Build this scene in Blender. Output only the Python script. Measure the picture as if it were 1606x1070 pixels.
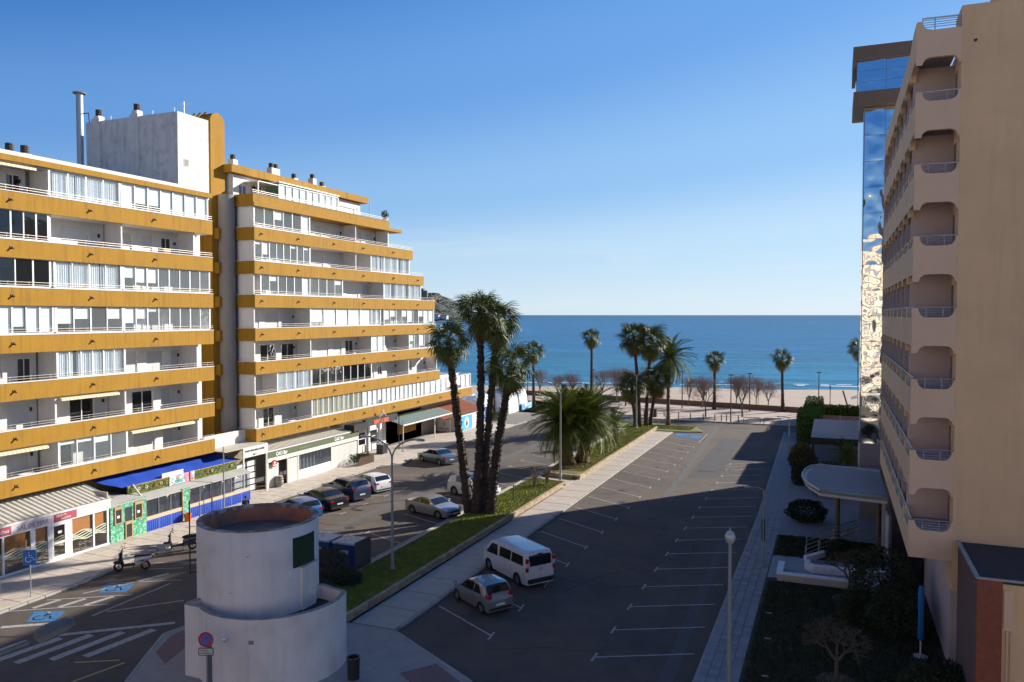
import bpy, bmesh, math, random
from mathutils import Vector, Matrix, noise
from mathutils.geometry import tessellate_polygon
random.seed(7)
R = math.radians
C = bpy.context.scene.collection
scn = bpy.context.scene
for o in list(bpy.data.objects): bpy.data.objects.remove(o)
# ------------------------------------------------------------------ camera
cam = bpy.data.objects.new('camera', bpy.data.cameras.new('camera')); C.objects.link(cam)
cam.location = (0, 0, 15)
cam.rotation_euler = (R(90 - 1.894), 0, R(22.238))
cam.data.sensor_width = 36; cam.data.lens = 1240 / 1606 * 36
cam.data.clip_end = 60000; cam.data.clip_start = 0.1
scn.camera = cam
# ------------------------------------------------------------------ light
SUN_EL, SUN_AZ = 23.5, 38.5       # azimuth from +Y towards +X
w = bpy.data.worlds.new('World'); scn.world = w; w.use_nodes = True
nt = w.node_tree; nt.nodes.clear()
wo = nt.nodes.new('ShaderNodeOutputWorld'); bg = nt.nodes.new('ShaderNodeBackground')
sky = nt.nodes.new('ShaderNodeTexSky'); sky.sky_type = 'NISHITA'; sky.sun_disc = False
sky.sun_elevation = R(SUN_EL); sky.sun_rotation = R(SUN_AZ)
sky.air_density = 1.0; sky.dust_density = 0.15; sky.ozone_density = 2.2; sky.altitude = 0
hs = nt.nodes.new('ShaderNodeHueSaturation'); hs.inputs['Saturation'].default_value = 1.12
# thin high cloud wisps low over the sea
tc = nt.nodes.new('ShaderNodeTexCoord'); sx = nt.nodes.new('ShaderNodeSeparateXYZ')
mp = nt.nodes.new('ShaderNodeMapping'); mp.inputs['Scale'].default_value = (2.2, 2.2, 26)
cn = nt.nodes.new('ShaderNodeTexNoise'); cn.inputs['Scale'].default_value = 2.3; cn.inputs['Detail'].default_value = 7
cr = nt.nodes.new('ShaderNodeMapRange'); cr.inputs[1].default_value = .52; cr.inputs[2].default_value = .74
ch = nt.nodes.new('ShaderNodeMapRange'); ch.inputs[1].default_value = .11; ch.inputs[2].default_value = .02
mm = nt.nodes.new('ShaderNodeMath'); mm.operation = 'MULTIPLY'
m2 = nt.nodes.new('ShaderNodeMath'); m2.operation = 'MULTIPLY'; m2.inputs[1].default_value = .6
mx = nt.nodes.new('ShaderNodeMixRGB'); mx.inputs[2].default_value = (10.5, 11, 11.5, 1)
L = nt.links.new
# elevation gradient: pale haze at the horizon to deep blue overhead, brighter towards the sun
nrm = nt.nodes.new('ShaderNodeVectorMath'); nrm.operation = 'NORMALIZE'; L(tc.outputs['Generated'], nrm.inputs[0])
L(nrm.outputs[0], mp.inputs[0]); L(mp.outputs[0], cn.inputs['Vector']); L(cn.outputs[0], cr.inputs[0]); L(nrm.outputs[0], sx.inputs[0])
rmp = nt.nodes.new('ShaderNodeValToRGB'); ce = rmp.color_ramp; ce.interpolation = 'EASE'
while len(ce.elements) > 1: ce.elements.remove(ce.elements[-1])
GRAD = [(0.0, (.66, .81, .93)), (.05, (.52, .73, .94)), (.11, (.30, .55, .90)), (.21, (.155, .38, .82)), (.37, (.05, .215, .64)), (.7, (.03, .12, .38)), (1.0, (.025, .09, .30))]
ce.elements[0].position = 0; ce.elements[0].color = (*GRAD[0][1], 1)
for q_, c_ in GRAD[1:]: e_ = ce.elements.new(q_); e_.color = (*c_, 1)
L(sx.outputs[2], ch.inputs[0]); L(cr.outputs[0], mm.inputs[0]); L(ch.outputs[0], mm.inputs[1])
dt = nt.nodes.new('ShaderNodeVectorMath'); dt.operation = 'DOT_PRODUCT'; L(nrm.outputs[0], dt.inputs[0]); dt.inputs[1].default_value = (math.sin(R(SUN_AZ)), math.cos(R(SUN_AZ)), 0)
ke = nt.nodes.new('ShaderNodeMath'); ke.operation = 'MULTIPLY_ADD'; ke.inputs[1].default_value = -.58; ke.inputs[2].default_value = 1; L(dt.outputs['Value'], ke.inputs[0])
kf = nt.nodes.new('ShaderNodeMath'); kf.operation = 'MULTIPLY'; L(sx.outputs[2], kf.inputs[0]); L(ke.outputs[0], kf.inputs[1]); L(kf.outputs[0], rmp.inputs[0])
gl = nt.nodes.new('ShaderNodeMapRange'); gl.inputs[1].default_value = -1; gl.inputs[2].default_value = 1; gl.inputs[3].default_value = .68 / .174; gl.inputs[4].default_value = 1.08 / .174; L(dt.outputs['Value'], gl.inputs[0])
sc_m = nt.nodes.new('ShaderNodeVectorMath'); sc_m.operation = 'SCALE'; L(rmp.outputs[0], sc_m.inputs[0]); L(gl.outputs[0], sc_m.inputs['Scale'])
mixg = nt.nodes.new('ShaderNodeMixRGB'); mixg.inputs[0].default_value = .95; L(sky.outputs[0], hs.inputs['Color']); L(hs.outputs[0], mixg.inputs[1]); L(sc_m.outputs[0], mixg.inputs[2])
mx.inputs[2].default_value = (4.6, 5.0, 5.3, 1)
L(mm.outputs[0], m2.inputs[0]); L(m2.outputs[0], mx.inputs[0]); L(mixg.outputs[0], mx.inputs[1]); L(mx.outputs[0], bg.inputs[0]); L(bg.outputs[0], wo.inputs[0])
bg.inputs[1].default_value = 0.10
sl = bpy.data.lights.new('sun', 'SUN'); sun = bpy.data.objects.new('sun', sl); C.objects.link(sun)
sl.energy = 5.0; sl.angle = R(.5); sl.color = (1, .93, .82)
sd = Vector((math.sin(R(SUN_AZ)) * math.cos(R(SUN_EL)), math.cos(R(SUN_AZ)) * math.cos(R(SUN_EL)), math.sin(R(SUN_EL))))
sun.rotation_euler = sd.to_track_quat('Z', 'Y').to_euler(); sun.location = (60, 60, 90)
scn.view_settings.view_transform = 'Standard'; scn.view_settings.look = 'None'
scn.view_settings.gamma = 1; scn.view_settings.use_curve_mapping = False
scn.view_settings.exposure = 0.8
scn.render.engine = 'CYCLES'
scn.cycles.max_bounces = 8; scn.cycles.transparent_max_bounces = 12
# ------------------------------------------------------------------ materials
MATS = {}
def mat(name, col, rough=.8, metal=0., var=.12, scale=3., bump=.0, bscale=40., spec=.5, rnd=0., streak=0., coat=0., alt=None, altscale=1., altw=(.45, .6), trans=0., detail=4):
    if name in MATS: return MATS[name]
    m = bpy.data.materials.new(name); m.use_nodes = True; n = m.node_tree.nodes; l = m.node_tree.links.new
    p = n['Principled BSDF']; p.inputs['Roughness'].default_value = rough; p.inputs['Metallic'].default_value = metal
    p.inputs['Specular IOR Level'].default_value = spec; p.inputs['Coat Weight'].default_value = coat
    if trans: p.inputs['Transmission Weight'].default_value = trans
    t = n.new('ShaderNodeTexCoord')
    no = n.new('ShaderNodeTexNoise'); no.inputs['Scale'].default_value = scale; no.inputs['Detail'].default_value = detail; no.inputs['Roughness'].default_value = .65
    l(t.outputs['Object'], no.inputs['Vector'])
    mr = n.new('ShaderNodeMapRange'); mr.inputs[1].default_value = .25; mr.inputs[2].default_value = .75
    mr.inputs[3].default_value = 1 - var; mr.inputs[4].default_value = 1 + var; l(no.outputs[0], mr.inputs[0])
    cur = mr.outputs[0]
    def mul(a, b):
        q = n.new('ShaderNodeMath'); q.operation = 'MULTIPLY'; l(a, q.inputs[0])
        if isinstance(b, float): q.inputs[1].default_value = b
        else: l(b, q.inputs[1])
        return q.outputs[0]
    if rnd:
        oi = n.new('ShaderNodeObjectInfo'); r2 = n.new('ShaderNodeMapRange'); r2.inputs[3].default_value = 1 - rnd; r2.inputs[4].default_value = 1 + rnd
        l(oi.outputs['Random'], r2.inputs[0]); cur = mul(cur, r2.outputs[0])
    if streak:
        mp = n.new('ShaderNodeMapping'); mp.inputs['Scale'].default_value = (1.6, 1.6, .12); l(t.outputs['Object'], mp.inputs[0])
        n2 = n.new('ShaderNodeTexNoise'); n2.inputs['Scale'].default_value = 2.4; n2.inputs['Detail'].default_value = 6; l(mp.outputs[0], n2.inputs['Vector'])
        r3 = n.new('ShaderNodeMapRange'); r3.inputs[1].default_value = .5; r3.inputs[2].default_value = .75; r3.inputs[3].default_value = 1; r3.inputs[4].default_value = 1 - streak
        l(n2.outputs[0], r3.inputs[0]); cur = mul(cur, r3.outputs[0])
    base = n.new('ShaderNodeMixRGB'); base.blend_type = 'MULTIPLY'; base.inputs[0].default_value = 1
    base.inputs[1].default_value = (*col, 1)
    if alt:
        n3 = n.new('ShaderNodeTexNoise'); n3.inputs['Scale'].default_value = altscale; n3.inputs['Detail'].default_value = 6; l(t.outputs['Object'], n3.inputs['Vector'])
        r4 = n.new('ShaderNodeMapRange'); r4.inputs[1].default_value = altw[0]; r4.inputs[2].default_value = altw[1]; l(n3.outputs[0], r4.inputs[0])
        am = n.new('ShaderNodeMixRGB'); am.inputs[1].default_value = (*col, 1); am.inputs[2].default_value = (*alt, 1); l(r4.outputs[0], am.inputs[0]); l(am.outputs[0], base.inputs[1])
    cb = n.new('ShaderNodeCombineXYZ'); [l(cur, cb.inputs[i]) for i in range(3)]
    l(cb.outputs[0], base.inputs[2]); l(base.outputs[0], p.inputs['Base Color'])
    if bump:
        nb = n.new('ShaderNodeTexNoise'); nb.inputs['Scale'].default_value = bscale; nb.inputs['Detail'].default_value = 3; l(t.outputs['Object'], nb.inputs['Vector'])
        b = n.new('ShaderNodeBump'); b.inputs['Strength'].default_value = bump; b.inputs['Distance'].default_value = .02; l(nb.outputs[0], b.inputs['Height']); l(b.outputs[0], p.inputs['Normal'])
    MATS[name] = m; return m
def glassmat(name, tint=(.8, .9, .92), gloss=.16, grough=.02, opac=.15, ocol=(.3, .35, .37)):
    m = bpy.data.materials.new(name); m.use_nodes = True; n = m.node_tree.nodes; l = m.node_tree.links.new; n.clear()
    o = n.new('ShaderNodeOutputMaterial'); tr = n.new('ShaderNodeBsdfTransparent'); tr.inputs[0].default_value = (*tint, 1)
    g = n.new('ShaderNodeBsdfGlossy'); g.inputs['Roughness'].default_value = grough
    d = n.new('ShaderNodeBsdfDiffuse'); d.inputs[0].default_value = (*ocol, 1)
    lw = n.new('ShaderNodeLayerWeight'); lw.inputs[0].default_value = .5; pw = n.new('ShaderNodeMath'); pw.operation = 'POWER'; pw.inputs[1].default_value = 5; l(lw.outputs['Facing'], pw.inputs[0])
    ad = n.new('ShaderNodeMath'); ad.operation = 'ADD'; ad.inputs[1].default_value = gloss; ad.use_clamp = True; l(pw.outputs[0], ad.inputs[0])
    m1 = n.new('ShaderNodeMixShader'); m1.inputs[0].default_value = opac; l(tr.outputs[0], m1.inputs[1]); l(d.outputs[0], m1.inputs[2])
    m2 = n.new('ShaderNodeMixShader'); l(ad.outputs[0], m2.inputs[0]); l(m1.outputs[0], m2.inputs[1]); l(g.outputs[0], m2.inputs[2]); l(m2.outputs[0], o.inputs[0])
    t = n.new('ShaderNodeTexCoord'); nb = n.new('ShaderNodeTexNoise'); nb.inputs['Scale'].default_value = 1.3; l(t.outputs['Object'], nb.inputs['Vector'])
    b = n.new('ShaderNodeBump'); b.inputs['Strength'].default_value = .12; b.inputs['Distance'].default_value = .05; l(nb.outputs[0], b.inputs['Height']); l(b.outputs[0], g.inputs['Normal'])
    MATS[name] = m; return m
def stripes(name, c1, c2, freq, axis=1, rough=.7):
    m = bpy.data.materials.new(name); m.use_nodes = True; n = m.node_tree.nodes; l = m.node_tree.links.new
    p = n['Principled BSDF']; p.inputs['Roughness'].default_value = rough
    t = n.new('ShaderNodeTexCoord'); s = n.new('ShaderNodeSeparateXYZ'); l(t.outputs['Object'], s.inputs[0])
    q = n.new('ShaderNodeMath'); q.operation = 'MULTIPLY'; q.inputs[1].default_value = freq; l(s.outputs[axis], q.inputs[0])
    f = n.new('ShaderNodeMath'); f.operation = 'FRACT'; l(q.outputs[0], f.inputs[0])
    g = n.new('ShaderNodeMath'); g.operation = 'GREATER_THAN'; g.inputs[1].default_value = .5; l(f.outputs[0], g.inputs[0])
    x = n.new('ShaderNodeMixRGB'); x.inputs[1].default_value = (*c1, 1); x.inputs[2].default_value = (*c2, 1); l(g.outputs[0], x.inputs[0]); l(x.outputs[0], p.inputs['Base Color'])
    MATS[name] = m; return m
YEL = mat('ochre_stucco', (.34, .172, .008), .85, var=.10, scale=.9, streak=.30, bump=.25, bscale=30)
WHT = mat('white_stucco', (.68, .66, .64), .85, var=.05, scale=1.5, streak=.06, bump=.15)
WEA = mat('weathered_white', (.66, .64, .62), .9, var=.12, scale=1.2, streak=.22, alt=(.52, .49, .47), altscale=1.4, altw=(.52, .72), bump=.3, detail=9)
CON = mat('concrete', (.42, .40, .37), .9, var=.12, scale=1.2, bump=.3, streak=.1)
ALU = mat('white_aluminium', (.8, .8, .8), .35, var=.02)
STEEL = mat('galvanised_steel', (.45, .46, .48), .45, .6, var=.08)
RAILM = mat('rail_metal', (.42, .37, .33), .4, .3, var=.05)
SHUT = mat('roller_shutter', (.60, .60, .60), .6, var=.03, rnd=.12)
BROWN = mat('brown_wood', (.10, .055, .03), .6, var=.2)
DARKM = mat('dark_metal', (.03, .03, .035), .45, .3, var=.1)
CHIM = mat('chimney_cowl', (.07, .06, .055), .6, .2, var=.2)
CURT = mat('curtain_fabric', (.72, .75, .78), .9, var=.06, scale=4)
BEIC = mat('cream_curtain', (.62, .58, .45), .9, var=.08, scale=4)
BLIND = mat('white_blind', (.84, .85, .84), .8, var=.02)
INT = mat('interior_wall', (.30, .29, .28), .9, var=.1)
GLS = glassmat('window_glass', (.93, .97, .98), .05, .02, .13, (.60, .68, .70))  # pale diffuse share stands in for dusty, sunlit haze on the panes
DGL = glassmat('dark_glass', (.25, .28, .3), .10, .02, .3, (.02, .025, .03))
CLR = glassmat('clear_plastic', (.6, .65, .72), .10, .10, .30, (.14, .16, .20))
GGL = glassmat('green_glass', (.5, .8, .65), .1, .02, .2, (.2, .45, .3))
HOT = mat('beige_stucco', (.78, .53, .305), .9, var=.08, scale=.5, streak=.07, bump=.3, bscale=25)
HOT2 = mat('pink_beige_stucco', (.77, .54, .37), .9, var=.06, scale=.8, bump=.3, bscale=25)
HIN = mat('lilac_interior', (.58, .46, .43), .9, var=.06)
WOOD = mat('light_wood', (.45, .28, .13), .7, var=.15)
# ------------------------------------------------------------------ mesh helpers
def wloc(o):
    v = Vector((0, 0, 0))
    while o is not None: v += o.location; o = o.parent
    return v
class MB:
    def __init__(s): s.v = []; s.f = []; s.m = []; s.cur = 0
    def add(s, vs, fs):
        b = len(s.v); s.v += [tuple(q) for q in vs]; s.f += [tuple(b + i for i in q) for q in fs]; s.m += [s.cur] * len(fs); return s
    def box(s, x0, x1, y0, y1, z0, z1):
        if x0 > x1: x0, x1 = x1, x0
        if y0 > y1: y0, y1 = y1, y0
        if z0 > z1: z0, z1 = z1, z0
        return s.add([(x0, y0, z0), (x1, y0, z0), (x1, y1, z0), (x0, y1, z0), (x0, y0, z1), (x1, y0, z1), (x1, y1, z1), (x0, y1, z1)],
              [(0, 3, 2, 1), (4, 5, 6, 7), (0, 1, 5, 4), (1, 2, 6, 5), (2, 3, 7, 6), (3, 0, 4, 7)])
    def quad(s, *p): return s.add(p, [tuple(range(len(p)))])
    def tube(s, pts, r, n=6, cap=True):
        rs = r if isinstance(r, (list, tuple)) else [r] * len(pts)
        pts = [Vector(p) for p in pts]; b = len(s.v); k = len(pts); up = None; vs = []
        for i, p in enumerate(pts):
            d = (pts[min(i + 1, k - 1)] - pts[max(i - 1, 0)]); d = d.normalized() if d.length > 1e-9 else Vector((0, 0, 1))
            if up is None: up = d.orthogonal().normalized()
            up = (up - d * up.dot(d)); up = up.normalized() if up.length > 1e-6 else d.orthogonal().normalized()
            q = d.cross(up)
            for j in range(n): a = 2 * math.pi * j / n; vs.append(p + (up * math.cos(a) + q * math.sin(a)) * rs[i])
        fs = [(i * n + j, i * n + (j + 1) % n, (i + 1) * n + (j + 1) % n, (i + 1) * n + j) for i in range(k - 1) for j in range(n)]
        if cap: fs += [tuple(range(n))[::-1], tuple((k - 1) * n + j for j in range(n))]
        return s.add(vs, fs)
    def lathe(s, prof, c=(0, 0, 0), n=20, a0=0, a1=2 * math.pi):
        full = abs(a1 - a0 - 2 * math.pi) < 1e-6; m = n if full else n + 1; vs = []
        for r, z in prof:
            for j in range(m): a = a0 + (a1 - a0) * j / n; vs.append((c[0] + r * math.cos(a), c[1] + r * math.sin(a), c[2] + z))
        fs = []
        for i in range(len(prof) - 1):
            for j in range(n): fs.append((i * m + j, i * m + (j + 1) % m, (i + 1) * m + (j + 1) % m, (i + 1) * m + j))
        return s.add(vs, fs)
    def prism(s, poly, z0, z1, holes=(), M=None):
        loops = [list(poly)] + [list(h) for h in holes]; flat = [p for lp in loops for p in lp]; n = len(flat)
        tris = tessellate_polygon([[Vector((p[0], p[1], 0)) for p in lp] for lp in loops])
        vs = [(p[0], p[1], z0) for p in flat] + [(p[0], p[1], z1) for p in flat]
        fs = [tuple(t) for t in tris] + [tuple(n + i for i in t) for t in tris]; b = 0
        for lp in loops:
            k = len(lp)
            for i in range(k): a, c = b + i, b + (i + 1) % k; fs.append((a, c, n + c, n + a))
            b += k
        if M is not None: vs = [M @ Vector(v) for v in vs]
        return s.add(vs, fs)
    def build(s, name, m, parent=None, smooth=False, bevel=0, kind=None, loc=None, fix=True):
        me = bpy.data.meshes.new(name); o = wloc(parent) if parent else Vector((0, 0, 0))
        if loc is not None: o = o + Vector(loc)
        me.from_pydata([(v[0] - o.x, v[1] - o.y, v[2] - o.z) for v in s.v], [], s.f)
        ms = m if isinstance(m, (list, tuple)) else [m]
        for q in ms: me.materials.append(q)
        if len(ms) > 1: me.polygons.foreach_set('material_index', s.m)
        if fix:
            b = bmesh.new(); b.from_mesh(me); bmesh.ops.recalc_face_normals(b, faces=b.faces)
            if bevel: bmesh.ops.bevel(b, geom=b.edges[:], offset=bevel, segments=1, affect='EDGES')
            b.to_mesh(me); b.free()
        if smooth: me.shade_smooth()
        ob = bpy.data.objects.new(name, me); C.objects.link(ob)
        if parent: ob.parent = parent
        if loc is not None: ob.location = loc
        if kind: ob['kind'] = kind
        return ob
def autosmooth(o, ang=40):
    me = o.data; b = bmesh.new(); b.from_mesh(me)
    for e in b.edges: e.smooth = not (len(e.link_faces) == 2 and e.calc_face_angle(0) > R(ang))
    for f in b.faces: f.smooth = True
    b.to_mesh(me); b.free(); return o
def thing(name, label, cat, loc=(0, 0, 0), rz=0, group=None):
    o = bpy.data.objects.new(name, None); C.objects.link(o); o.location = loc; o.rotation_euler = (0, 0, rz)
    o['label'] = label; o['category'] = cat; o.empty_display_size = .3
    if group: o['group'] = group
    return o
def tag(o, label, cat, group=None):
    o['label'] = label; o['category'] = cat
    if group: o['group'] = group
    return o
def dup(root, loc, rz=0, label=None, group=None, scale=None):
    def cp(o, par):
        c = o.copy(); C.objects.link(c); c.parent = par
        for ch in o.children: cp(ch, c)
        return c
    r = cp(root, None); r.location = loc; r.rotation_euler = (0, 0, rz)
    if scale: r.scale = scale if isinstance(scale, tuple) else (scale,) * 3
    if label: r['label'] = label
    if group: r['group'] = group
    return r
def inst(src, parent, loc, rot=(0, 0, 0), sc=1, name=None, me=None):
    o = bpy.data.objects.new(name or src.name.split('.')[0], me or src.data); C.objects.link(o); o.parent = parent; o.location = loc; o.rotation_euler = rot
    o.scale = sc if isinstance(sc, tuple) else (sc,) * 3; return o
def text(s, size, m, parent, org, dx, dz, name='lettering', ext=.01, align='LEFT', width=1.0, bold=0):
    cu = bpy.data.curves.new('t', 'FONT'); cu.body = s; cu.size = size; cu.extrude = ext; cu.align_x = align; cu.resolution_u = 2; cu.offset = bold
    to = bpy.data.objects.new('t', cu); C.objects.link(to); bpy.context.view_layer.update()
    me = bpy.data.meshes.new_from_object(to); bpy.data.objects.remove(to)
    dx = Vector(dx).normalized(); dz = Vector(dz).normalized(); dn = dx.cross(dz)
    o = wloc(parent) if parent else Vector()
    M = Matrix(((dx.x * width, dz.x, dn.x, org[0] - o.x), (dx.y * width, dz.y, dn.y, org[1] - o.y), (dx.z * width, dz.z, dn.z, org[2] - o.z), (0, 0, 0, 1)))
    me.transform(M); me.materials.clear(); me.materials.append(m); me.name = name
    ob = bpy.data.objects.new(name, me); C.objects.link(ob); ob.parent = parent; return ob
def rpoly(x0, x1, z0, z1, r, n=5):
    out = []
    for cx_, cz_, a in ((x1 - r, z1 - r, 0), (x0 + r, z1 - r, 90), (x0 + r, z0 + r, 180), (x1 - r, z0 + r, 270)):
        for i in range(n + 1): t = R(a + 90 * i / n); out.append((cx_ + r * math.cos(t), cz_ + r * math.sin(t)))
    return out
MXZ = lambda y: Matrix(((1, 0, 0, 0), (0, 0, 1, y), (0, 1, 0, 0), (0, 0, 0, 1)))    # (a,b,c)->(a, y+c, b)
MYZ = lambda x: Matrix(((0, 0, 1, x), (1, 0, 0, 0), (0, 1, 0, 0), (0, 0, 0, 1)))    # (a,b,c)->(x+c, a, b)
# ================================================================== GROUND
ASP = mat('asphalt', (.112, .085, .066), .92, var=.24, scale=.9, alt=(.078, .066, .058), altscale=.16, altw=(.46, .62), bump=.5, bscale=60, detail=8)
ASP2 = mat('asphalt_repair', (.105, .10, .097), .92, var=.12, scale=1.5, bump=.5, bscale=60)
PAINT = mat('road_paint', (.36, .35, .33), .7, var=.45, scale=5, detail=8)
BLUEP = mat('blue_paint', (.04, .16, .34), .7, var=.25, scale=4)
PAVE = mat('pavement_stone', (.50, .43, .355), .9, var=.14, scale=1.3, rnd=.07, bump=.3, detail=8)
PATH = mat('path_concrete', (.44, .38, .32), .9, var=.12, scale=1.1, rnd=.06, bump=.3, detail=8)
TILE = mat('paving_tile', (.27, .275, .28), .85, var=.12, scale=3, rnd=.16, bump=.3)
KERB = mat('kerb_stone', (.36, .345, .31), .9, var=.15, scale=2, rnd=.12, bump=.3)
PROM = mat('promenade_paving', (.47, .375, .30), .9, var=.14, scale=.6, bump=.2, detail=8)
REDP = mat('red_tactile_paving', (.22, .13, .115), .9, var=.15, scale=5)
SAND = mat('sand', (.44, .35, .27), .95, var=.10, scale=.25, bump=.6, bscale=2, detail=10)
def ground(name, poly, z, m, depth=.2):
    o = MB().prism(poly, z - depth, z).build(name, m, kind='structure'); return o
g0 = MB().quad((-500, -250, -.08), (500, -250, -.08), (500, 131, -.08), (-500, 131, -.08)).build('ground', mat('bare_ground', (.2, .18, .15), .95, var=.2, scale=.2), kind='structure')
# asphalt sheets: one polygon for road + car park + cross road
ground('road', [(-60, -60), (30, -60), (30, 28), (-5.2, 28), (-5.2, 62), (-5.9, 112.4), (-38.5, 112.4), (-39.8, 103), (-40.6, 73), (-39.9, 69), (-41.4, 66), (-41.4, 50), (-40.4, 44), (-39.3, 38), (-38.6, 31), (-38.4, 10), (-60, 8)], 0, ASP, .06)
rs = random.Random(3)
# repaired strips and patches
for p in ([(-13.0, 64.7), (-12.5, 64.7), (-14.1, 108), (-14.7, 108)], [(-6.5, 29), (-5.9, 29), (-6.5, 60), (-7.0, 60)], [(-33, 40), (-32.2, 40), (-31.2, 96), (-32.0, 96)]):
    ground('asphalt_patch', p, .004, ASP2, .003)
ground('asphalt_patch', [(-12.5, 73), (-9.9, 74), (-10.1, 98), (-12.6, 97)], .003, mat('asphalt_dark_patch', (.065, .062, .064), .93, var=.12, scale=.6, bump=.4), .002)
# pavements
leftpave = ground('pavement', [(-60, 10), (-38.5, 10), (-38.75, 31), (-39.45, 38), (-40.55, 44), (-41.55, 50), (-41.55, 66.2), (-40.05, 69), (-40.75, 73), (-39.95, 103), (-38.6, 112.6), (-38.6, 128), (-60, 128), (-60, 10)][:-1], .10, mat('pavement_bed', (.22, .20, .17), .9, var=.1), .1)
def strip_kerb(name, pts, w_, h, L0=1.0, m=KERB):
    """kerb stones laid end to end along a polyline, shared unit meshes"""
    root = None; src = None; out = []
    for a, b in zip(pts[:-1], pts[1:]):
        a = Vector(a); b = Vector(b); d = b - a; n = max(1, round(d.length / L0)); ln = d.length / n; ang = math.atan2(d.y, d.x)
        for i in range(n):
            c = a + d * ((i + .5) / n); out.append((c, ang, ln))
    return out
kerb_unit = MB().box(-.485, .485, -.075, .075, 0, .13); kerb_me = kerb_unit.build('kerb_stone', KERB, bevel=.012)
kerb_src = kerb_me.data; bpy.data.objects.remove(kerb_me)
def lay_kerb(parent, pts, limit=300, L0=1.0, z=0., name='kerb_stone'):
    for c, ang, ln in strip_kerb('k', pts, .15, .13, L0)[:limit]:
        o = bpy.data.objects.new(name, kerb_src); C.objects.link(o); o.parent = parent; o.location = (c.x, c.y, z); o.rotation_euler = (0, 0, ang); o.scale = (ln, 1, 1)
lay_kerb(leftpave, [(-38.45, 20), (-38.7, 31), (-39.4, 38), (-40.5, 44), (-41.48, 50), (-41.48, 66.2), (-39.97, 69), (-40.67, 73), (-39.87, 103)])
slab_m = MB().box(-.72, .72, -.60, .60, -.02, .035); so = slab_m.build('paving_slab', PAVE, bevel=.01); slab_me = so.data; bpy.data.objects.remove(so)
def kx(y):
    P_ = [(20, -38.6), (31, -38.85), (38, -39.55), (44, -40.65), (50, -41.65), (66.2, -41.65), (69, -40.2), (73, -40.85), (103, -40.05)]
    for (a, b), (c, d) in zip(P_[:-1], P_[1:]):
        if a <= y <= c: return b + (d - b) * (y - a) / (c - a)
    return -40
for i in range(62):
    y = 23.5 + i * 1.23; x = kx(y) - .76
    while x > -46.5:
        if not (y > 66 and x < -46):
            o = bpy.data.objects.new('paving_slab', slab_me); C.objects.link(o); o.parent = leftpave; o.location = (x, y, .10 + rs.uniform(-.003, .003)); o.rotation_euler = (rs.uniform(-.003, .003), rs.uniform(-.003, .003), 0)
        x -= 1.47
# right pavement with small tiles
rp = ground('pavement', [(-5.2, 26), (-3.4, 26), (-3.5, 62), (-4.3, 106), (-5.9, 106), (-5.2, 62)], .10, mat('pavement_bed', (.2, .2, .2)), .1)
tu = MB().box(-.2, .2, -.2, .2, -.01, .03).build('paving_tile', TILE, bevel=.006); tile_me = tu.data; bpy.data.objects.remove(tu)
cnt = 0; far = MB()
for i in range(180):
    y = 29.5 + i * .42
    if y > 105: break
    for j in range(4):
        x0 = -5.2 - max(0, (y - 62)) * .016; x = x0 + .26 + j * .42 + .02
        if cnt < 296:
            o = bpy.data.objects.new('paving_tile', tile_me); C.objects.link(o); o.parent = rp; o.location = (x, y + (j % 2) * .0, .10 + rs.uniform(-.003, .004)); o.rotation_euler = (rs.uniform(-.01, .01), rs.uniform(-.01, .01), 0); cnt += 1
        else: far.box(x - .2, x + .2, y - .2, y + .2, .09, .13 + rs.uniform(-.003, .003))
t_ = far.build('paving_tile', TILE, rp, kind='stuff')
lay_kerb(rp, [(-5.12, 28), (-5.12, 62), (-5.82, 106)])
# left foot path along the car park
lp = ground('foot_path', [(-19.0, 32), (-19.0, 100.6), (-21.5, 100.6), (-21.55, 32)], .10, mat('path_bed', (.2, .19, .17)), .1)
pu = MB().box(-1.16, 1.16, -1.18, 1.18, -.02, .03).build('path_slab', PATH, bevel=.01); pm = pu.data; bpy.data.objects.remove(pu)
for i in range(28):
    o = bpy.data.objects.new('path_slab', pm); C.objects.link(o); o.parent = lp; o.location = (-20.33, 33.3 + i * 2.42, .1)
lay_kerb(lp, [(-19.07, 32.5), (-19.07, 100.5)])
# island round the tower and the corner of the car park
isl = ground('tower_pavement', [(-19.0, 32), (-17.4, 31.1), (-15.4, 29.9), (-13.7, 28.8), (-11, 26), (-9.5, 20), (-9.5, 8), (-25.2, 8), (-25.8, 18), (-26.5, 23.3), (-27.7, 25.4), (-28.9, 27.6), (-28.4, 30), (-26.4, 32.2), (-25.9, 38.2), (-25.1, 38.2), (-25.1, 32)], .11, mat('island_paving', (.33, .30, .27), .9, var=.15, scale=1.2, bump=.3, detail=8), .11)
lay_kerb(isl, [(-19.0, 31.95), (-17.4, 31.0), (-15.4, 29.8), (-13.65, 28.75), (-10.95, 25.95), (-9.45, 20)])
lay_kerb(isl, [(-25.75, 18), (-26.45, 23.3), (-27.65, 25.4), (-28.85, 27.6), (-28.35, 30), (-26.4, 32.1)])
ground('tactile_paving', [(-28.4, 27.6), (-27.6, 25.9), (-26.3, 25.2), (-26.9, 27.3), (-27.6, 28.9), (-28.2, 29.2)], .115, REDP, .004)
ground('tactile_paving', [(-15.6, 29.6), (-13.8, 28.4), (-13.4, 26.6), (-14.5, 26.8), (-16.6, 28.2)], .115, REDP, .004)
# strip between median lawn and road
st = ground('kerb_strip', [(-25.1, 38.2), (-25.1, 71.3), (-24.9, 102), (-25.9, 102), (-25.9, 38.2)], .10, PATH, .1)
lay_kerb(st, [(-25.95, 38.2), (-25.95, 102)])
ground('foot_path', [(-25.1, 64.5), (-21.6, 64.5), (-21.6, 68.0), (-25.1, 68.0)], .12, PATH, .1)
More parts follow.
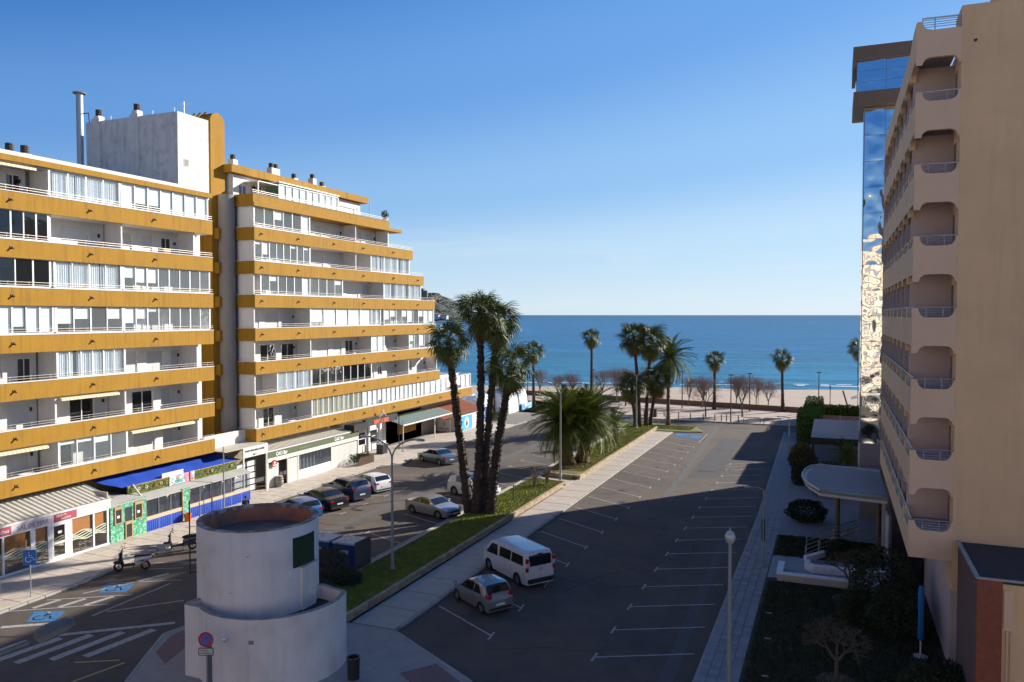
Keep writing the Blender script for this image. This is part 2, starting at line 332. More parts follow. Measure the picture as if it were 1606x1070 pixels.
# road markings
mk = lambda p, m=PAINT, name='road_marking', z=.010: ground(name, p, z, m, .003)
def line(a, b, wd=.1, **k):
    a = Vector(a); b = Vector(b); n = (b - a).orthogonal().normalized() * wd / 2
    return mk([tuple(a + n), tuple(b + n), tuple(b - n), tuple(a - n)], **k)
for i in range(17):
    y = 33.4 + i * 3.8
    line((-18.7, y + 2.45), (-14.7, y)); line((-14.66, y - .45), (-14.74, y + .45), z=.014)
for i in range(17):
    y = 33.0 + i * 3.235
    line((-9.6, y), (-5.6 - (.6 if i > 10 else 0), y + 2.0)); line((-9.6, y - .45), (-9.6, y + .45), z=.014)
for y in (41.3, 44.7, 48.2 - 1.7 + .3, 50.0, 53.4, 56.8, 60.2, 63.6, 67.2, 70.4, 73.8, 77.2, 80.6, 84, 87.4):
    if y == 46.8: continue
    line((-29.7, y + 1.6), (-26, y)); line((-29.7, y + 1.25), (-29.7, y + 1.95), z=.014)
for y in (49.5, 52.6, 55.8, 58.9, 61.9, 64.9, 45.8):
    line((-38.6, y - 1.3), (-34.3, y + .6)); line((-34.3, y + .2), (-34.3, y + 1.0), z=.014)
line((-38.2, 35.5), (-35.9, 36.7)); line((-37.3, 34.6), (-35.6, 35.6)); line((-36.2, 32.8), (-35.6, 34.5), .3); line((-37.4, 31.9), (-34.1, 33.9)); line((-37.3, 30.2), (-36.2, 32.6), .12, z=.014)
line((-38.9, 26.7), (-34.7, 29.6)); line((-40.0 + 1.8, 28.8), (-34.7, 31.1)); line((-34.1, 28.1), (-34.2, 33.2), .12)
line((-37.8, 27.7), (-37.6, 29.1), .28, z=.014); line((-36.7, 28.3), (-36.5, 29.7), .28, z=.014); line((-35.7, 29.0), (-35.4, 30.5), .28, z=.014)
for q in ([(-37.4, 31.7), (-36.0, 32.4), (-35.4, 31.3), (-36.6, 30.6)], [(-37.3, 27.4), (-35.9, 28.1), (-35.2, 26.9), (-36.4, 26.3)], [(-18.3, 97.9), (-15.1, 96.4), (-15.1, 99.3), (-18.3, 100.2)]):
    mk(q, BLUEP, 'disabled_bay_marking')
    c = sum((Vector((*p, 0)) for p in q), Vector()) / 4; tx = (Vector((*q[1], 0)) - Vector((*q[0], 0))).normalized(); tz = Vector((0, 0, 1)).cross(tx)
    s = MB(); P2 = lambda a, b: c + tx * a * .7 + tz * b * .7 + Vector((0, 0, .016))
    s.tube([P2(-.1, .62), P2(-.1, .05), P2(.35, .05), P2(.5, -.4), P2(.72, -.36)], .045, 4); s.tube([P2(-.1, .32), P2(.3, .32)], .04, 4)
    s.tube([P2(-.25 + .42 * math.cos(a) * 1, -.2 + .42 * math.sin(a)) for a in [R(110 + 18 * i) for i in range(14)]], .04, 4)
    s.lathe([(0.001, .002), (.09, .002)], P2(-.1, .78), 8)
    s.v = [(v[0], v[1], .0145) if True else v for v in s.v]; s.build('wheelchair_symbol', PAINT, kind='structure', fix=False)
line((-19.0 + .3, 101.2), (-14.7, 97.6 + 3.2)); line((-14.7, 94.4), (-14.7, 100.9))
for a, b in (((-33.6, 22.2), (-33.1, 25.6)), ((-32.5, 23.0), (-32.1, 26.4)), ((-31.4, 23.8), (-31.0, 27.2)), ((-30.3, 24.6), (-29.9, 28.0)), ((-34.7, 21.4), (-34.2, 24.8))):
    line(a, b, .42)
line((-34.1, 25.3), (-29.6, 29.0), .3); line((-36.9, 25.4), (-35.0, 26.7), .3); line((-30.2, 24.0), (-28.6, 24.9), .1, m=mat('yellow_paint', (.42, .33, .12), .7, var=.3, scale=3)); line((-29.2, 20.4), (-28.2, 24.8), .12, m=MATS['yellow_paint'])
line((-33.9, 28.8), (-31.5, 31.5), .12); line((-12.2, 106), (-9.5, 106.2)); line((-14.9, 28.6), (-13.9, 27.8), .35)
for y in (52.0, 48.8, 46.0): mk([(-9.5, y), (-9.1, y + .1), (-9.0, y + .9), (-9.4, y + .8)], ASP2, 'asphalt_patch', z=.006)
STAIN = mat('oil_stain', (.045, .038, .034), .6, var=.4, scale=6)
ri = random.Random(21)
def blob(x, y, r, z=.0055, m=STAIN, name='oil_stain', sx_=1.):
    k = ri.random() * 9; pts = []
    for i in range(16): a = 2 * math.pi * i / 16; q = r * (.65 + .6 * (.5 + .5 * noise.noise((math.cos(a) + k, math.sin(a), k)))); pts.append((x + q * math.cos(a) * sx_, y + q * math.sin(a)))
    return mk(pts, m, name, z)
for i in range(16):
    blob(-16.0 + ri.uniform(-.9, .7), 35.2 + i * 3.8 + ri.uniform(-.4, .4), ri.uniform(.12, .34))
    if i % 2: blob(-7.4 + ri.uniform(-.6, .6), 35.6 + i * 3.235 + ri.uniform(-.3, .3), ri.uniform(.12, .3))
for i in range(12): blob(-28 + ri.uniform(-1, 1), 45.5 + i * 3.4 + ri.uniform(-.4, .4), ri.uniform(.12, .3)); blob(-36.5 + ri.uniform(-1, 1), 47 + i * 3.1, ri.uniform(.12, .26))
CRK = mat('asphalt_crack', (.035, .03, .028), .95)
def crack(x, y, a, n_):
    p_ = Vector((x, y)); L_ = []; R_ = []
    for i in range(n_):
        a += ri.uniform(-.35, .35); d = Vector((math.cos(a), math.sin(a))); nn = Vector((-d.y, d.x)) * ri.uniform(.012, .028); L_.append(p_ + nn); R_.append(p_ - nn); p_ = p_ + d * ri.uniform(.4, .9)
    v = MB(); 
    for i in range(n_ - 1): v.quad((*L_[i], .0062), (*R_[i], .0062), (*R_[i + 1], .0062), (*L_[i + 1], .0062))
    v.build('asphalt_crack', CRK, kind='structure', fix=False)
for x, y, a, n_ in ((-13.4, 40, 1.4, 22), (-11.0, 52, 1.7, 26), (-12.8, 70, 1.5, 24), (-17.8, 60, .2, 7), (-8.6, 44, 2.8, 6), (-8.2, 63, .3, 6), (-33.5, 38, 1.3, 24), (-31, 55, 1.6, 28), (-33, 74, 1.5, 24), (-14.5, 32, .3, 10), (-34, 30, 1.2, 12), (-10.8, 80, 1.4, 20), (-30.5, 24, 2.2, 10)): crack(x, y, a, n_)
# curved tyre marks
for cx0, cy0, r0 in ((-33.5, 50.5, 3.4), (-33.5, 50.5, 4.9), (-12.5, 47, 5.0)):
    v = MB(); 
    for i in range(22): a0, a1 = R(200 + i * 5), R(205 + i * 5); v.quad((cx0 + r0 * math.cos(a0), cy0 + r0 * math.sin(a0), .0068), (cx0 + (r0 + .16) * math.cos(a0), cy0 + (r0 + .16) * math.sin(a0), .0068), (cx0 + (r0 + .16) * math.cos(a1), cy0 + (r0 + .16) * math.sin(a1), .0068), (cx0 + r0 * math.cos(a1), cy0 + r0 * math.sin(a1), .0068))
    v.build('tyre_mark', mat('tyre_mark', (.06, .05, .046), .9, var=.3, scale=3), kind='structure', fix=False)
for x, y in ((-12.4, 57.2), (-31.5, 46.8), (-11.7, 90), (-30.8, 62)):
    o = MB().lathe([(0.001, .008), (.33, .008), (.36, .0)], (x, y, 0), 16).build('manhole_cover', mat('cast_iron', (.05, .045, .045), .7, .3)); tag(o, {(-12.4, 57.2): 'round iron manhole cover in the shaded car park aisle', (-31.5, 46.8): 'round iron manhole cover in the road near the blue containers', (-11.7, 90): 'round iron manhole cover at the sunlit far end of the car park', (-30.8, 62): 'round iron manhole cover in the road beside the white parked suv'}[(x, y)], 'manhole cover')
# promenade, beach, sea
ground('promenade', [(-90, 112.4), (-3.6, 112.4), (-3.6, 106.2), (60, 106.2), (60, 124), (-6, 129), (-50, 137.5), (-90, 146)], .10, PROM, .1)
lay_kerb(bpy.data.objects['promenade'], [(-38.5, 112.45), (-6.0, 112.45)], L0=1.3)
pj = MB()
for i in range(22): pj.box(-60 + i * 3, -59.94 + i * 3, 112.6, 128, .098, .106)
for i in range(5): pj.box(-62, 0, 115.5 + i * 3, 115.56 + i * 3, .098, .1065)
pj.build('paving_joint', mat('joint_band', (.34, .25, .2), .9), bpy.data.objects['promenade'], kind='stuff')
def shore(x): return 182.5 + .245 * x if x > -200 else 133
N = 90; sv = []; 
xs = [-700 + 1400 * i / N for i in range(N + 1)]; ts = [i / 16 for i in range(17)]
for x in xs:
    yb = 128.5 - .2 * (max(-120, min(60, x)) + 6); ye = shore(x) + 26
    for t in ts:
        y = yb + (ye - yb) * t; d = (shore(x) - y); z = -.02 - .33 * max(0, min(1, 1 - d / 45)) if d > 0 else -.35 + d * .05
        z += .07 * noise.noise((x * .22, y * .22, 1)) * (1 if d > 3 else .2) - .05
        sv.append((x, y, z))
M_ = len(ts)
sb = MB(); sb.add(sv, [(i * M_ + j, (i + 1) * M_ + j, (i + 1) * M_ + j + 1, i * M_ + j + 1) for i in range(N) for j in range(M_ - 1)]); sb.build('beach', SAND, smooth=True, kind='structure')
# sea material
sm = bpy.data.materials.new('sea_water'); sm.use_nodes = True; n = sm.node_tree.nodes; l = sm.node_tree.links.new; p = n['Principled BSDF']
p.inputs['Roughness'].default_value = .3; p.inputs['Specular IOR Level'].default_value = .09; p.inputs['IOR'].default_value = 1.33
t = n.new('ShaderNodeTexCoord'); mp = n.new('ShaderNodeMapping'); mp.inputs['Scale'].default_value = (.02, .13, 1); mp.inputs['Rotation'].default_value = (0, 0, R(-14)); l(t.outputs['Object'], mp.inputs[0])
a = n.new('ShaderNodeTexNoise'); a.inputs['Scale'].default_value = 1; a.inputs['Detail'].default_value = 9; a.inputs['Roughness'].default_value = .7; l(mp.outputs[0], a.inputs['Vector'])
s_ = n.new('ShaderNodeSeparateXYZ'); l(t.outputs['Object'], s_.inputs[0])
dr = n.new('ShaderNodeMapRange'); dr.interpolation_type = 'SMOOTHSTEP'; dr.inputs[1].default_value = 170; dr.inputs[2].default_value = 420; l(s_.outputs[1], dr.inputs[0])
c1 = n.new('ShaderNodeMixRGB'); c1.inputs[1].default_value = (.012, .165, .29, 1); c1.inputs[2].default_value = (.006, .12, .265, 1); l(dr.outputs[0], c1.inputs[0])
d2 = n.new('ShaderNodeMapRange'); d2.interpolation_type = 'SMOOTHSTEP'; d2.inputs[1].default_value = 400; d2.inputs[2].default_value = 4000; l(s_.outputs[1], d2.inputs[0])
c2 = n.new('ShaderNodeMixRGB'); c2.inputs[2].default_value = (.010, .075, .18, 1); l(d2.outputs[0], c2.inputs[0]); l(c1.outputs[0], c2.inputs[1])
rr = n.new('ShaderNodeMapRange'); rr.inputs[1].default_value = .35; rr.inputs[2].default_value = .65; rr.inputs[3].default_value = .5; rr.inputs[4].default_value = 1.5; l(a.outputs[0], rr.inputs[0])
cb = n.new('ShaderNodeCombineXYZ'); [l(rr.outputs[0], cb.inputs[i]) for i in range(3)]
mu = n.new('ShaderNodeMixRGB'); mu.blend_type = 'MULTIPLY'; mu.inputs[0].default_value = 1; l(c2.outputs[0], mu.inputs[1]); l(cb.outputs[0], mu.inputs[2]); l(mu.outputs[0], p.inputs['Base Color'])
m3 = n.new('ShaderNodeMapping'); m3.inputs['Scale'].default_value = (.25, .8, 1); m3.inputs['Rotation'].default_value = (0, 0, R(-14)); l(t.outputs['Object'], m3.inputs[0])
a3 = n.new('ShaderNodeTexNoise'); a3.inputs['Scale'].default_value = 1; a3.inputs['Detail'].default_value = 6; l(m3.outputs[0], a3.inputs['Vector'])
bu = n.new('ShaderNodeBump'); bu.inputs['Strength'].default_value = 1; bu.inputs['Distance'].default_value = .6; l(a3.outputs[0], bu.inputs['Height']); l(bu.outputs[0], p.inputs['Normal'])
MB().quad((-30000, 120, -.35), (30000, 120, -.35), (30000, 45000, -.35), (-30000, 45000, -.35)).build('sea', sm, kind='structure')
FOAM = mat('surf_foam', (.85, .88, .9), .7, var=.1)
for k, (off, wdt, thr) in enumerate(((.4, 1.1, .38), (4.5, .7, .56), (9.5, .5, .62))):
    fb = MB(); x = -170.
    while x < 120:
        x2 = x + .8
        nn = .5 + .5 * noise.noise((x * .06, k * 7.3, 0)); n2 = .5 + .5 * noise.noise((x * .35, k * 3.1, 5))
        if nn * .6 + n2 * .4 > thr * (1.25 if x < -25 else 1):
            ww = wdt * (.3 + n2); y = shore(x) + off + 1.6 * noise.noise((x * .08, k * 2.2, 9)); y2 = shore(x2) + off + 1.6 * noise.noise((x2 * .08, k * 2.2, 9))
            fb.quad((x, y, -.33), (x2, y2, -.33), (x2, y2 + ww, -.30), (x, y + ww, -.30))
        x = x2
    fb.build('surf_foam', FOAM, kind='stuff')
# headland with ruin; distance haze is put into its paler hillside colour
hb = MB(); NX, NY = 90, 26; prof = [(-1250, 20), (-1150, 34), (-1043, 40), (-952, 52), (-931, 57), (-905, 66), (-885, 64), (-857, 47), (-831, 35), (-806, 24), (-765, 9), (-735, -4), (-720, -10)]
def hz(x):
    for (a, b), (c, d) in zip(prof[:-1], prof[1:]):
        if a <= x <= c: return b + (d - b) * (x - a) / (c - a)
    return -10
hv = []
for i in range(NX + 1):
    x = -1250 + 530 * i / NX
    for j in range(NY + 1):
        t = j / NY * 2 - 1; y = 1700 + t * 190; e = (1 - abs(t) ** 1.5)
        z = (hz(x) + 14) * e - 12 + (7 * noise.noise((x * .02, y * .02, 0)) + 5 * noise.noise((x * .07, y * .07, 3))) * e
        hv.append((x, y, z))
hb.add(hv, [(i * (NY + 1) + j, (i + 1) * (NY + 1) + j, (i + 1) * (NY + 1) + j + 1, i * (NY + 1) + j + 1) for i in range(NX) for j in range(NY)])
hill = hb.build('headland', mat('hazy_scrub_hillside', (.085, .105, .085), .95, var=.5, scale=.06, alt=(.16, .14, .11), altscale=.03, altw=(.52, .62), bump=1, bscale=.3), kind='structure')
ht = MB(); rr_ = random.Random(5)
for i in range(2600):
    x = rr_.uniform(-1240, -770); y = 1700 - rr_.uniform(0, 170); t = (y - 1700) / 190; z = (hz(x) + 14) * (1 - abs(t) ** 1.5) - 12
    if z < 3: continue
    s = rr_.uniform(2.5, 5.5); s *= .7; ht.lathe([(s, -1), (s * .8, s * .5), (.01, s * .8)], (x, y, z - 1), 5, rr_.random(), rr_.random() + 6.28318)
ht.build('hillside_trees', mat('hill_foliage', (.06, .085, .07), .95, var=.4, scale=.1), kind='stuff')
ca = thing('castle_ruin', 'pale ruined fort on top of the far dark headland', 'fort', (-898, 1650, 56))
m_ = MB(); m_.prism([(-914, 1640), (-905, 1634), (-893, 1634), (-886, 1642), (-892, 1656), (-908, 1656)], 50, 72); m_.build('rampart', mat('fort_stone', (.24, .21, .17), .9, var=.2, scale=.2), ca)
MB().box(-903, -896, 1642, 1650, 70, 77).box(-912, -907, 1640, 1646, 68, 74.5).build('turret', MATS['fort_stone'], ca)
for i, (x, y, s) in enumerate(((-822, 1560, 1), (-845, 1545, 1.2), (-806, 1570, .9))):
    vt = thing('villa', ['white villa low on the far headland, middle of the three by the shore', 'white villa on the far headland furthest up the slope', 'white villa on the far headland nearest to the water'][i], 'house', (x, y, 4))
    MB().box(x - 8 * s, x + 8 * s, y, y + 9, 0, 15 * s).build('wall', WHT, vt); MB().box(x - 9 * s, x + 9 * s, y - 1, y + 10, 15 * s, 16 * s).build('roof', mat('terracotta', (.36, .13, .07), .9, var=.2), vt)
# ================================================================== LEFT APARTMENT BUILDINGS
XF = -45.3; XB = -47.1
rb = random.Random(11)
def enclosure(b, z, ya, yb, n, style, x=XF - .16, h=1.76):
    """glazed-in balcony: frame with mullions (window) > panes, curtains behind"""
    ys = [ya + (yb - ya) * i / n for i in range(n + 1)]
    m = MB(); m.box(x - .05, x, ya, yb, z, z + .07).box(x - .05, x, ya, yb, z + h - .07, z + h)
    for i, y in enumerate(ys):
        wd = .07 if i in (0, n) else (.035 if i % 2 else .05)
        m.box(x - .055, x + .008, y - wd, y + wd, z + .07, z + h - .07)
    wn = m.build('window', ALU, b)
    for i in range(n):
        y0, y1 = ys[i] + .05, ys[i + 1] - .05; t = rb.uniform(-.012, .012)
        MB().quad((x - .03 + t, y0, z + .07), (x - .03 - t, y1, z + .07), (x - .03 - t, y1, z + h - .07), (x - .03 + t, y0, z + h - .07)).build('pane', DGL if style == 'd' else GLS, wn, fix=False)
    if style in 'cke':
        i = 0
        m = MB(); y = ya + .08
        while y < yb - .08:
            if rb.random() < .12: y += rb.uniform(.2, .5); continue
            y2 = min(y + rb.uniform(.5, 1.3), yb - .08); k = max(3, int((y2 - y) / .05)); c = []
            for q in range(k + 1):
                yy = y + (y2 - y) * q / k; xx = x - .16 + .035 * math.sin(yy * 38 + rb.random() * .5); c.append((xx, yy))
            for (xa, p0), (xb_, p1) in zip(c[:-1], c[1:]): m.quad((xa, p0, z + .03), (xb_, p1, z + .03), (xb_, p1, z + h - .05), (xa, p0, z + h - .05))
            y = y2 + rb.choice((.01, .02, .12))
        if m.v: m.build('curtain', BEIC if style == 'e' else CURT, b, fix=False)
    if style == 'w':
        for i in range(n):
            lo = rb.choice((0, 0, 0, .1, .45))
            MB().box(x - .12, x - .10, ys[i] + .05, ys[i + 1] - .05, z + lo, z + h - .02).build('blind', BLIND, wn)
    if style == 'b':
        for i in range(n):
            if rb.random() < .5:
                lo = rb.choice((0, .3, .6, .9, 1.2, 1.4)); MB().box(x - .12, x - .10, ys[i] + .05, ys[i + 1] - .05, z + lo, z + h - .02).build('blind', BLIND, wn)
    MB().box(x - .6, x - .45, ya, yb, z - .2, z + .05)
def wall_openings(b, z, ya, yb, openings, x=XB, h=1.8, fl=-.78):
    """back wall with real recesses; openings (y0,y1,zlo,zhi,kind) relative to z"""
    poly = [(ya, z + fl), (yb, z + fl), (yb, z + h + .06), (ya, z + h + .06)]
    holes = [[(o[0], z + o[2]), (o[1], z + o[2]), (o[1], z + o[3]), (o[0], z + o[3])] for o in openings]
    MB().prism(poly, -.18, 0, holes, MYZ(x)).build('wall', WHT, b)
    for o in openings:
        if o[4] == 's':
            sh = MB(); k = z + o[2] + .0
            sh.box(x - .14, x - .09, o[0] + .01, o[1] - .01, z + o[2], z + o[3])
            nn = int((o[3] - o[2]) / .12)
            for q in range(nn): sh.box(x - .09, x - .082, o[0] + .02, o[1] - .02, z + o[2] + q * .12 + .012, z + o[2] + q * .12 + .108)
            sh.build('shutter', SHUT, b)
        else:
            f = MB(); a, c, lo, hi = o[0], o[1], z + o[2], z + o[3]; mid = (a + c) / 2
            f.box(x - .12, x - .07, a, a + .06, lo, hi).box(x - .12, x - .07, c - .06, c, lo, hi).box(x - .12, x - .07, a + .06, c - .06, hi - .06, hi).box(x - .12, x - .07, a + .06, c - .06, lo, lo + .06).box(x - .12, x - .07, mid - .03, mid + .03, lo + .06, hi - .06)
            wn = f.build('window', ALU, b)
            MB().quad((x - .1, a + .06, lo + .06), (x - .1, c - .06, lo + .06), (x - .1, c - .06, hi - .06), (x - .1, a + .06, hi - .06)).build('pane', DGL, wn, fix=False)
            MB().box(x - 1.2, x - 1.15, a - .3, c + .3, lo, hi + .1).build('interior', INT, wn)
def auto_open(b, z, ya, yb, x=XB, h=1.8):
    L_ = yb - ya; ops = []; y = ya + .35
    while y < yb - 1.0:
        wd = rb.choice((.95, 1.5, 1.9, 2.1)); wd = min(wd, yb - .3 - y)
        if wd < .7: break
        k = 's' if rb.random() < .68 else 'g'
        lo = -.75 if wd > 1.3 or rb.random() < .4 else .15
        ops.append((y, y + wd, lo, 1.36, k)); y += wd + rb.uniform(.55, 1.0)
    wall_openings(b, z, ya, yb, ops, x, h)
    if rb.random() < .35 and L_ > 4:
        u_ = MB().box(x + .02, x + .32, ya + .3, ya + 1.1, z - .75, z - .15).build('air_conditioner', BLIND, b, bevel=.02); MB().lathe([(.001, 0), (.2, 0)], (0, 0, 0), 12)
    if rb.random() < .45 and L_ > 3:
        yy = rb.uniform(ya + 1, yb - 1.2); MB().box(x + .5, x + 1.1, yy, yy + .8, z - .12, z - .07).tube([(x + .8, yy + .4, z - .78), (x + .8, yy + .4, z - .1)], .03, 5).build('balcony_table', BLIND, b); MB().box(x + .5, x + .9, yy + 1.0, yy + 1.4, z - .4, z - .35).box(x + .5, x + .54, yy + 1.0, yy + 1.4, z - .35, z + .12).build('balcony_chair', rb.choice((BLIND, BROWN, DARKM)), b)
    if rb.random() < .7 and L_ > 3:
        yy = ya + rb.uniform(.1, .3) + 0; MB().box(x, x + .10, yb - .5, yb - .38, z + .85, z + 1.08).build('wall_lamp', DARKM, b)
def awning(b, z, ya, yb, x=XF + .02, d=.35):
    m = MB(); m.quad((x - d, ya, z + 1.70), (x - d, yb, z + 1.70), (x, yb, z + 1.60), (x, ya, z + 1.60)).box(x - .03, x + .0, ya, yb, z + 1.46, z + 1.6)
    m.build('awning', MATS.get('awning_cloth') or stripes('awning_cloth', (.66, .50, .22), (.72, .68, .58), 3.6), b)
def rail(b, z, ya, yb, x=XF - .05, loop=None):
    m = MB(); r = .013
    for hh in (.15, .30): m.tube([(x, ya, z + hh), (x, yb, z + hh)], r, 5)
    y = ya + .1
    while y < yb: m.tube([(x, y, z), (x, y, z + .33)], r, 5); m.tube([(x, y, z + .33), (x, y + .06, z + .33)], r, 4); y += 1.33
    m.build('railing', RAILM, b)
def clutter(b, z, ya, yb, ground_things):
    """chairs, pots and boxes seen above the parapet"""
    pass
def floor_of(b, z, y0, y1, segs, spouts, yend=None):
    MB().box(XF - .2, XF, y0, y1, z - 1.07, z).build('balcony_band', YEL, b)
    MB().box(XF - .24, XF + .03, y0, y1, z, z + .05).build('coping', WHT, b)
    MB().box(XB - .15, XF - .205, y0, y1, z - 1.05, z - .80).build('floor_slab', WHT, b)
    rail(b, z + .05, y0, y1)
    for s in spouts:
        if y0 < s < y1: MB().tube([(XF - .02, s, z - .48), (XF + .2, s - .0, z - .56)], .055, 6).box(XF, XF + .03, s - .1, s + .1, z - .56, z - .4).build('drain_spout', BROWN, b)
    for (a, c, kind, n) in segs:
        if kind in 'cdbwke':
            enclosure(b, z + .06, a, c, n, kind)
            wall_openings(b, z, a, c, [(a + .5, min(a + 2.3, c - .4), -.75, 1.36, 'g')] + ([(a + 3.2, min(a + 4.9, c - .4), -.75, 1.36, 's')] if c - a > 5 else []))
        else:
            auto_open(b, z, a, c)
            if kind == 'A': awning(b, z, a + .2, c - .6)
        MB().box(XB, XF - .25, a - .06, a + .06, z - .8, z + 1.83).build('partition_wall', WHT, b)
    c = segs[-1][1]; MB().box(XB, XF - .25, c - .08, c + .08, z - .8, z + 1.83).build('partition_wall', WHT, b)
LZ = [5.23 + 2.85 * i for i in range(8)]
lb = thing('apartment_block', 'near ochre balcony block with the weathered white lift house on its roof', 'apartment block', (-50, 34, 0))
Lseg = [
 [(24, 28.5, 'b', 5), (28.5, 35.07, 'A', 0), (35.3, 40.48, 'b', 4), (40.6, 47.25, 'A', 0)],
 [(24, 28.5, 'o', 0), (28.5, 35.07, 'o', 0), (35.2, 40.4, 'A', 0), (40.5, 47.25, 'o', 0)],
 [(24, 28.5, 'c', 4), (28.5, 35.07, 'o', 0), (35.3, 40.42, 'c', 6), (40.5, 47.25, 'o', 0)],
 [(24, 30.6, 'w', 6), (30.6, 35.07, 'w', 5), (35.27, 40.3, 'b', 4), (40.42, 48.5, 'b', 8)],
 [(24, 31.5, 'd', 5), (31.5, 34.92, 'd', 3), (35.22, 40.24, 'c', 4), (40.42, 48.5, 'b', 8)],
 [(24, 30.8, 'd', 7), (30.8, 34.85, 'd', 5), (35.03, 40.28, 'o', 0), (40.4, 47.04, 'o', 0)],
 [(24, 28.9, 'c', 4), (28.9, 34.6, 'A', 0), (34.97, 40.21, 'c', 4), (40.3, 48.4, 'w', 7)]]
for k in range(7): floor_of(lb, LZ[k], 24, 48.73, Lseg[k], (26.9, 32.31, 37.72, 43.0))
# right end recess wall with small window of the open floors
for k in (0, 1, 2, 5):
    z = LZ[k]; wall_openings(lb, z, 47.3, 48.9, [(47.65, 48.35, .2, 1.3, 'g')], XB + .35)
MB().box(XF - .2, XF + .02, 24, 48.73, 24.12, 24.48).build('roof_fascia', YEL, lb)
MB().prism([(24, 24.0), (48.73, 24.0), (48.73, 24.78), (24, 24.78)], -.2, 0, (), MYZ(XF - .3)).build('roof_parapet', WHT, lb)
MB().box(-58, XF - .55, 24, 48.73, 24.0, 24.35).build('roof', CON, lb)
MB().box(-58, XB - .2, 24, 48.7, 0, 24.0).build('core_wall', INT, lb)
# weathered white lift house on the roof
MB().box(-56, -46.4, 46.4, 49.6, 24.36, 30.45).box(-56, -48.4, 49.6, 51.7, 24.36, 30.44).build('lift_house', WEA, lb)
for xx in (-54.7, -50.6): MB().box(xx - .42, xx + .42, 46.16, 46.398, 24.4, 30.6).build('flue_pilaster', WEA, lb)
f = MB().box(-46.4, -46.37, 47.0, 47.5, 26.4, 27.0).build('window_frame', WEA, lb); MB().box(-46.37, -46.36, 47.06, 47.44, 26.46, 26.94).build('pane', INT, f)
for k in (2, 4, 6, 8): MB().tube([(-55.5 + k * 1.1, 46.45, 30.4), (-55.5 + k * 1.1, 46.45, 30.75)], .010, 4).build('lightning_rod', STEEL, lb)
def chimney(b, x, y, z, hb_, wbx=.55, hc=.55, r=.26, two=False):
    c = MB().box(x - wbx / 2, x + wbx / 2, y - wbx / 2 * (2 if two else 1), y + wbx / 2 * (2 if two else 1), z, z + hb_).build('chimney', WHT, b)
    for yy in ((y - .32, y + .32) if two else (y,)):
        m = MB()
        for q in range(4): m.lathe([(.001, 0), (r * .98, 0), (r, .10), (r * .82, .115), (.001, .12)], (x, yy, z + hb_ + q * hc / 4), 10)
        m.build('chimney_cowl', CHIM, c)
chimney(lb, -54.9, 46.7, 30.45, .45); chimney(lb, -50.8, 46.7, 30.45, .5)
chimney(lb, -47.5, 33.9, 24.35, .75); chimney(lb, -47.5, 34.9, 24.35, .8); chimney(lb, -49.5, 41.8, 24.35, .75)
m = MB().tube([(-57.4, 47, 24.3), (-57.4, 47, 33.0)], .27, 12).lathe([(.5, 0), (.55, .08), (.1, .22)], (-57.4, 47, 33.05), 12).build('flue_pipe', STEEL, lb); autosmooth(m)
MB().tube([(-57.1, 47, 31.4), (-56.4, 47, 31.4), (-56.3, 47, 30.4)], .05, 5).build('flue_bracket', DARKM, lb)
an = MB().tube([(-46.9, 47.6, 30.4), (-46.9, 47.6, 31.5)], .02, 4)
for q in range(5): an.tube([(-47.2 + .12 * q, 47.2, 31.15 + .05 * q), (-46.9 + .12 * q, 47.9, 31.15 + .05 * q)], .012, 4)
an.build('tv_antenna', STEEL, lb)
# ochre fin with rounded top, ledges and the grey round stair drum
fin = MB()
fin.prism([(51.75, 0), (53.4, 0)] + [(53.4 - .825 + .825 * math.cos(R(i * 15)), 31.2 + .7 * math.sin(R(i * 15))) for i in range(13)], -1.3, 0, (), MYZ(-48.2))
fin.build('stair_fin', YEL, lb)
m = MB()
for q in range(3): m.tube([(-50.6 + .6 * q, 51.9, 31.3), (-50.6 + .6 * q, 52.5, 32.0), (-50.6 + .6 * q, 53.2, 31.3)], .14, 6)
m.build('roof_vent_hood', YEL, lb)
for k in range(7): MB().box(-48.19, -47.7, 52.0, 52.7, LZ[k] - 1.0, LZ[k] - .1).build('ledge', YEL, lb)
MB().box(-58, -49.6, 48.75, 53.5, 0, 25.0).build('stair_wall', HOT2, lb)
dr_ = MB().lathe([(.68, 0), (.68, 25.1), (.001, 25.1)], (-47.75, 53.0, 0), 20).build('stair_drum', mat('grey_render', (.27, .24, .22), .9, var=.08, scale=1, streak=.15), lb); autosmooth(dr_)
# -------- right wing
rbk = thing('apartment_block', 'farther ochre and white balcony block stepping down towards the beach', 'apartment block', (-50, 70, 0))
Rseg = [
 [(53.75, 61.49, 'o', 0), (61.49, 70.12, 'e', 10), (70.2, 83.6, 'w', 14), (83.7, 96.4, 'w', 9)],
 [(53.75, 56.5, 'o', 0), (56.57, 61.4, 'c', 4), (61.49, 71.8, 'd', 8), (71.87, 79.86, 'o', 0), (79.86, 86.8, 'o', 0)],
 [(53.75, 61.4, 'o', 0), (61.49, 71.8, 'o', 0), (71.87, 74.39, 'w', 2), (74.39, 79.8, 'o', 0), (79.86, 85.9, 'b', 5)],
 [(53.75, 61.3, 'o', 0), (61.36, 71.8, 'w', 5), (71.87, 73.7, 'c', 2), (74.39, 85.9, 'b', 9)],
 [(53.75, 54.5, 'o', 0), (54.5, 61.3, 'b', 6), (61.36, 66.6, 'b', 4), (66.65, 74.39, 'o', 0), (74.39, 82.64, 'c', 6)],
 [(53.75, 61.36, 'b', 8), (61.36, 69.1, 'o', 0), (69.15, 71.86, 'o', 0), (71.86, 79.92, 'c', 6)],
 [(53.75, 61.36, 'b', 6), (61.36, 69.1, 'o', 0), (69.15, 75.49, 'o', 0)]]
Rend = [96.5, 87.2, 86.2, 86.2, 85.9, 83.1, 80.5]
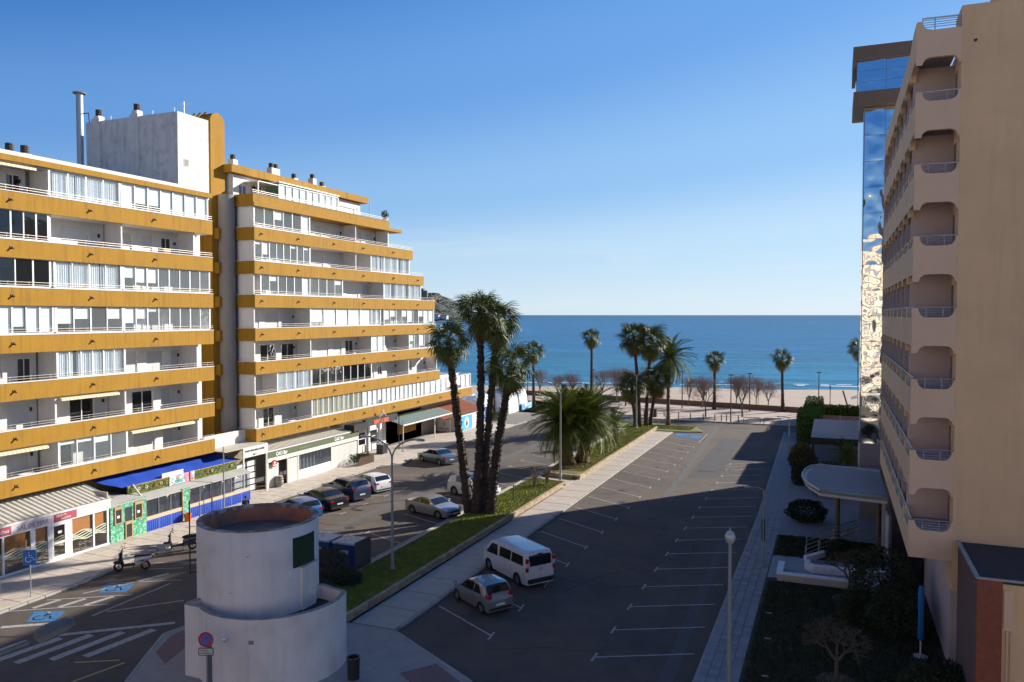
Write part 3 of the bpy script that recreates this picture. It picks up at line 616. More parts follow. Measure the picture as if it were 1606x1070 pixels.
RZ = [5.3 + 2.85 * i for i in range(8)]
for k in range(7):
    floor_of(rbk, RZ[k], 53.55, Rend[k], Rseg[k], (54.39, 59.36, 64.9, 70.09, 76.09, 81.58, 87.2, 92.5))
    z = RZ[k]
    MB().box(-47.4, XF - .201, 53.54, 53.74, z - 1.07, z - .001).build('balcony_band', YEL, rbk)
    MB().box(-47.4, XF - .245, 53.52, 53.78, z + .0015, z + .0515).build('coping', WHT, rbk)
    if k in (0, 1, 3, 4, 5, 6):
        e = MB().box(-47.1, -45.6, 53.72, 53.77, z + .05, z + .12).box(-47.1, -45.6, 53.72, 53.77, z + 1.70, z + 1.77)
        for q in range(3): e.box(-47.1 + q * .73, -47.04 + q * .73, 53.72, 53.77, z + .12, z + 1.7)
        wn = e.build('window', ALU, rbk)
        for q in range(2): MB().quad((-47.04 + q * .73, 53.745, z + .12), (-46.37 + q * .73, 53.745, z + .12), (-46.37 + q * .73, 53.745, z + 1.7), (-47.04 + q * .73, 53.745, z + 1.7)).build('pane', GLS, wn, fix=False)
    ye = Rseg[k][-1][1]
    MB().box(-58, XB - .2, 53.8, ye - .2, (0 if k == 0 else z - 1.05), z + 1.8).build('core_wall', INT, rbk)
    MB().box(-58, XB - .0, ye - .19, ye + .05, z - .8, z + 1.79).build('end_wall', WHT, rbk)
    MB().box(-58, XB - .16, ye + .06, Rend[k], z - 1.05, z - .8).build('terrace_slab', WHT, rbk)
    MB().box(-58, XF - .21, Rend[k] - .2, Rend[k] - .001, z - 1.045, z).build('balcony_band', YEL, rbk)
# roof deck slab over top floor (two ochre layers)
z = RZ[7]
MB().box(-58, XF + .05, 53.5, 78.0, z - 1.07, z - .75).build('roof_slab', YEL, rbk)
MB().box(XF - .3, XF - .08, 53.55, 75.5, z - .75, z - .05).build('roof_parapet', YEL, rbk)
MB().box(-48.5, XF - .31, 53.55, 53.77, z - .75, z - .05).build('roof_parapet', YEL, rbk)
MB().box(XF - .34, XF - .04, 53.5, 75.5, z - .05, z).build('coping', CON, rbk)
rail(rbk, z, 53.6, 75.5, XF - .2)
# penthouse
MB().box(-58, -48.0, 53.9, 73.4, z - .7, 27.1).build('wall', WHT, rbk)
MB().box(-58.5, -47.3, 53.2, 74.3, 27.1, 27.75).build('roof_fascia', YEL, rbk)
wall_openings(rbk, 25.35, 53.9, 58.0, [(54.6, 55.6, -.1, .9, 'g'), (56.2, 57.6, -.7, 1.1, 'g')], -47.78, 1.6, -.8)
wall_openings(rbk, 25.35, 68.0, 73.4, [(69.5, 72.3, -.7, .95, 's')], -47.78, 1.6, -.8)
enclosure(rbk, 25.0, 58.1, 67.2, 9, 'w', -46.3, 1.75)
g = MB(); g.quad((-47.7, 58.05, 24.9), (-46.35, 58.05, 24.9), (-46.35, 58.05, 26.7), (-47.7, 58.05, 27.0)).build('pane', GGL, rbk, fix=False)
MB().box(-47.8, -46.2, 57.98, 67.3, 26.86, 26.95).build('conservatory_roof', ALU, rbk)
MB().box(-47.75, -46.3, 55.3, 57.9, 26.55, 26.62).box(-46.4, -46.3, 55.3, 55.38, 25, 26.6).build('pergola', ALU, rbk)
MB().tube([(-46.9, 73.9, 25), (-46.9, 73.9, 27.1)], .05, 6).build('post', WHT, rbk)
for a in ((-50, 54.3, .7), (-50, 56.4, 1.1), (-50, 61.9, 1.25, True), (-50, 65.0, .8), (-50, 68.0, 1.25), (-50, 69.6, .7)):
    chimney(rbk, a[0], a[1], 27.75, a[2], .6, .45, .24, len(a) > 3)
pl = thing('potted_shrub', 'dark round shrub in an ochre pot at the far corner of the roof terrace', 'potted plant', (-45.7, 75.0, RZ[7]))
MB().lathe([(.18, 0), (.28, .4), (.2, .4)], (-45.7, 75.0, RZ[7]), 10).build('pot', YEL, pl)
q = MB()
for i in range(160):
    v = Vector((rb.gauss(0, 1), rb.gauss(0, 1), rb.gauss(0, 1))).normalized() * rb.uniform(.2, .42); c = Vector((-45.7, 75, RZ[7] + .75)) + v; d = Vector((rb.gauss(0, 1), rb.gauss(0, 1), rb.gauss(0, 1))).normalized(); e = d.orthogonal().normalized()
    q.quad(c, c + d * .1 + e * .04, c + d * .2, c + d * .1 - e * .04)
q.build('foliage', mat('dark_leaf', (.03, .06, .02), .7, var=.3), pl, fix=False)
# soft storey things: small pots and boxes on balconies
for x, y, zz, nm, lb_ in ((-45.9, 54.4, RZ[5] - .8, 'potted_plant', 'dark potted plant in the glazed corner of the third balcony down, farther block'), (-46.2, 55.0, RZ[4] - .8, 'potted_plant', 'potted greenery on the open corner balcony of the farther block'), (-45.9, 44.5, LZ[5] - .8, 'cardboard_box', 'tan box standing on the second highest balcony of the near block')):
    if nm == 'cardboard_box':
        o = MB().box(x - .25, x + .25, y - .35, y + .35, zz, zz + 1.2).build(nm, mat('cardboard', (.42, .28, .15), .9), bevel=.02); tag(o, lb_, 'box'); continue
    t = thing(nm, lb_, 'potted plant', (x, y, zz)); MB().lathe([(.15, 0), (.22, .35), (.15, .35)], (x, y, zz + .5), 9).box(x - .2, x + .2, y - .2, y + .2, zz, zz + .5).build('pot', BROWN, t); q = MB()
    for i in range(90):
        c = Vector((x + rb.gauss(0, .16), y + rb.gauss(0, .16), zz + 1.05 + rb.gauss(0, .14))); d = Vector((rb.gauss(0, 1), rb.gauss(0, 1), rb.gauss(.4, 1))).normalized(); e = d.orthogonal().normalized(); q.quad(c, c + d * .1 + e * .04, c + d * .22, c + d * .1 - e * .04)
    q.build('foliage', MATS['dark_leaf'], t, fix=False)
# ================================================================== GROUND FLOOR SHOPS
MB().box(-57.9, -47.5, 24, 53.5, .1, 4.1).build('shop_wall', mat('shop_wall_grey', (.35, .34, .33), .9, var=.1), lb)
MB().box(-47.5, -45.4, 24, 48.7, 4.10, 4.16).build('soffit', mat('dark_soffit', (.16, .12, .09), .9), lb)
# bakery terrace: striped sheet roof, glazed front at x=-43.5
bk = thing('cafe_terrace', 'glazed cafe terrace with striped metal roof and crimson fascia signs', 'cafe terrace', (-44.5, 32, .12))
mr = MB(); y = 25.0
while y < 37.25:
    mr.quad((-43.45, y, 3.12), (-43.45, y + .17, 3.12), (-46.9, y + .17, 4.0), (-46.9, y, 4.0)); mr.quad((-43.45, y + .17, 3.12), (-43.45, y + .21, 3.02), (-46.9, y + .21, 3.9), (-46.9, y + .17, 4.0))
    mr.quad((-43.45, y + .21, 3.02), (-43.45, y + .33, 3.02), (-46.9, y + .33, 3.9), (-46.9, y + .21, 3.9)); mr.quad((-43.45, y + .33, 3.02), (-43.45, y + .37, 3.12), (-46.9, y + .37, 4.0), (-46.9, y + .33, 3.9)); y += .37
mr.build('sheet_roof', mat('roof_sheet', (.58, .56, .50), .6, .1, var=.06), bk, fix=False)
MB().box(-43.5, -43.35, 25, 37.3, 2.97, 3.09).build('gutter', WHT, bk)
CRIM = mat('crimson_sign', (.42, .07, .10), .5, var=.05); PINKS = mat('pale_pink_sign', (.62, .56, .58), .5, var=.04)
for a, c, mm_ in ((27.5, 30.6, CRIM), (30.6, 33.28, PINKS), (33.28, 34.81, CRIM), (34.81, 37.3, WHT)):
    MB().box(-43.49, -43.40, a + .01, c - .01, 2.48, 2.965).build('sign_panel', mm_, bk)
PURP = mat('lilac_letter', (.34, .28, .42), .6); WL = mat('white_letter', (.82, .82, .82), .5)
text('SAL DE MAR', .38, PURP, bk, (-43.395, 30.95, 2.58), (0, 1, 0), (0, 0, 1), width=.95)
text('Churros', .2, WL, bk, (-43.395, 33.42, 2.76), (0, 1, .06), (0, -.06, 1)); text('Helados', .2, WL, bk, (-43.395, 33.75, 2.56), (0, 1, .06), (0, -.06, 1)); text('chas', .3, WL, bk, (-43.395, 29.95, 2.62), (0, 1, 0), (0, 0, 1))
fr = MB()
posts = [28.6, 30.1, 31.9, 32.25, 33.55, 33.75, 35.0, 35.25, 36.05, 37.15]
for yy, wd in ((26.5, .06), (28.4, .06), (30.15, .05), (31.95, .14), (33.0, .10), (34.35, .16), (36.05, .05), (37.1, .06)): fr.box(-43.53, -43.43, yy - wd, yy + wd, .12, 2.48)
fr.box(-43.54, -43.42, 25, 37.2, .12, .24).box(-43.54, -43.42, 25, 37.2, 2.40, 2.478)
wf = fr.build('window', ALU, bk)
CAFG = glassmat('cafe_glass', (.88, .84, .8), .05, .03, .06, (.25, .22, .2))
for a, c in ((26.5, 28.4), (28.4, 30.1), (30.2, 31.8), (32.1, 32.9), (34.5, 36.0), (36.1, 37.05)):
    MB().quad((-43.49, a, .24), (-43.49, c, .24), (-43.49, c, 2.4), (-43.49, a, 2.4)).build('pane', CAFG, wf, fix=False)
dd = MB().box(-43.50, -43.44, 33.12, 33.28, .24, 2.39).box(-43.50, -43.44, 34.02, 34.18, .24, 2.39).box(-43.50, -43.44, 33.28, 34.02, .24, .40).box(-43.50, -43.44, 33.28, 34.02, 1.14, 1.26).box(-43.50, -43.44, 33.28, 34.02, 2.24, 2.39).build('door', ALU, bk)
MB().quad((-43.47, 33.28, .40), (-43.47, 34.02, .40), (-43.47, 34.02, 2.24), (-43.47, 33.28, 2.24)).build('pane', CAFG, dd, fix=False)
MB().box(-43.435, -43.43, 33.55, 33.8, 1.75, 1.9).build('notice', WL, dd)
ORB = mat('orange_roll_blind', (.50, .24, .07), .9, var=.08)
for a, c in ((26.6, 28.3), (28.5, 29.85), (30.3, 31.55), (32.15, 32.8), (34.55, 35.85), (36.1, 36.85)):
    MB().box(-43.56, -43.54, a, c, 1.45, 2.4).build('blind', ORB, bk)
wv = MB()
for k in range(5):
    for i in range(88):
        y0 = 26.5 + i * .12; f_ = lambda y: 1.0 + k * .11 + .07 * math.sin(y * 4.2 + k) - .0
        if 31.8 < y0 < 32.1 or 32.85 < y0 < 33.28 or 33.95 < y0 < 34.5: continue
        wv.quad((-43.48, y0, f_(y0)), (-43.48, y0 + .12, f_(y0 + .12)), (-43.48, y0 + .12, f_(y0 + .12) + .07), (-43.48, y0, f_(y0) + .07))
wv.build('wave_decal', mat('frosted_wave', (.55, .55, .42), .7), bk, fix=False, kind='stuff')
MB().box(-46.5, -46.4, 25, 37.2, .12, 3.0).build('back_wall', mat('cafe_back_wall', (.24, .19, .13), .9, var=.3, scale=2), bk)
MB().box(-46.4, -43.6, 37.2, 37.28, .12, 3.5).build('side_wall', CON, bk); MB().box(-46.4, -43.6, 25, 37.2, .12, .15).build('terrace_floor', CON, bk)
def chair_at(x, y, rz, label, first=[None], group='metal terrace chairs behind the cafe glass'):
    if first[0] is None:
        t = thing('terrace_chair', label, 'chair', (0, 0, 0), 0, group)
        MB().box(-.21, .21, -.21, .21, .43, .46).build('seat', STEEL, t)
        for a in (-1, 1):
            for b_ in (-1, 1): MB().tube([(a * .2, b_ * .2, 0), (a * .19, b_ * .19, .44)], .014, 5).build('leg', STEEL, t)
        MB().tube([(-.2, -.2, .44), (-.26, -.2, .85), (-.27, .2, .85), (-.2, .2, .44)], .016, 5).tube([(-.24, -.2, .65), (-.24, .2, .65)], .012, 5).tube([(-.22, -.2, .66), (.18, -.2, .64), (.2, -.2, .4)], .014, 5).tube([(-.22, .2, .66), (.18, .2, .64), (.2, .2, .4)], .014, 5).build('back_frame', STEEL, t)
        first[0] = t; t.location = (x, y, .15); t.rotation_euler = (0, 0, rz); return t
    return dup(first[0], (x, y, .15), rz, label, group)
for i, (x, y, rz, s) in enumerate(((-43.95, 30.35, .2, 'metal chair behind the leftmost cafe window'), (-43.95, 32.5, .1, 'metal chair behind the cafe window by the blue wheelchair sign'), (-43.95, 32.95, 1.6, 'metal chair just left of the cafe door, behind glass'), (-43.9, 35.4, 0, 'metal chair just right of the cafe door, behind glass'), (-43.9, 35.85, .1, 'second metal chair right of the cafe door, behind glass'), (-44.3, 36.5, 1.4, 'metal chair at the right end of the glazed cafe terrace'))): chair_at(x, y, rz, s)
# green panelled terrace with blue skirts
GRN = mat('green_leaf_panel', (.06, .30, .17), .8, var=.5, scale=9, alt=(.22, .50, .34), altscale=6, altw=(.5, .56))
BLT = mat('blue_tarpaulin', (.02, .07, .42), .55, var=.15, scale=2, bump=.5, bscale=5); BTN = mat('greenery_panel', (.12, .16, .035), .9, var=.6, scale=9, alt=(.35, .28, .10), altscale=5, altw=(.56, .62), bump=1, bscale=12)
gt = thing('bar_terrace', 'green panelled bar terrace with blue skirts and clear plastic windows', 'bar terrace', (-44.5, 43, .12))
for a, c, z0, z1 in ((37.32, 37.58, .12, 2.56), (37.58, 38.2, .12, 1.25), (37.58, 38.2, 2.42, 2.57), (38.2, 39.18, 2.2, 2.58), (38.2, 38.42, .12, 2.2), (39.02, 39.18, .12, 2.2), (39.18, 39.85, 2.45, 2.6), (39.18, 39.85, .12, 1.25), (39.85, 40.2, .12, 2.6), (38.42, 39.02, 1.3, 2.2)):
    MB().box(-43.55 - rb.uniform(0, .004), -43.45, a, c, z0, z1).build('green_panel', GRN if not (a == 38.42) else CLR, gt)
BBD = mat('chalkboard', (.015, .013, .013), .6); 
def board(y0, y1, z0, z1):
    o = MB().box(-43.45, -43.38, y0, y0 + .07, z0, z1).box(-43.45, -43.38, y1 - .07, y1, z0, z1).box(-43.45, -43.38, y0 + .07, y1 - .07, z0, z0 + .07).box(-43.45, -43.38, y0 + .07, y1 - .07, z1 - .07, z1).box(-43.45, -43.38, y0, y1, z1 + .001, z1 + .13).build('board_frame', WOOD, gt)
    MB().box(-43.44, -43.41, y0 + .07, y1 - .07, z0 + .07, z1 - .07).build('chalkboard', BBD, o); return o
for q in ((37.6, 38.18, 1.25, 2.28), (39.2, 39.83, 1.25, 2.3), (38.42, 39.0, .15, 1.15)):
    o = board(*q); 
    if q[3] > 2: MB().box(-43.408, -43.404, (q[0] + q[1]) / 2 - .1, (q[0] + q[1]) / 2 + .1, q[2] + .4, q[2] + .56).build('menu_card', WL, o)
for a, c in ((40.2, 43.45), (44.05, 50.6)):
    n_ = round((c - a) / 1.05); 
    for i in range(n_):
        y0 = a + (c - a) * i / n_; y1 = a + (c - a) * (i + 1) / n_
        v = MB(); NQ = 6
        for q in range(NQ):
            ya_, yb_ = y0 + (y1 - y0) * q / NQ, y0 + (y1 - y0) * (q + 1) / NQ; w1, w2 = .03 * math.sin(ya_ * 9), .03 * math.sin(yb_ * 9)
            v.quad((-43.5 + w1, ya_, 1.18), (-43.5 + w2, yb_, 1.18), (-43.5, yb_, 2.3), (-43.5, ya_, 2.3))
        v.build('plastic_window', CLR, gt, fix=False, smooth=True)
        MB().tube([(-43.46, y0, .15), (-43.46, y0, 2.33)], .02, 5).build('post', STEEL, gt)
    MB().box(-43.52, -43.44, a, c, .90, 1.16).build('rope_band', mat('rope_band', (.50, .42, .30), .9, var=.4, scale=14), gt)
    v = MB(); NQ = int((c - a) / .09)
    for q in range(NQ):
        ya_, yb_ = a + (c - a) * q / NQ, a + (c - a) * (q + 1) / NQ; w1, w2 = .045 * (q % 2), .045 * ((q + 1) % 2)
        v.quad((-43.47 + w1, ya_, .14), (-43.47 + w2, yb_, .14), (-43.47 + w2 * .5, yb_, .9), (-43.47 + w1 * .5, ya_, .9))
    v.build('tarp_skirt', BLT, gt, fix=False)
MB().box(-43.55, -43.42, 43.45, 44.05, .12, 2.42).build('green_panel', GRN, gt); MB().box(-43.56, -43.40, 43.4, 43.45, .12, 2.43).box(-43.56, -43.40, 44.05, 44.1, .12, 2.43).build('trim', WOOD, gt)
MB().add([(-44.45, 37.3, 2.78), (-43.44, 37.3, 2.56), (-43.44, 40.2, 2.56), (-44.45, 40.2, 2.78), (-44.45, 37.3, 2.70), (-43.44, 37.3, 2.48), (-43.44, 40.2, 2.48), (-44.45, 40.2, 2.70)], [(0, 1, 2, 3), (4, 5, 6, 7), (0, 1, 5, 4), (1, 2, 6, 5), (2, 3, 7, 6)]).add([(-44.45, 40.21, 2.62), (-43.44, 40.21, 2.36), (-43.44, 50.7, 2.36), (-44.45, 50.7, 2.62), (-44.45, 40.21, 2.54), (-43.44, 40.21, 2.3), (-43.44, 50.7, 2.3), (-44.45, 50.7, 2.54)], [(0, 1, 2, 3), (4, 5, 6, 7), (0, 1, 5, 4), (1, 2, 6, 5), (2, 3, 7, 6)]).build('flat_roof', mat('roof_membrane', (.40, .39, .36), .7, var=.12, scale=1), gt)
MB().box(-44.55, -44.47, 39.6, 50.2, 2.6, 3.24).build('greenery_panel', BTN, gt)
lf = MB()
for i in range(2600):
    c = Vector((-44.46 + rb.uniform(0, .07), rb.uniform(39.6, 50.2), rb.uniform(2.66, 3.26))); d = Vector((rb.uniform(0, .6), rb.gauss(0, 1), rb.gauss(0, 1))).normalized(); e = Vector((.6, rb.gauss(0, .5), rb.gauss(0, .5))).cross(d).normalized(); lf.quad(c, c + d * .05 + e * .02, c + d * .1, c + d * .05 - e * .02)
lf.build('leaves', mat('panel_leaf', (.16, .22, .04), .7, var=.4), gt, kind='stuff', fix=False)
for y, cc in ((41.1, (.8, .7, .5)), (41.9, (.55, .2, .04)), (42.4, (.8, .6, .4)), (42.9, (.6, .25, .05)), (44.0, (.7, .45, .02)), (48.9, (.6, .25, .05)), (46.9, (.7, .1, .15)), (47.4, (.7, .7, .5)), (49.5, (.7, .6, .4)), (40.45, (.8, .78, .7))):
    m = MB()
    for k in range(7): a = k * .9; m.lathe([(.001, 0), (.06, .03), (.001, .06)], (-44.38, y + .09 * math.cos(a), 2.98 + .09 * math.sin(a)), 6)
    m.build('paper_flower', mat('flower_%d' % int(y * 10), cc, .8), gt)
MB().box(-44.44, -44.40, 43.2, 45.6, 2.64, 3.32).build('painted_panel', mat('panel_pink_blue', (.75, .30, .42), .7, var=.2, scale=3, alt=(.55, .78, .85), altscale=1.2, altw=(.46, .5)), gt)
text('BIBI', .34, mat('teal_letter', (.1, .45, .55), .6), gt, (-44.385, 43.75, 2.74), (0, 1, 0), (0, 0, 1), width=1.1)
MB().tube([(-44.5, 39.6, 3.27), (-44.5, 50.2, 3.27)], .03, 5).build('rail', WOOD, gt); MB().tube([(-43.8, 40.1, 2.6), (-44.45, 40.0, 3.35)], .06, 6).build('white_pipe', WHT, gt)
# blue tarpaulin awning
aw = MB(); NY_ = 40; NX_ = 6
for i in range(NY_ + 1):
    for j in range(NX_ + 1):
        y = 38.0 + 11.6 * i / NY_ + 1.2 * j / NX_; x = -46.6 + 2.05 * j / NX_; z = 4.02 - .74 * j / NX_ + .06 * noise.noise((y * 1.1, x * 2, 0)) - .10 * math.sin(math.pi * j / NX_) * abs(math.sin(y * 1.6)); aw.v.append((x, y, z))
aw.f = [(i * (NX_ + 1) + j, (i + 1) * (NX_ + 1) + j, (i + 1) * (NX_ + 1) + j + 1, i * (NX_ + 1) + j + 1) for i in range(NY_) for j in range(NX_)]; aw.m = [0] * len(aw.f)
aw.build('blue_awning', BLT, gt, fix=False, smooth=True)
MB().box(-44.53, -44.49, 42.6, 44.6, 3.30, 3.62).build('blank_sign', WHT, gt)
MB().box(-46.9, -44.46, 37.3, 39.4, 2.72, 2.80).build('flat_roof', MATS['roof_membrane'], gt)
MB().box(-47.2, -47.1, 37.3, 50.2, .12, 4).build('back_wall', MATS['cafe_back_wall'], gt); MB().box(-47.1, -43.6, 37.35, 50.0, .12, .16).build('terrace_floor', BROWN, gt)
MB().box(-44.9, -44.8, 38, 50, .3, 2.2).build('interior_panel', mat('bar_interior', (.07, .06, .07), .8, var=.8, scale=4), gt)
# entrance gate with white name board, and CAO bar
en = thing('entrance_canopy', 'white slatted entrance with name board between the two terraces', 'entrance', (-44, 51, .12))
MB().box(-44.35, -44.27, 50.75, 53.75, 3.35, 4.15).build('name_board', WHT, en)
BLK = mat('black_letter', (.02, .02, .02), .6)
text('ROSES WELLNESS CENTRE', .2, BLK, en, (-44.26, 50.95, 3.80), (0, 1, 0), (0, 0, 1), bold=.004); text('Bar 2', .19, BLK, en, (-44.26, 51.9, 3.46), (0, 1, 0), (0, 0, 1), bold=.006)
for yy in (50.8, 53.6): MB().box(-44.38, -44.26, yy - .06, yy + .06, .12, 3.35).build('post', WHT, en)
for k in range(5): MB().box(-45.4, -45.35, 50.9, 53.5, .25 + k * .52, .65 + k * .52).build('slat', WHT, en)
r_ = MB(); y = 48.7
while y < 53.7: r_.box(-47.3, -44.3, y, y + .22, 4.16, 4.22); r_.box(-47.3, -44.3, y + .22, y + .34, 4.12, 4.17); y += .34
r_.build('slatted_roof', mat('bar_roof', (.60, .56, .48), .7, var=.08), en)
MB().box(-46.6, -46.4, 48.8, 53.5, 4.2, 5.25).build('parapet', WHT, en); MB().box(-46.4, -46.3, 50.9, 53.6, .12, 4.1).build('back_wall', MATS['cafe_back_wall'], en)
cb_ = thing('cafe_bar', 'white bar terrace with dark green fascia sign and roller screens', 'bar', (-44.5, 58, .12))
GS = mat('olive_green_sign', (.085, .115, .055), .6, var=.05)
MB().box(-42.95, -42.85, 52.0, 65.4, 3.02, 3.62).build('sign_board', GS, cb_)
MB().box(-43.0, -42.84, 51.95, 65.45, 3.62, 3.72).build('trim', WHT, cb_)
for yy in (53.0, 61.3): text('CAO Bar' if yy < 60 else 'CAO Bar', .50, WL, cb_, (-42.84, yy, 3.12), (0, 1, 0), (0, 0, 1), width=.78, bold=.012)
for yy in (56.0, 63.9): text('Lounge Bar Restaurant' if yy < 60 else 'Lounge Bar', .2, mat('gold_letter', (.42, .38, .2), .6), cb_, (-42.84, yy, 3.22), (0, 1, 0), (0, 0, 1), width=.75)
MB().box(-43.0, -42.82, 52.0, 65.3, 2.62, 3.0).build('awning_cassette', mat('cream_cassette', (.68, .64, .56), .6), cb_)
r_ = MB(); y = 52.0
while y < 65.4: r_.add([(-47.3, y, 4.15), (-42.9, y, 3.74), (-42.9, y + .05, 3.78), (-47.3, y + .05, 4.19), (-42.9, y + .42, 3.74), (-47.3, y + .42, 4.15)], [(0, 1, 2, 3), (3, 2, 4, 5)]); y += .42
r_.build('sheet_roof', MATS['bar_roof'], cb_, fix=False)
m = MB(); y = 53.6
while y < 68: m.box(-45.32, -45.2, y, y + .12, 4.0, 4.3 if False else 4.22); y += .3
m.build('dentil_trim', WHT, cb_, kind='stuff')
for yy in (52.05, 54.6, 56.05, 60.9, 65.3): MB().box(-43.0, -42.88, yy - .07, yy + .07, .12, 2.62).build('post', mat('cream_frame', (.62, .60, .50), .6), cb_)
CLP = mat('corrugated_screen', (.62, .61, .57), .7, var=.08)
def corr(y0, y1, z0, z1, x=-42.95, m_=CLP, st=.1, nm='screen'):
    v = MB(); n_ = max(2, int((y1 - y0) / st))
    for q in range(n_):
        a_, b_ = y0 + (y1 - y0) * q / n_, y0 + (y1 - y0) * (q + 1) / n_; v.quad((x + .03 * (q % 2), a_, z0), (x + .03 * ((q + 1) % 2), b_, z0), (x + .03 * ((q + 1) % 2), b_, z1), (x + .03 * (q % 2), a_, z1))
    return v.build(nm, m_, cb_, fix=False)
corr(52.1, 53.45, .14, 2.4, nm='side_sheet'); corr(54.7, 56.0, .14, 2.5, -42.93); corr(61.0, 65.2, .14, 2.5)
MB().box(-42.96, -42.92, 56.15, 60.85, .14, 1.05).build('screen_base', BLIND, cb_)
v = MB().quad((-42.94, 56.15, 1.05), (-42.94, 60.85, 1.05), (-42.94, 60.85, 2.55), (-42.94, 56.15, 2.55)).build('plastic_window', CLR, cb_, fix=False)
for q in range(9): MB().box(-43.9, -43.88, 56.5 + q * .5, 56.62 + q * .5, .8, 2.5).build('curtain_strip', CURT, cb_)
MB().box(-46.9, -46.8, 52, 65.3, .12, 4).build('back_wall', MATS['cafe_back_wall'], cb_); MB().box(-46.8, -43, 52, 65.3, .12, .16).build('floor', BROWN, cb_)
MB().box(-46.8, -43.0, 65.25, 65.35, .12, 3.6).build('side_wall', CON, cb_)
ds = MB().lathe([(.001, 0), (.34, 0), (.34, .05), (.001, .05)], (0, 0, 0), 20); ds.v = [(-42.78 + v_[2], 52.7 + v_[0], 2.45 + v_[1]) for v_ in ds.v]; ds.build('round_sign', mat('red_round_sign', (.40, .02, .03), .5), cb_)
ds = MB().lathe([(.001, 0), (.12, 0), (.12, .02), (.001, .02)], (0, 0, 0), 5); ds.v = [(-42.72 + v_[2], 52.7 + v_[0], 2.52 + v_[1]) for v_ in ds.v]; ds.build('star_emblem', WL, cb_)
MB().box(-42.72, -42.70, 52.48, 52.92, 2.24, 2.34).build('sign_band', WL, cb_)
cb_.location = (-46.3, 60.43, .12); cb_.scale = (1, 1.0419, .9)
bar = thing('barrel', 'weathered grey wooden barrel standing at the bar door', 'barrel', (-44.4, 55.35, .13))
mb = MB().lathe([(.001, 0), (.27, 0), (.34, .28), (.36, .48), (.34, .68), (.27, .95), (.001, .95)], (-44.4, 55.35, .13), 16).build('staves', mat('grey_barrel', (.40, .36, .31), .9, var=.25, scale=5, streak=.3), bar); autosmooth(mb)
for zz, r0 in ((.18, .325), (.34, .352), (.62, .352), (.8, .325)): MB().lathe([(r0 - .02, 0), (r0 + .008, 0), (r0 + .008, .05), (r0 - .02, .05)], (-44.4, 55.35, .13 + zz), 16).build('hoop', DARKM, bar)
pot = thing('plant_pot', 'bright orange plant pot at the foot of the green terrace pillar', 'plant pot', (-43.05, 43.5, .13)); MB().lathe([(.001, 0), (.19, 0), (.27, .52), (.27, .58), (.22, .58), (.2, .45), (.001, .45)], (-43.05, 43.5, .13), 16).build('pot', mat('orange_plastic', (.62, .12, .02), .5), pot)
MB().lathe([(.001, 0), (.2, 0), (.001, .02)], (-43.05, 43.5, .6), 10).build('soil', BROWN, pot)
# rent a bike area, sheds
rk = thing('bike_rental_shop', 'white slatted bike rental front with black canopy and red sign', 'bike rental', (-46.5, 70, .1))
MB().box(-47.3, -47.2, 65.5, 77.5, .1, 4.2).build('wall', WHT, rk)
for k in range(4):
    f = MB().box(-47.2, -47.1, 66.6 + k * 2.4, 68.4 + k * 2.4, .9, .98).box(-47.2, -47.1, 66.6 + k * 2.4, 68.4 + k * 2.4, 2.3, 2.38).box(-47.2, -47.1, 66.6 + k * 2.4, 66.7 + k * 2.4, .98, 2.3).box(-47.2, -47.1, 68.3 + k * 2.4, 68.4 + k * 2.4, .98, 2.3).box(-47.2, -47.1, 66.6 + k * 2.4, 68.4 + k * 2.4, 1.6, 1.66).build('window', BLIND, rk)
    MB().box(-47.19, -47.16, 66.7 + k * 2.4, 68.3 + k * 2.4, .98, 2.3).build('pane', DGL, f)
for yy in (66.2, 68.9, 71.3, 73.6, 76): MB().box(-47.2, -46.9, yy - .15, yy + .15, .1, 3.9).build('pilaster', BLIND, rk)
MB().box(-45.6, -44.4, 66.9, 69.5, 3.3, 3.95).build('black_canopy', mat('black_canvas', (.012, .01, .014), .7), rk)
MB().box(-45.2, -44.8, 69.6, 76.0, 3.4, 4.1).build('sign_board', mat('dark_sign', (.02, .022, .02), .6), rk)
text('RENT A BIKE', .55, mat('red_letter', (.75, .13, .06), .5), rk, (-44.78, 71.2, 3.52), (0, 1, 0), (0, 0, 1), width=.92, bold=.03)
MB().tube([(-44.75, 72.2, 4.1), (-44.75, 72.9, 4.6), (-44.75, 73.6, 4.1)], [.04, .11, .04], 6).tube([(-44.75, 72.9, 4.55), (-44.75, 72.9, 4.95)], [.11, .03], 6).tube([(-44.75, 72.65, 4.75), (-44.75, 73.15, 4.75)], .04, 5).build('figure_emblem', mat('peach_figure', (.65, .45, .35), .6), rk)
for yy in (69.7, 76.0): MB().tube([(-44.6, yy, .1), (-44.6, yy, 3.9)], .05, 6).build('post', DARKM, rk)
pf = thing('planter_fence', 'low dark picket planter with shrubs at the end of the bar terrace', 'planter', (-43.5, 66.8, .1))
for i in range(16): MB().box(-43.1, -43.05, 65.7 + i * .17, 65.8 + i * .17, .1, .85 + .06 * (i % 3)).build('picket', BROWN, pf)
for i in range(7): MB().box(-43.2 - i * .2, -43.1 - i * .2, 68.45, 68.5, .1, .85).build('picket', BROWN, pf)
q = MB()
for i in range(900):
    c = Vector((-43.8 + rb.uniform(-.5, .5), rb.uniform(65.6, 68.3), .4 + rb.random() * .7)); d = Vector((rb.gauss(0, 1), rb.gauss(0, 1), rb.gauss(.5, 1))).normalized(); e = d.orthogonal().normalized(); q.quad(c, c + d * .1 + e * .03, c + d * .2, c + d * .1 - e * .03)
q.build('foliage', mat('shrub_leaf', (.035, .06, .02), .8, var=.4), pf, fix=False)
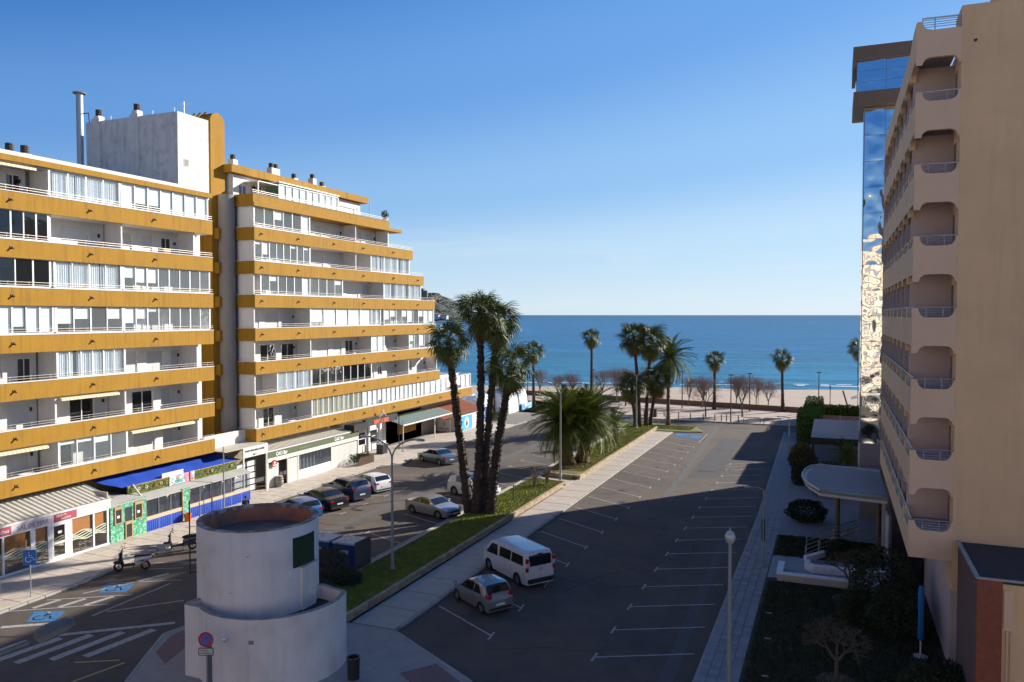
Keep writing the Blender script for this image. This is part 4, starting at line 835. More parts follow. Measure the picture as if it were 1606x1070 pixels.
bx = thing('bin_box', 'black square box standing in front of the bike rental sign', 'box', (-44.9, 72.9, .1)); MB().box(-45.3, -44.5, 72.4, 73.4, .1, 1.15).build('body', DARKM, bx, bevel=.03); MB().box(-45.35, -44.45, 72.35, 73.45, 1.15, 1.2).build('lid', STEEL, bx)
pc = thing('shed_canopy', 'pale teal sheet canopy on white posts beside the white sheds', 'canopy', (-45, 81, .1))
cv = MB(); y = 77.2
while y < 89.2: cv.quad((-47.2, y, 3.25), (-44.8, y, 2.62), (-44.8, y + .2, 2.62), (-47.2, y + .2, 3.25)); cv.quad((-47.2, y + .2, 3.25), (-44.8, y + .2, 2.62), (-44.8, y + .24, 2.7), (-47.2, y + .24, 3.33)); cv.quad((-47.2, y + .24, 3.33), (-44.8, y + .24, 2.7), (-44.8, y + .4, 2.7), (-47.2, y + .4, 3.33)); cv.quad((-47.2, y + .4, 3.33), (-44.8, y + .4, 2.7), (-44.8, y + .44, 2.62), (-47.2, y + .44, 3.25)); y += .44
cv.build('sheet_roof', mat('teal_sheet', (.36, .44, .42), .6, var=.08), pc, fix=False); MB().box(-44.82, -44.7, 77.2, 89.4, 2.5, 2.66).build('gutter', WHT, pc)
for yy in (77.4, 85.0, 89.2): MB().box(-44.95, -44.85, yy - .05, yy + .05, .1, 2.5).build('post', WHT, pc)
MB().box(-47.4, -47.3, 77.5, 86, .1, 3.6).build('back_wall', CON, pc)
MB().box(-47.3, -47.15, 80.2, 84.4, 1.0, 2.4).build('orange_panel', YEL, pc)
sh = thing('white_shed', 'white shed with double doors and a bright blue water drop sign', 'shed', (-44.8, 88.5, .1))
MB().box(-48.2, -44.1, 90.0, 97.6, .1, 2.15).build('wall', WHT, sh)
for k in range(2):
    d = MB().box(-46.95 + k * .85, -46.15 + k * .85, 89.93, 89.99, .15, 1.95).build('door', BLIND, sh); MB().box(-46.2 + k * .1, -46.14 + k * .1, 89.9, 89.93, 1.0, 1.15).build('handle', DARKM, d)
    for zz in (.5, 1.9): MB().box(-46.8 + k * .85, -46.3 + k * .85, 89.91, 89.929, zz * .85, zz * .85 + .12).build('vent', CON, d)
bs = MB().box(-44.09, -44.03, 90.5, 93.9, .22, 1.98).build('sign', mat('bright_blue_sign', (.05, .38, .72), .5), sh)
MB().prism([(92.2 + .62 * math.sin(R(a_)), 1.1 + .72 * math.cos(R(a_))) for a_ in range(0, 360, 20)], 0, .01, (), MYZ(-44.03)).build('white_oval', WL, sh)
MB().prism([(92.2 + .32 * math.sin(R(a_)) * (1 if a_ > 60 and a_ < 300 else .6), 1.02 + .42 * math.cos(R(a_))) for a_ in range(0, 360, 30)], 0, .01, (), MYZ(-44.015)).build('drop_mark', mat('navy_mark', (.03, .05, .2), .6), sh)
rf = MB()
for i in range(38):
    y = 85.4 + i * .33
    rf.add([(-48.6, y, 3.7), (-43.9, y, 2.2), (-43.9, y + .1, 2.28), (-48.6, y + .1, 3.78), (-43.9, y + .23, 2.28), (-48.6, y + .23, 3.78), (-43.9, y + .33, 2.2), (-48.6, y + .33, 3.7)], [(0, 1, 2, 3), (3, 2, 4, 5), (5, 4, 6, 7)])
rf.build('tile_roof', mat('terracotta_tiles', (.40, .16, .09), .85, var=.2, scale=2), sh, fix=False)
bb = thing('display_board', 'narrow blue and white board standing at the far end of the shed', 'sign', (-44.3, 98.9, .1)); MB().box(-44.35, -44.25, 98.2, 99.6, .5, 2.4).build('board', mat('royal_blue_panel', (.03, .12, .45), .5), bb); MB().box(-44.4, -44.2, 99.6, 99.75, .1, 2.45).box(-44.4, -44.2, 98.05, 98.2, .1, 2.45).build('post', WHT, bb)
# white draped beach tents
DR = mat('white_drape', (.72, .73, .76), .85, var=.08, scale=2)
def tent(x, y, w_, d_, h, label):
    t = thing('draped_tent', label, 'tent', (x, y, .1)); v = MB(); NS = 56; prof = [(1.0, .0), (.98, .5), (.9, .8), (.55, .95), (.1, 1.0)]
    for r_, q in prof:
        for j in range(NS): a_ = 2 * math.pi * j / NS; k_ = 1 + .045 * (j % 2) * (1 - q); e_ = (abs(math.cos(a_)) ** 8 + abs(math.sin(a_)) ** 8) ** (-1 / 8); v.v.append((x + w_ * r_ * k_ * math.cos(a_) * e_, y + d_ * r_ * k_ * math.sin(a_) * e_, .1 + h * q + .12 * noise.noise((j * .3, q * 4, x))))
    for i in range(4):
        for j in range(NS): v.f.append((i * NS + j, i * NS + (j + 1) % NS, (i + 1) * NS + (j + 1) % NS, (i + 1) * NS + j)); v.m.append(0)
    v.build('canvas', DR, t, fix=False, smooth=False); MB().tube([(x, y, .1), (x, y, .1 + h)], .05, 6).build('pole', STEEL, t)
tent(-48.6, 105.0, 2.0, 3.0, 3.4, 'white draped tent just beyond the palm behind the sheds'); tent(-47.4, 113.5, 2.2, 4.2, 3.7, 'large white draped tent nearest the beach'); 
pb = thing('planter_bed', 'low green bush around the foot of the palm beside the white tents', 'bush', (-44.6, 102.6, .1)); q = MB()
for i in range(1500):
    a_ = rb.random() * 6.28; r_ = rb.random() ** .5 * 1.2; c = Vector((-44.6 + r_ * math.cos(a_), 102.6 + r_ * math.sin(a_) * 1.3, .3 + rb.random() * .9 * (1.2 - r_ * .7))); d = Vector((rb.gauss(0, 1), rb.gauss(0, 1), rb.gauss(.8, 1))).normalized(); e = d.orthogonal().normalized(); q.quad(c, c + d * .12 + e * .04, c + d * .26, c + d * .12 - e * .04)
q.build('foliage', mat('bush_leaf', (.11, .16, .02), .7, var=.4), pb, fix=False); MB().lathe([(1.25, 0), (1.3, .35), (1.15, .35)], (-44.6, 102.6, .1), 18).build('rim', CON, pb)
bn = thing('banner', 'low blue and white printed banner by the beach tents', 'banner', (-44, 117, .1)); MB().box(-45.0, -44.95, 113.5, 119.5, .2, 1.15).build('cloth', mat('banner_print', (.08, .35, .62), .7, var=.3, scale=2, alt=(.7, .8, .85), altscale=1.5), bn)
for yy in (113.5, 119.5): MB().tube([(-44.97, yy, .1), (-44.97, yy, 1.4)], .04, 6).build('post', DARKM, bn)
# ================================================================== HOTEL ON THE RIGHT
ht_ = thing('hotel', 'tall beige hotel with rounded balcony openings and thin steel railings on the right', 'hotel', (6, 45, 0))
HX, HY, PB, NB = 2.85, 35.5, 2.75, 8
HZ = [8.05 + 2.855 * i for i in range(7)]      # arch tops
def spandrel(z0, z1, a0, a1, bays, pitch, last=None):
    """band between openings: bottom edge has arch recesses, top edge dips; a = along-wall coordinate"""
    lo = []; hi = []
    for b in range(bays):
        s = a0 + b * pitch; e = s + pitch if last is None or b < bays - 1 else last
        L0, R0 = s + .22, (e - .22 if last is None else e - .06)
        if z0 is not None:
            lo += [(s if b == 0 else L0 - .001, z0), (L0, z0)] + [(L0 + .30 - .30 * math.cos(t), z0 + .30 * math.sin(t)) for t in (R(18 * k) for k in range(1, 6))] + [(R0 - .30 + .30 * math.sin(t), z0 + .30 * math.cos(t)) for t in (R(18 * k) for k in range(0, 6))]
        hi += [(s if b == 0 else L0 - .001, z1), (L0, z1)] + [(L0 + .30 - .30 * math.cos(t), z1 - .38 * math.sin(t)) for t in (R(18 * k) for k in range(1, 6))] + [(R0 - .30 + .30 * math.sin(t), z1 - .38 * math.cos(t)) for t in (R(18 * k) for k in range(0, 6))]
    if z0 is not None: lo += [(a1, z0)]
    hi += [(a1, z1)]
    return lo, hi
for k in range(8):
    # k = 0: band under first floor openings ... 7: top parapet
    zt = (HZ[k] - 1.34) if k < 7 else None      # sill (rail) height of opening k: band top
    zb = (HZ[k - 1] - .30) if k > 0 else None   # lintel of the opening below
    for face in (0, 1):
        a0 = HX if face == 0 else HY; bays = 1 if face == 0 else NB; last = 4.42 if face == 0 else None; a1 = 4.42 if face == 0 else HY + NB * PB
        if k == 7:
            lo, _ = spandrel(zb, 30, a0, a1, bays, PB, last)
            if face == 0: top = [(4.42, 26.24), (3.42, 26.24), (3.2, 26.3), (3.1, 26.42), (3.05, 26.6), (HX, 26.6)]
            else: top = [(a1, 26.45), (a1 - 3, 26.45), (a1 - 3, 26.25), (38.5, 26.25), (37.0, 26.6), (HY, 26.6)]
            poly = lo + top
        else:
            lo, hi = spandrel(zb, zt, a0, a1, bays, PB, last)
            poly = (lo if k > 0 else [(a0, 5.27), (a1, 5.27)]) + hi[::-1]
        pl_ = []
        for p_ in poly:
            if not pl_ or (abs(p_[0] - pl_[-1][0]) + abs(p_[1] - pl_[-1][1])) > 1e-4: pl_.append(p_)
        if face == 0:
            MB().prism(pl_, 0, .22, (), MXZ(HY)).build('balcony_front', HOT2, ht_)
        else: MB().prism([(max(p_[0], HY + .001), p_[1]) for p_ in pl_], .002, .22, (), MYZ(HX)).build('balcony_front', HOT, ht_)
    # right reveal column of the near face joins the main wall
for k in range(7):
    zs, zl = HZ[k] - 1.72, HZ[k]
    pass
    MB().box(HX + .23, 5.4, HY + .23, HY + 1.75, zs - .35, zs - .12).build('balcony_floor', HIN, ht_)
    MB().box(HX + .23, HX + 1.75, HY + 1.75, HY + NB * PB, zs - .35, zs - .12).build('balcony_floor', HIN, ht_)
    for j in range(1, NB + 1): MB().box(HX + .12 if j < NB else HX + .01, HX + 1.7, HY + j * PB - .07, HY + j * PB + .07, zs - .1, zl + .3).build('divider', HIN, ht_)
    for face in (0, 1):
        m = MB()
        if face == 0:
            m.tube([(HX + .06, HY + .1, HZ[k] - 1.32), (4.42, HY + .1, HZ[k] - 1.32)], .028, 6)
            for q in range(3): m.tube([(HX + .28, HY + .12, HZ[k] - 1.44 - q * .1), (4.34, HY + .12, HZ[k] - 1.44 - q * .1)], .014, 5)
            for xx in (3.35, 3.95): m.tube([(xx, HY + .1, HZ[k] - 1.72), (xx, HY + .1, HZ[k] - 1.3)], .016, 5)
        else:
            m.tube([(HX + .1, HY + .1, HZ[k] - 1.30), (HX + .1, HY + NB * PB, HZ[k] - 1.30)], .025, 6)
            for q in range(3): m.tube([(HX + .12, HY + .3, HZ[k] - 1.44 - q * .1), (HX + .12, HY + NB * PB, HZ[k] - 1.44 - q * .1)], .013, 5)
            for j in range(NB * 2): m.tube([(HX + .1, HY + .7 + j * PB / 2, HZ[k] - 1.74), (HX + .1, HY + .7 + j * PB / 2, HZ[k] - 1.28)], .015, 5)
        m.build('railing', STEEL, ht_)
    # window slit on the balcony's side wall and a ceiling lamp
    pass
    f = MB().box(4.40, 4.424, HY + .75, HY + 1.45, zs + .05, zl - .35).build('window', HOT2, ht_); MB().box(4.39, 4.399, HY + .82, HY + 1.4, zs + .1, zl - .42).build('pane', DGL, f)
    for j in range(NB):
        y0 = HY + j * PB + .5; 
        if y0 < HY + 1.7: y0 = HY + 1.85
        f = MB().box(HX + 1.72, HX + 1.78, y0, HY + j * PB + 2.3, zs - .1, zl - .3).build('balcony_door', HIN, ht_); MB().box(HX + 1.715, HX + 1.72, y0 + .1, HY + j * PB + 2.2, zs, zl - .4).build('pane', DGL, f)
    MB().lathe([(.001, -.05), (.12, -.04), (.14, 0), (.001, 0)], (3.7, HY + .9, zl + .30), 10).build('ceiling_lamp', HIN, ht_)
MB().box(HX + 1.75, 20, HY + 1.75, HY + NB * PB, 0, 26.0).build('core_wall', HIN, ht_)
MB().box(4.4251, 20, HY + .02, HY + 1.74, 4.0, 27.05).build('wall', HOT, ht_)
MB().box(HX + .22, 4.41, HY + .22, HY + NB * PB, 25.65, 25.9).build('roof_slab', CON, ht_)
MB().box(HX + .01, 4.40, HY + .01, HY + NB * PB - .01, 5.2, 5.268).build('underside', HOT2, ht_)
MB().box(3.5, 20, 57.5, 85, 0, 27).build('rear_wing', HOT, ht_)
wg = thing('hotel_annex', 'low beige annex building behind the mirrored column', 'building', (10, 105, 0)); MB().box(4.6, 16, 102, 122, 0, 9.6).box(3.2, 12, 86, 96, 0, 7.4).build('wall', HOT, wg); MB().box(4.4, 16.2, 101.8, 122.2, 9.6, 9.9).box(3.0, 12.2, 85.8, 96.2, 7.4, 7.7).build('roof', CON, wg)
m = MB().tube([(3.05, HY + .1, 26.74), (6.6, HY + .1, 26.68)], .03, 6)
for q in range(4): m.tube([(3.08, HY + .1, 26.66 - q * .09), (6.6, HY + .1, 26.62 - q * .09)], .013, 5)
for xx in (3.06, 3.5, 4.6, 5.7): m.tube([(xx, HY + .1, 26.2), (xx, HY + .1, 26.74)], .02, 5)
m.build('railing', STEEL, ht_)
# penthouse with sloping edge and dark window
MB().prism([(5.25, 27.0), (6.2, 27.0), (7.5, 29.5), (9.5, 33), (8.6, 33)], 0, 4, (), MXZ(HY + 1.8)).build('sloping_wall', HOT, ht_)
MB().prism([(5.75, 27.05), (6.05, 27.05), (6.95, 28.8), (6.75, 28.9)], -.04, 0, (), MXZ(HY + 1.8)).build('slanted_vent', HIN, ht_)
MB().box(6.45, 20, HY + 1.0, HY + 6, 27.06, 33).build('penthouse_wall', HOT, ht_)
f = MB().prism(rpoly(6.05, 6.46, 27.1, 28.6, .15), 0, .1, (), MXZ(HY + 1.2)).build('window', HOT2, ht_); MB().prism(rpoly(6.12, 6.40, 27.2, 28.5, .1), -.01, 0, (), MXZ(HY + 1.2)).build('pane', DGL, f)
MB().lathe([(.001, 0), (.05, 0), (.05, .08), (.001, .09)], (4.9, HY - .03, 25.6), 10).build('security_sensor', DARKM, ht_)
# mirrored lift column with bulging panels
mirm = bpy.data.materials.new('mirror_panel'); mirm.use_nodes = True; n = mirm.node_tree.nodes; l = mirm.node_tree.links.new; p = n['Principled BSDF']
p.inputs['Metallic'].default_value = 1; p.inputs['Roughness'].default_value = .03; p.inputs['Base Color'].default_value = (.78, .82, .85, 1)
mc = thing('mirrored_lift_column', 'tall mirror clad lift column with wobbly reflections and box top beside the hotel', 'lift tower', (3.2, 64, 0))
def mirror_panel(x0, x1, z0, z1, y, amp, parent):
    NX, NZ = 18, 16; v = MB(); sd_ = (x0 * 3.1, z0 * 1.7)
    for i in range(NX + 1):
        for j in range(NZ + 1):
            u, w_ = i / NX, j / NZ; e = math.sin(math.pi * u) ** .5 * math.sin(math.pi * w_) ** .5 if 0 < u < 1 and 0 < w_ < 1 else 0
            x, z = x0 + (x1 - x0) * u, z0 + (z1 - z0) * w_
            v.v.append((x, y - .02 - .055 * (x - x0) + 1.25 * amp * e * (noise.noise((x * 1.0, z * .8 + 9, sd_[1])) + .22 * noise.noise((x * 2.2, z * 2, sd_[0]))), z))
    v.f = [(i * (NZ + 1) + j, (i + 1) * (NZ + 1) + j, (i + 1) * (NZ + 1) + j + 1, i * (NZ + 1) + j + 1) for i in range(NX) for j in range(NZ)]; v.m = [0] * len(v.f)
    v.build('mirror_panel', mirm, parent, fix=False, smooth=True)
MB().box(1.75, 4.6, 63.02, 66.8, 3.6, 29.9).build('core', CON, mc)
zz = 5.62; k = 0
while zz < 29.7:
    z2 = min(zz + 1.86, 29.85)
    for a, b_ in ((1.79, 3.14), (3.16, 4.5)): mirror_panel(a, b_, zz + .012, z2 - .012, 63.0, .03, mc)
    zz = z2; k += 1
for q in range(14): MB().box(1.70, 1.74, 63.1, 66.8, 5.6 + q * 1.86 + .01, 5.6 + q * 1.86 + 1.70 if q == 13 else 5.6 + (q + 1) * 1.86 - .01).build('side_panel', mirm, mc)
BRZ = mat('bronze_cladding', (.16, .12, .09), .5, .3, var=.1)
MB().box(1.0, 4.9, 62.0, 67.5, 29.9, 30.9).build('lower_cornice', BRZ, mc); MB().box(.95, 4.9, 61.9, 67.6, 33.1, 34.05).build('upper_cornice', BRZ, mc)
MB().box(1.25, 4.8, 62.3, 67.2, 30.9, 33.1).build('cap_core', CON, mc)
for q in range(3): mirror_panel(1.2, 3.1, 30.9 + q * .73 + .01, 30.9 + (q + 1) * .73 - .01, 62.24, .008, mc); mirror_panel(3.12, 4.8, 30.9 + q * .73 + .01, 30.9 + (q + 1) * .73 - .01, 62.24, .008, mc)
MB().box(.95, 1.2, 61.9, 67.6, 32.6, 33.1).build('cornice_return', BRZ, mc)
MB().box(1.8, 3.1, 62.9, 64, 0, 5.55).build('base', mat('grey_cladding', (.24, .24, .27), .5, var=.06), mc)
# entrance canopy
cn_ = thing('entrance_canopy', 'boat shaped entrance canopy with ribbed metal top in front of the hotel', 'canopy', (1, 57, 0))
cp = [(3.0, 51.5), (-.8, 52.3), (-1.5, 54.1), (-1.9, 56.0), (-1.95, 57.6), (-1.85, 59), (-1.5, 60.4), (-.9, 61.2), (3.0, 59.9)]
MB().prism(cp, 3.95, 4.13).build('slab', mat('bronze_edge', (.24, .23, .22), .5, .3), cn_)
MB().prism([(x * .97 + .05 if x < 2.9 else x, (y - 56.5) * .97 + 56.5) for x, y in cp], 3.75, 3.945).build('lower_edge', WHT, cn_)
m = MB(); y = 52.6
while y < 60.9:
    xl = -.75 - 1.0 * math.sin(max(0, min(1, (y - 52.2) / 8.6)) * math.pi) ** .6; m.box(xl + .12, 2.98, y, y + .25, 4.14, 4.165); m.box(xl + .12, 2.98, y + .25, y + .3, 4.14, 4.20); y += .3
m.build('roof_sheet', mat('zinc_sheet', (.33, .39, .46), .5, .3, var=.08), cn_)
e = MB(); 
for a, b_ in zip(cp[1:-1], cp[2:-1] + [cp[-1]]): e.tube([(a[0], a[1], 4.17), (b_[0], b_[1], 4.17)], .06, 5)
e.build('edge_rim', WHT, cn_)
for x, y in ((.3, 56.5), (2.6, 53.0)): MB().tube([(x, y, 0), (x, y, 3.95)], .14, 8).build('column', BRZ, cn_)
# entrance glazing, dark lobby
lo = thing('lobby_front', 'dark glazed hotel lobby with white door frames under the canopy', 'lobby', (3, 55, 0))
MB().box(3.0, 4.5, 47.5, 62, 0, 3.9).build('glass_wall', mat('dark_lobby', (.03, .032, .035), .25), lo)
for y in (50.2, 50.9, 51.5, 53.5, 55.4): MB().box(2.9, 2.99, y - .06, y + .06, .1, 3.4).build('door_post', ALU, lo)
MB().box(2.9, 2.99, 50.26, 51.44, 3.3, 3.4).build('lintel', ALU, lo)
# garden and ramp
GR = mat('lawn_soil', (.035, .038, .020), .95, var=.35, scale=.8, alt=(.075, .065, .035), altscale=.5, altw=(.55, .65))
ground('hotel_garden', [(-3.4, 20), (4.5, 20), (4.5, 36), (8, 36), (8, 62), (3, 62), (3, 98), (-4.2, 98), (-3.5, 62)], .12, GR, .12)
ground('entrance_path', [(-3.4, 46.6), (2.5, 47.8), (2.8, 52.5), (-3.4, 51)], .13, mat('path_tile', (.30, .31, .32), .8, var=.1, scale=2), .02)
ground('forecourt', [(-3.6, 56), (3, 56), (3, 97), (-4.0, 97)], .125, mat('forecourt_concrete', (.26, .25, .24), .9, var=.15), .01)
gw = thing('garden_wall', 'low white topped ramp wall beside the hotel entrance path', 'low wall', (0, 47, .1))
MB().box(-2.85, 2.4, 46.2, 46.45, .1, .5).box(-2.85, -2.6, 46.45, 48.5, .1, .5).build('wall', CON, gw)
wc = mat('white_paint', (.74, .76, .78), .6, var=.1); MB().box(-2.9, 2.4, 46.15, 46.5, .5, .58).box(-2.9, -2.55, 46.5, 48.5, .5, .58).build('coping', wc, gw)
MB().prism([(-1.5, 49.5), (-1.5, 48.8), (-1.0, 48.3), (3, 48.6), (3, 48.9), (-.9, 48.65), (-1.2, 49.0), (-1.2, 49.5)], .1, .55).build('inner_wall', wc, gw)
MB().prism([(-1.6, 50.6), (-1.4, 50.3), (1.3, 54.2), (1.1, 54.5)], .1, .45).build('ramp_kerb', wc, gw)
rl = thing('ramp_railing', 'white metal handrails climbing the ramp to the hotel door', 'railing', (-1.5, 50.7, .1))
for (a, b_) in (((-1.5, 50.6, .1), (1.4, 54.6, .55)), ((-1.5, 52.6, .1), (1.6, 56.6, .55))):
    a = Vector(a); b_ = Vector(b_); m = MB()
    for hh in (.2, .45, .7, .95): m.tube([a + Vector((0, 0, hh)), b_ + Vector((0, 0, hh))], .022 if hh < .9 else .03, 5)
    m.build('rail', STEEL, rl)
    for q in range(5): c = a + (b_ - a) * q / 4; MB().tube([c, c + Vector((0, 0, .97))], .03, 6).build('post', STEEL, rl)
# annex in the lower right corner
ax = thing('annex', 'flat roofed annex with brick red pillar and beige wall at the lower right corner', 'building', (6, 33, 0))
MB().box(4.62, 4.8, 31.0, 35.48, 0, 5.9).build('side_wall', mat('maroon_wall', (.16, .09, .08), .9, var=.1), ax)
MB().box(4.6, 16, 30.75, 35.5, 5.9, 6.0).build('roof', mat('dark_roof_membrane', (.05, .05, .052), .9, var=.2), ax); MB().box(4.55, 4.68, 30.7, 35.5, 6.0, 6.06).box(4.68, 16, 30.7, 30.8, 6.0, 6.06).build('roof_edge', CON, ax)
MB().box(4.6, 5.35, 30.72, 30.98, 0, 5.99).build('brick_pillar', mat('brick_red', (.27, .085, .05), .9, var=.2, scale=4, bump=.6, bscale=14), ax)
MB().box(5.36, 16, 30.8, 31.0, 0, 5.89).build('front_wall', HOT, ax)
MB().prism(rpoly(5.40, 5.66, 4.35, 5.7, .06), -.05, 0, (), MXZ(30.8)).build('service_panel', HOT2, ax); MB().tube([(5.5, 30.74, 0), (5.5, 30.74, 4.3)], .035, 6).tube([(5.62, 30.74, 0), (5.62, 30.74, 4.3)], .03, 6).build('downpipe', HOT2, ax)
ba = thing('blue_awning', 'dark blue awning at the foot of the annex wall', 'awning', (6, 30, 1)); MB().add([(4.7, 30.7, 2.0), (9, 30.7, 2.0), (9, 29.2, 1.6), (4.7, 29.2, 1.6), (4.7, 30.7, 1.95), (9, 30.7, 1.95), (9, 29.2, 1.3), (4.7, 29.2, 1.3)], [(0, 1, 2, 3), (3, 2, 6, 7), (0, 3, 7, 4), (4, 5, 6, 7), (1, 2, 6, 5)]).build('cloth', mat('navy_cloth', (.02, .03, .09), .8), ba)
# closed blue parasol
ps = thing('closed_parasol', 'closed blue parasol on a white pole in the dark hotel garden', 'parasol', (3.6, 38.1, .1))
MB().tube([(3.6, 38.1, .1), (3.6, 38.1, 3.2)], .035, 8).build('pole', WHT, ps); o = MB().lathe([(.001, 3.3), (.10, 3.22), (.13, 2.9), (.11, 1.9), (.13, .95), (.06, .85), (.001, .85)], (3.6, 38.1, 0), 10).build('canopy', mat('parasol_blue', (.01, .16, .50), .7, var=.1), ps, smooth=True)
MB().lathe([(.001, 0), (.3, 0), (.3, .08), (.05, .14), (.001, .14)], (3.6, 38.1, .1), 14).build('base', CON, ps)
for x, y in ((-2.7, 37.6), (-2.5, 33.6), (-2.9, 40.9)):
    o = MB().box(x - .14, x + .14, y - .05, y + .05, .14, .17).build('paper_scrap', CON); tag(o, {37.6: 'white litter scrap on the dark lawn, middle one of three', 33.6: 'white litter scrap on the dark lawn nearest the bottom edge of the picture', 40.9: 'small pale litter scrap on the dark lawn farthest from the camera'}[y], 'litter')
# beach bar roof with hedges beyond
br = thing('beach_bar_shelter', 'flat roofed dark shelter between the tall hedge and the mirrored column', 'shelter', (2, 90, 0))
MB().box(-2.1, 6, 82.5, 97.5, 2.85, 3.0).build('roof', mat('shelter_roof', (.40, .36, .33), .9, var=.1), br); MB().box(-2.15, 6, 82.4, 82.49, 2.45, 3.03).build('fascia', DARKM, br)
for x, y in ((-1.9, 82.8), (.6, 82.8), (2.9, 82.8), (-1.9, 97), (1.5, 97)): MB().tube([(x, y, .1), (x, y, 2.85)], .09, 8).build('post', DARKM, br)
for x in (.6, 2.7): MB().box(x - .12, x + .12, 82.2, 82.39, 2.2, 2.45).build('spotlight', DARKM, br)
lw_ = thing('low_wall', 'low pinkish boundary wall behind the flat shelter roof', 'low wall', (1, 100, 0)); MB().box(-1.8, 8, 100.2, 100.5, 0, 3.1).build('panel', mat('pinkish_wall', (.36, .24, .20), .9, var=.12), lw_); 
for q in range(4): MB().box(-1.6 + q * 2.2, -1.5 + q * 2.2, 100.1, 100.2, 0, 3.2).build('post', WHT, lw_)
HL = mat('hedge_leaf', (.075, .14, .015), .75, var=.35, scale=3, rnd=0)
def leafbox(t, x0, x1, y0, y1, z0, z1, n_, s=.12, seed=1, m_=None, name='foliage', lump=.12):
    q = MB(); r_ = random.Random(seed); W, D, H_ = x1 - x0, y1 - y0, z1 - z0; areas = [W * D, W * H_, W * H_, D * H_, D * H_]; tot = sum(areas)
    for i in range(n_):
        a_ = r_.random() * tot; k = 0
        while a_ > areas[k]: a_ -= areas[k]; k += 1
        x, y, z = r_.uniform(x0, x1), r_.uniform(y0, y1), r_.uniform(z0, z1)
        if k == 0: z = z1
        elif k == 1: y = y0
        elif k == 2: y = y1
        elif k == 3: x = x0
        else: x = x1
        dd = lump * noise.noise((x * 1.3, y * 1.3, z * 1.3)) + r_.uniform(-.14, .05); nn = [Vector((0, 0, 1)), Vector((0, -1, 0)), Vector((0, 1, 0)), Vector((-1, 0, 0)), Vector((1, 0, 0))][k]
        c = Vector((x, y, z)) + nn * dd; d = (nn * .5 + Vector((r_.gauss(0, 1), r_.gauss(0, 1), r_.gauss(0, 1)))).normalized(); e = d.cross(nn + Vector((.1, .2, .3))).normalized() * s * .35; ss = s * r_.uniform(.6, 1.3)
        q.quad(c, c + d * ss * .5 + e, c + d * ss, c + d * ss * .5 - e)
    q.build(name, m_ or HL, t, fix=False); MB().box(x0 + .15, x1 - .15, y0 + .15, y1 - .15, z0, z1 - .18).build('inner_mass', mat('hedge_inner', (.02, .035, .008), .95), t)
for i, (b_, lab) in enumerate((((-3.95, -1.4, 98.0, 106, .1, 3.35), 'tall clipped hedge block at the end of the right pavement'), ((-3.6, -1.5, 106.1, 122, .1, 3.2), 'clipped hedge running away to the beach behind the tall hedge block'), ((-1.3, 9, 108.5, 110.3, .1, 3.3), 'long clipped hedge running right behind the shelter roof'))):
    t = thing('clipped_hedge', lab, 'hedge', ((b_[0] + b_[1]) / 2, (b_[2] + b_[3]) / 2, .1)); leafbox(t, *b_, 9000, .2, i)
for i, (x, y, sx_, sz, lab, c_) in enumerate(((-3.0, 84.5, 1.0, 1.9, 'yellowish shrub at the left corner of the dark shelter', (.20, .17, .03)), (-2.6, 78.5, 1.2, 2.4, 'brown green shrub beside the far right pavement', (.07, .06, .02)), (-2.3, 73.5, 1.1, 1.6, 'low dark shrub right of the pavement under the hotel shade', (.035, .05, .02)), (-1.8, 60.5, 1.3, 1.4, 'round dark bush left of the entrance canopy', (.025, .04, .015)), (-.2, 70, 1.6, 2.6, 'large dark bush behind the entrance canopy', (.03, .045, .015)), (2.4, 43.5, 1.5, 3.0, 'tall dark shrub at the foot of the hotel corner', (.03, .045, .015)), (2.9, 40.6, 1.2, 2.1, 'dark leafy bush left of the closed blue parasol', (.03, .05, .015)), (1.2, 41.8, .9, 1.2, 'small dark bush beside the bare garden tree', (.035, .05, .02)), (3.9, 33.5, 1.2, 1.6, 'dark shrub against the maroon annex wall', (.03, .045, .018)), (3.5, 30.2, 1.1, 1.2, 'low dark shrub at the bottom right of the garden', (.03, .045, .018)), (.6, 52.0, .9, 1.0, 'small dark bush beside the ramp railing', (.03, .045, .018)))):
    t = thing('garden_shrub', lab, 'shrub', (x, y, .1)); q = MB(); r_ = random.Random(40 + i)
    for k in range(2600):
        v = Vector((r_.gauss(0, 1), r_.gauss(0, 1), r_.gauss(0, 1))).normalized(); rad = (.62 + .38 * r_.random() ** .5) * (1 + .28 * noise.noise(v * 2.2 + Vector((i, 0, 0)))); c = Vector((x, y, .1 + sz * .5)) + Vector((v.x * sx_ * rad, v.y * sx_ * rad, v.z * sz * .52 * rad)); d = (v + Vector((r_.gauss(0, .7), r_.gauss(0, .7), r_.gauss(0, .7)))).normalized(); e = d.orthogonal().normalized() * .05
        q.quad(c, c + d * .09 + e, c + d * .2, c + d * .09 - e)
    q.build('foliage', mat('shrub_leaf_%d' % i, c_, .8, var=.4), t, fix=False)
    for k in range(3): MB().tube([(x, y, .1), (x + r_.uniform(-.3, .3) * sx_, y + r_.uniform(-.3, .3) * sx_, .1 + sz * .6)], .04, 5).build('stem', BROWN, t)
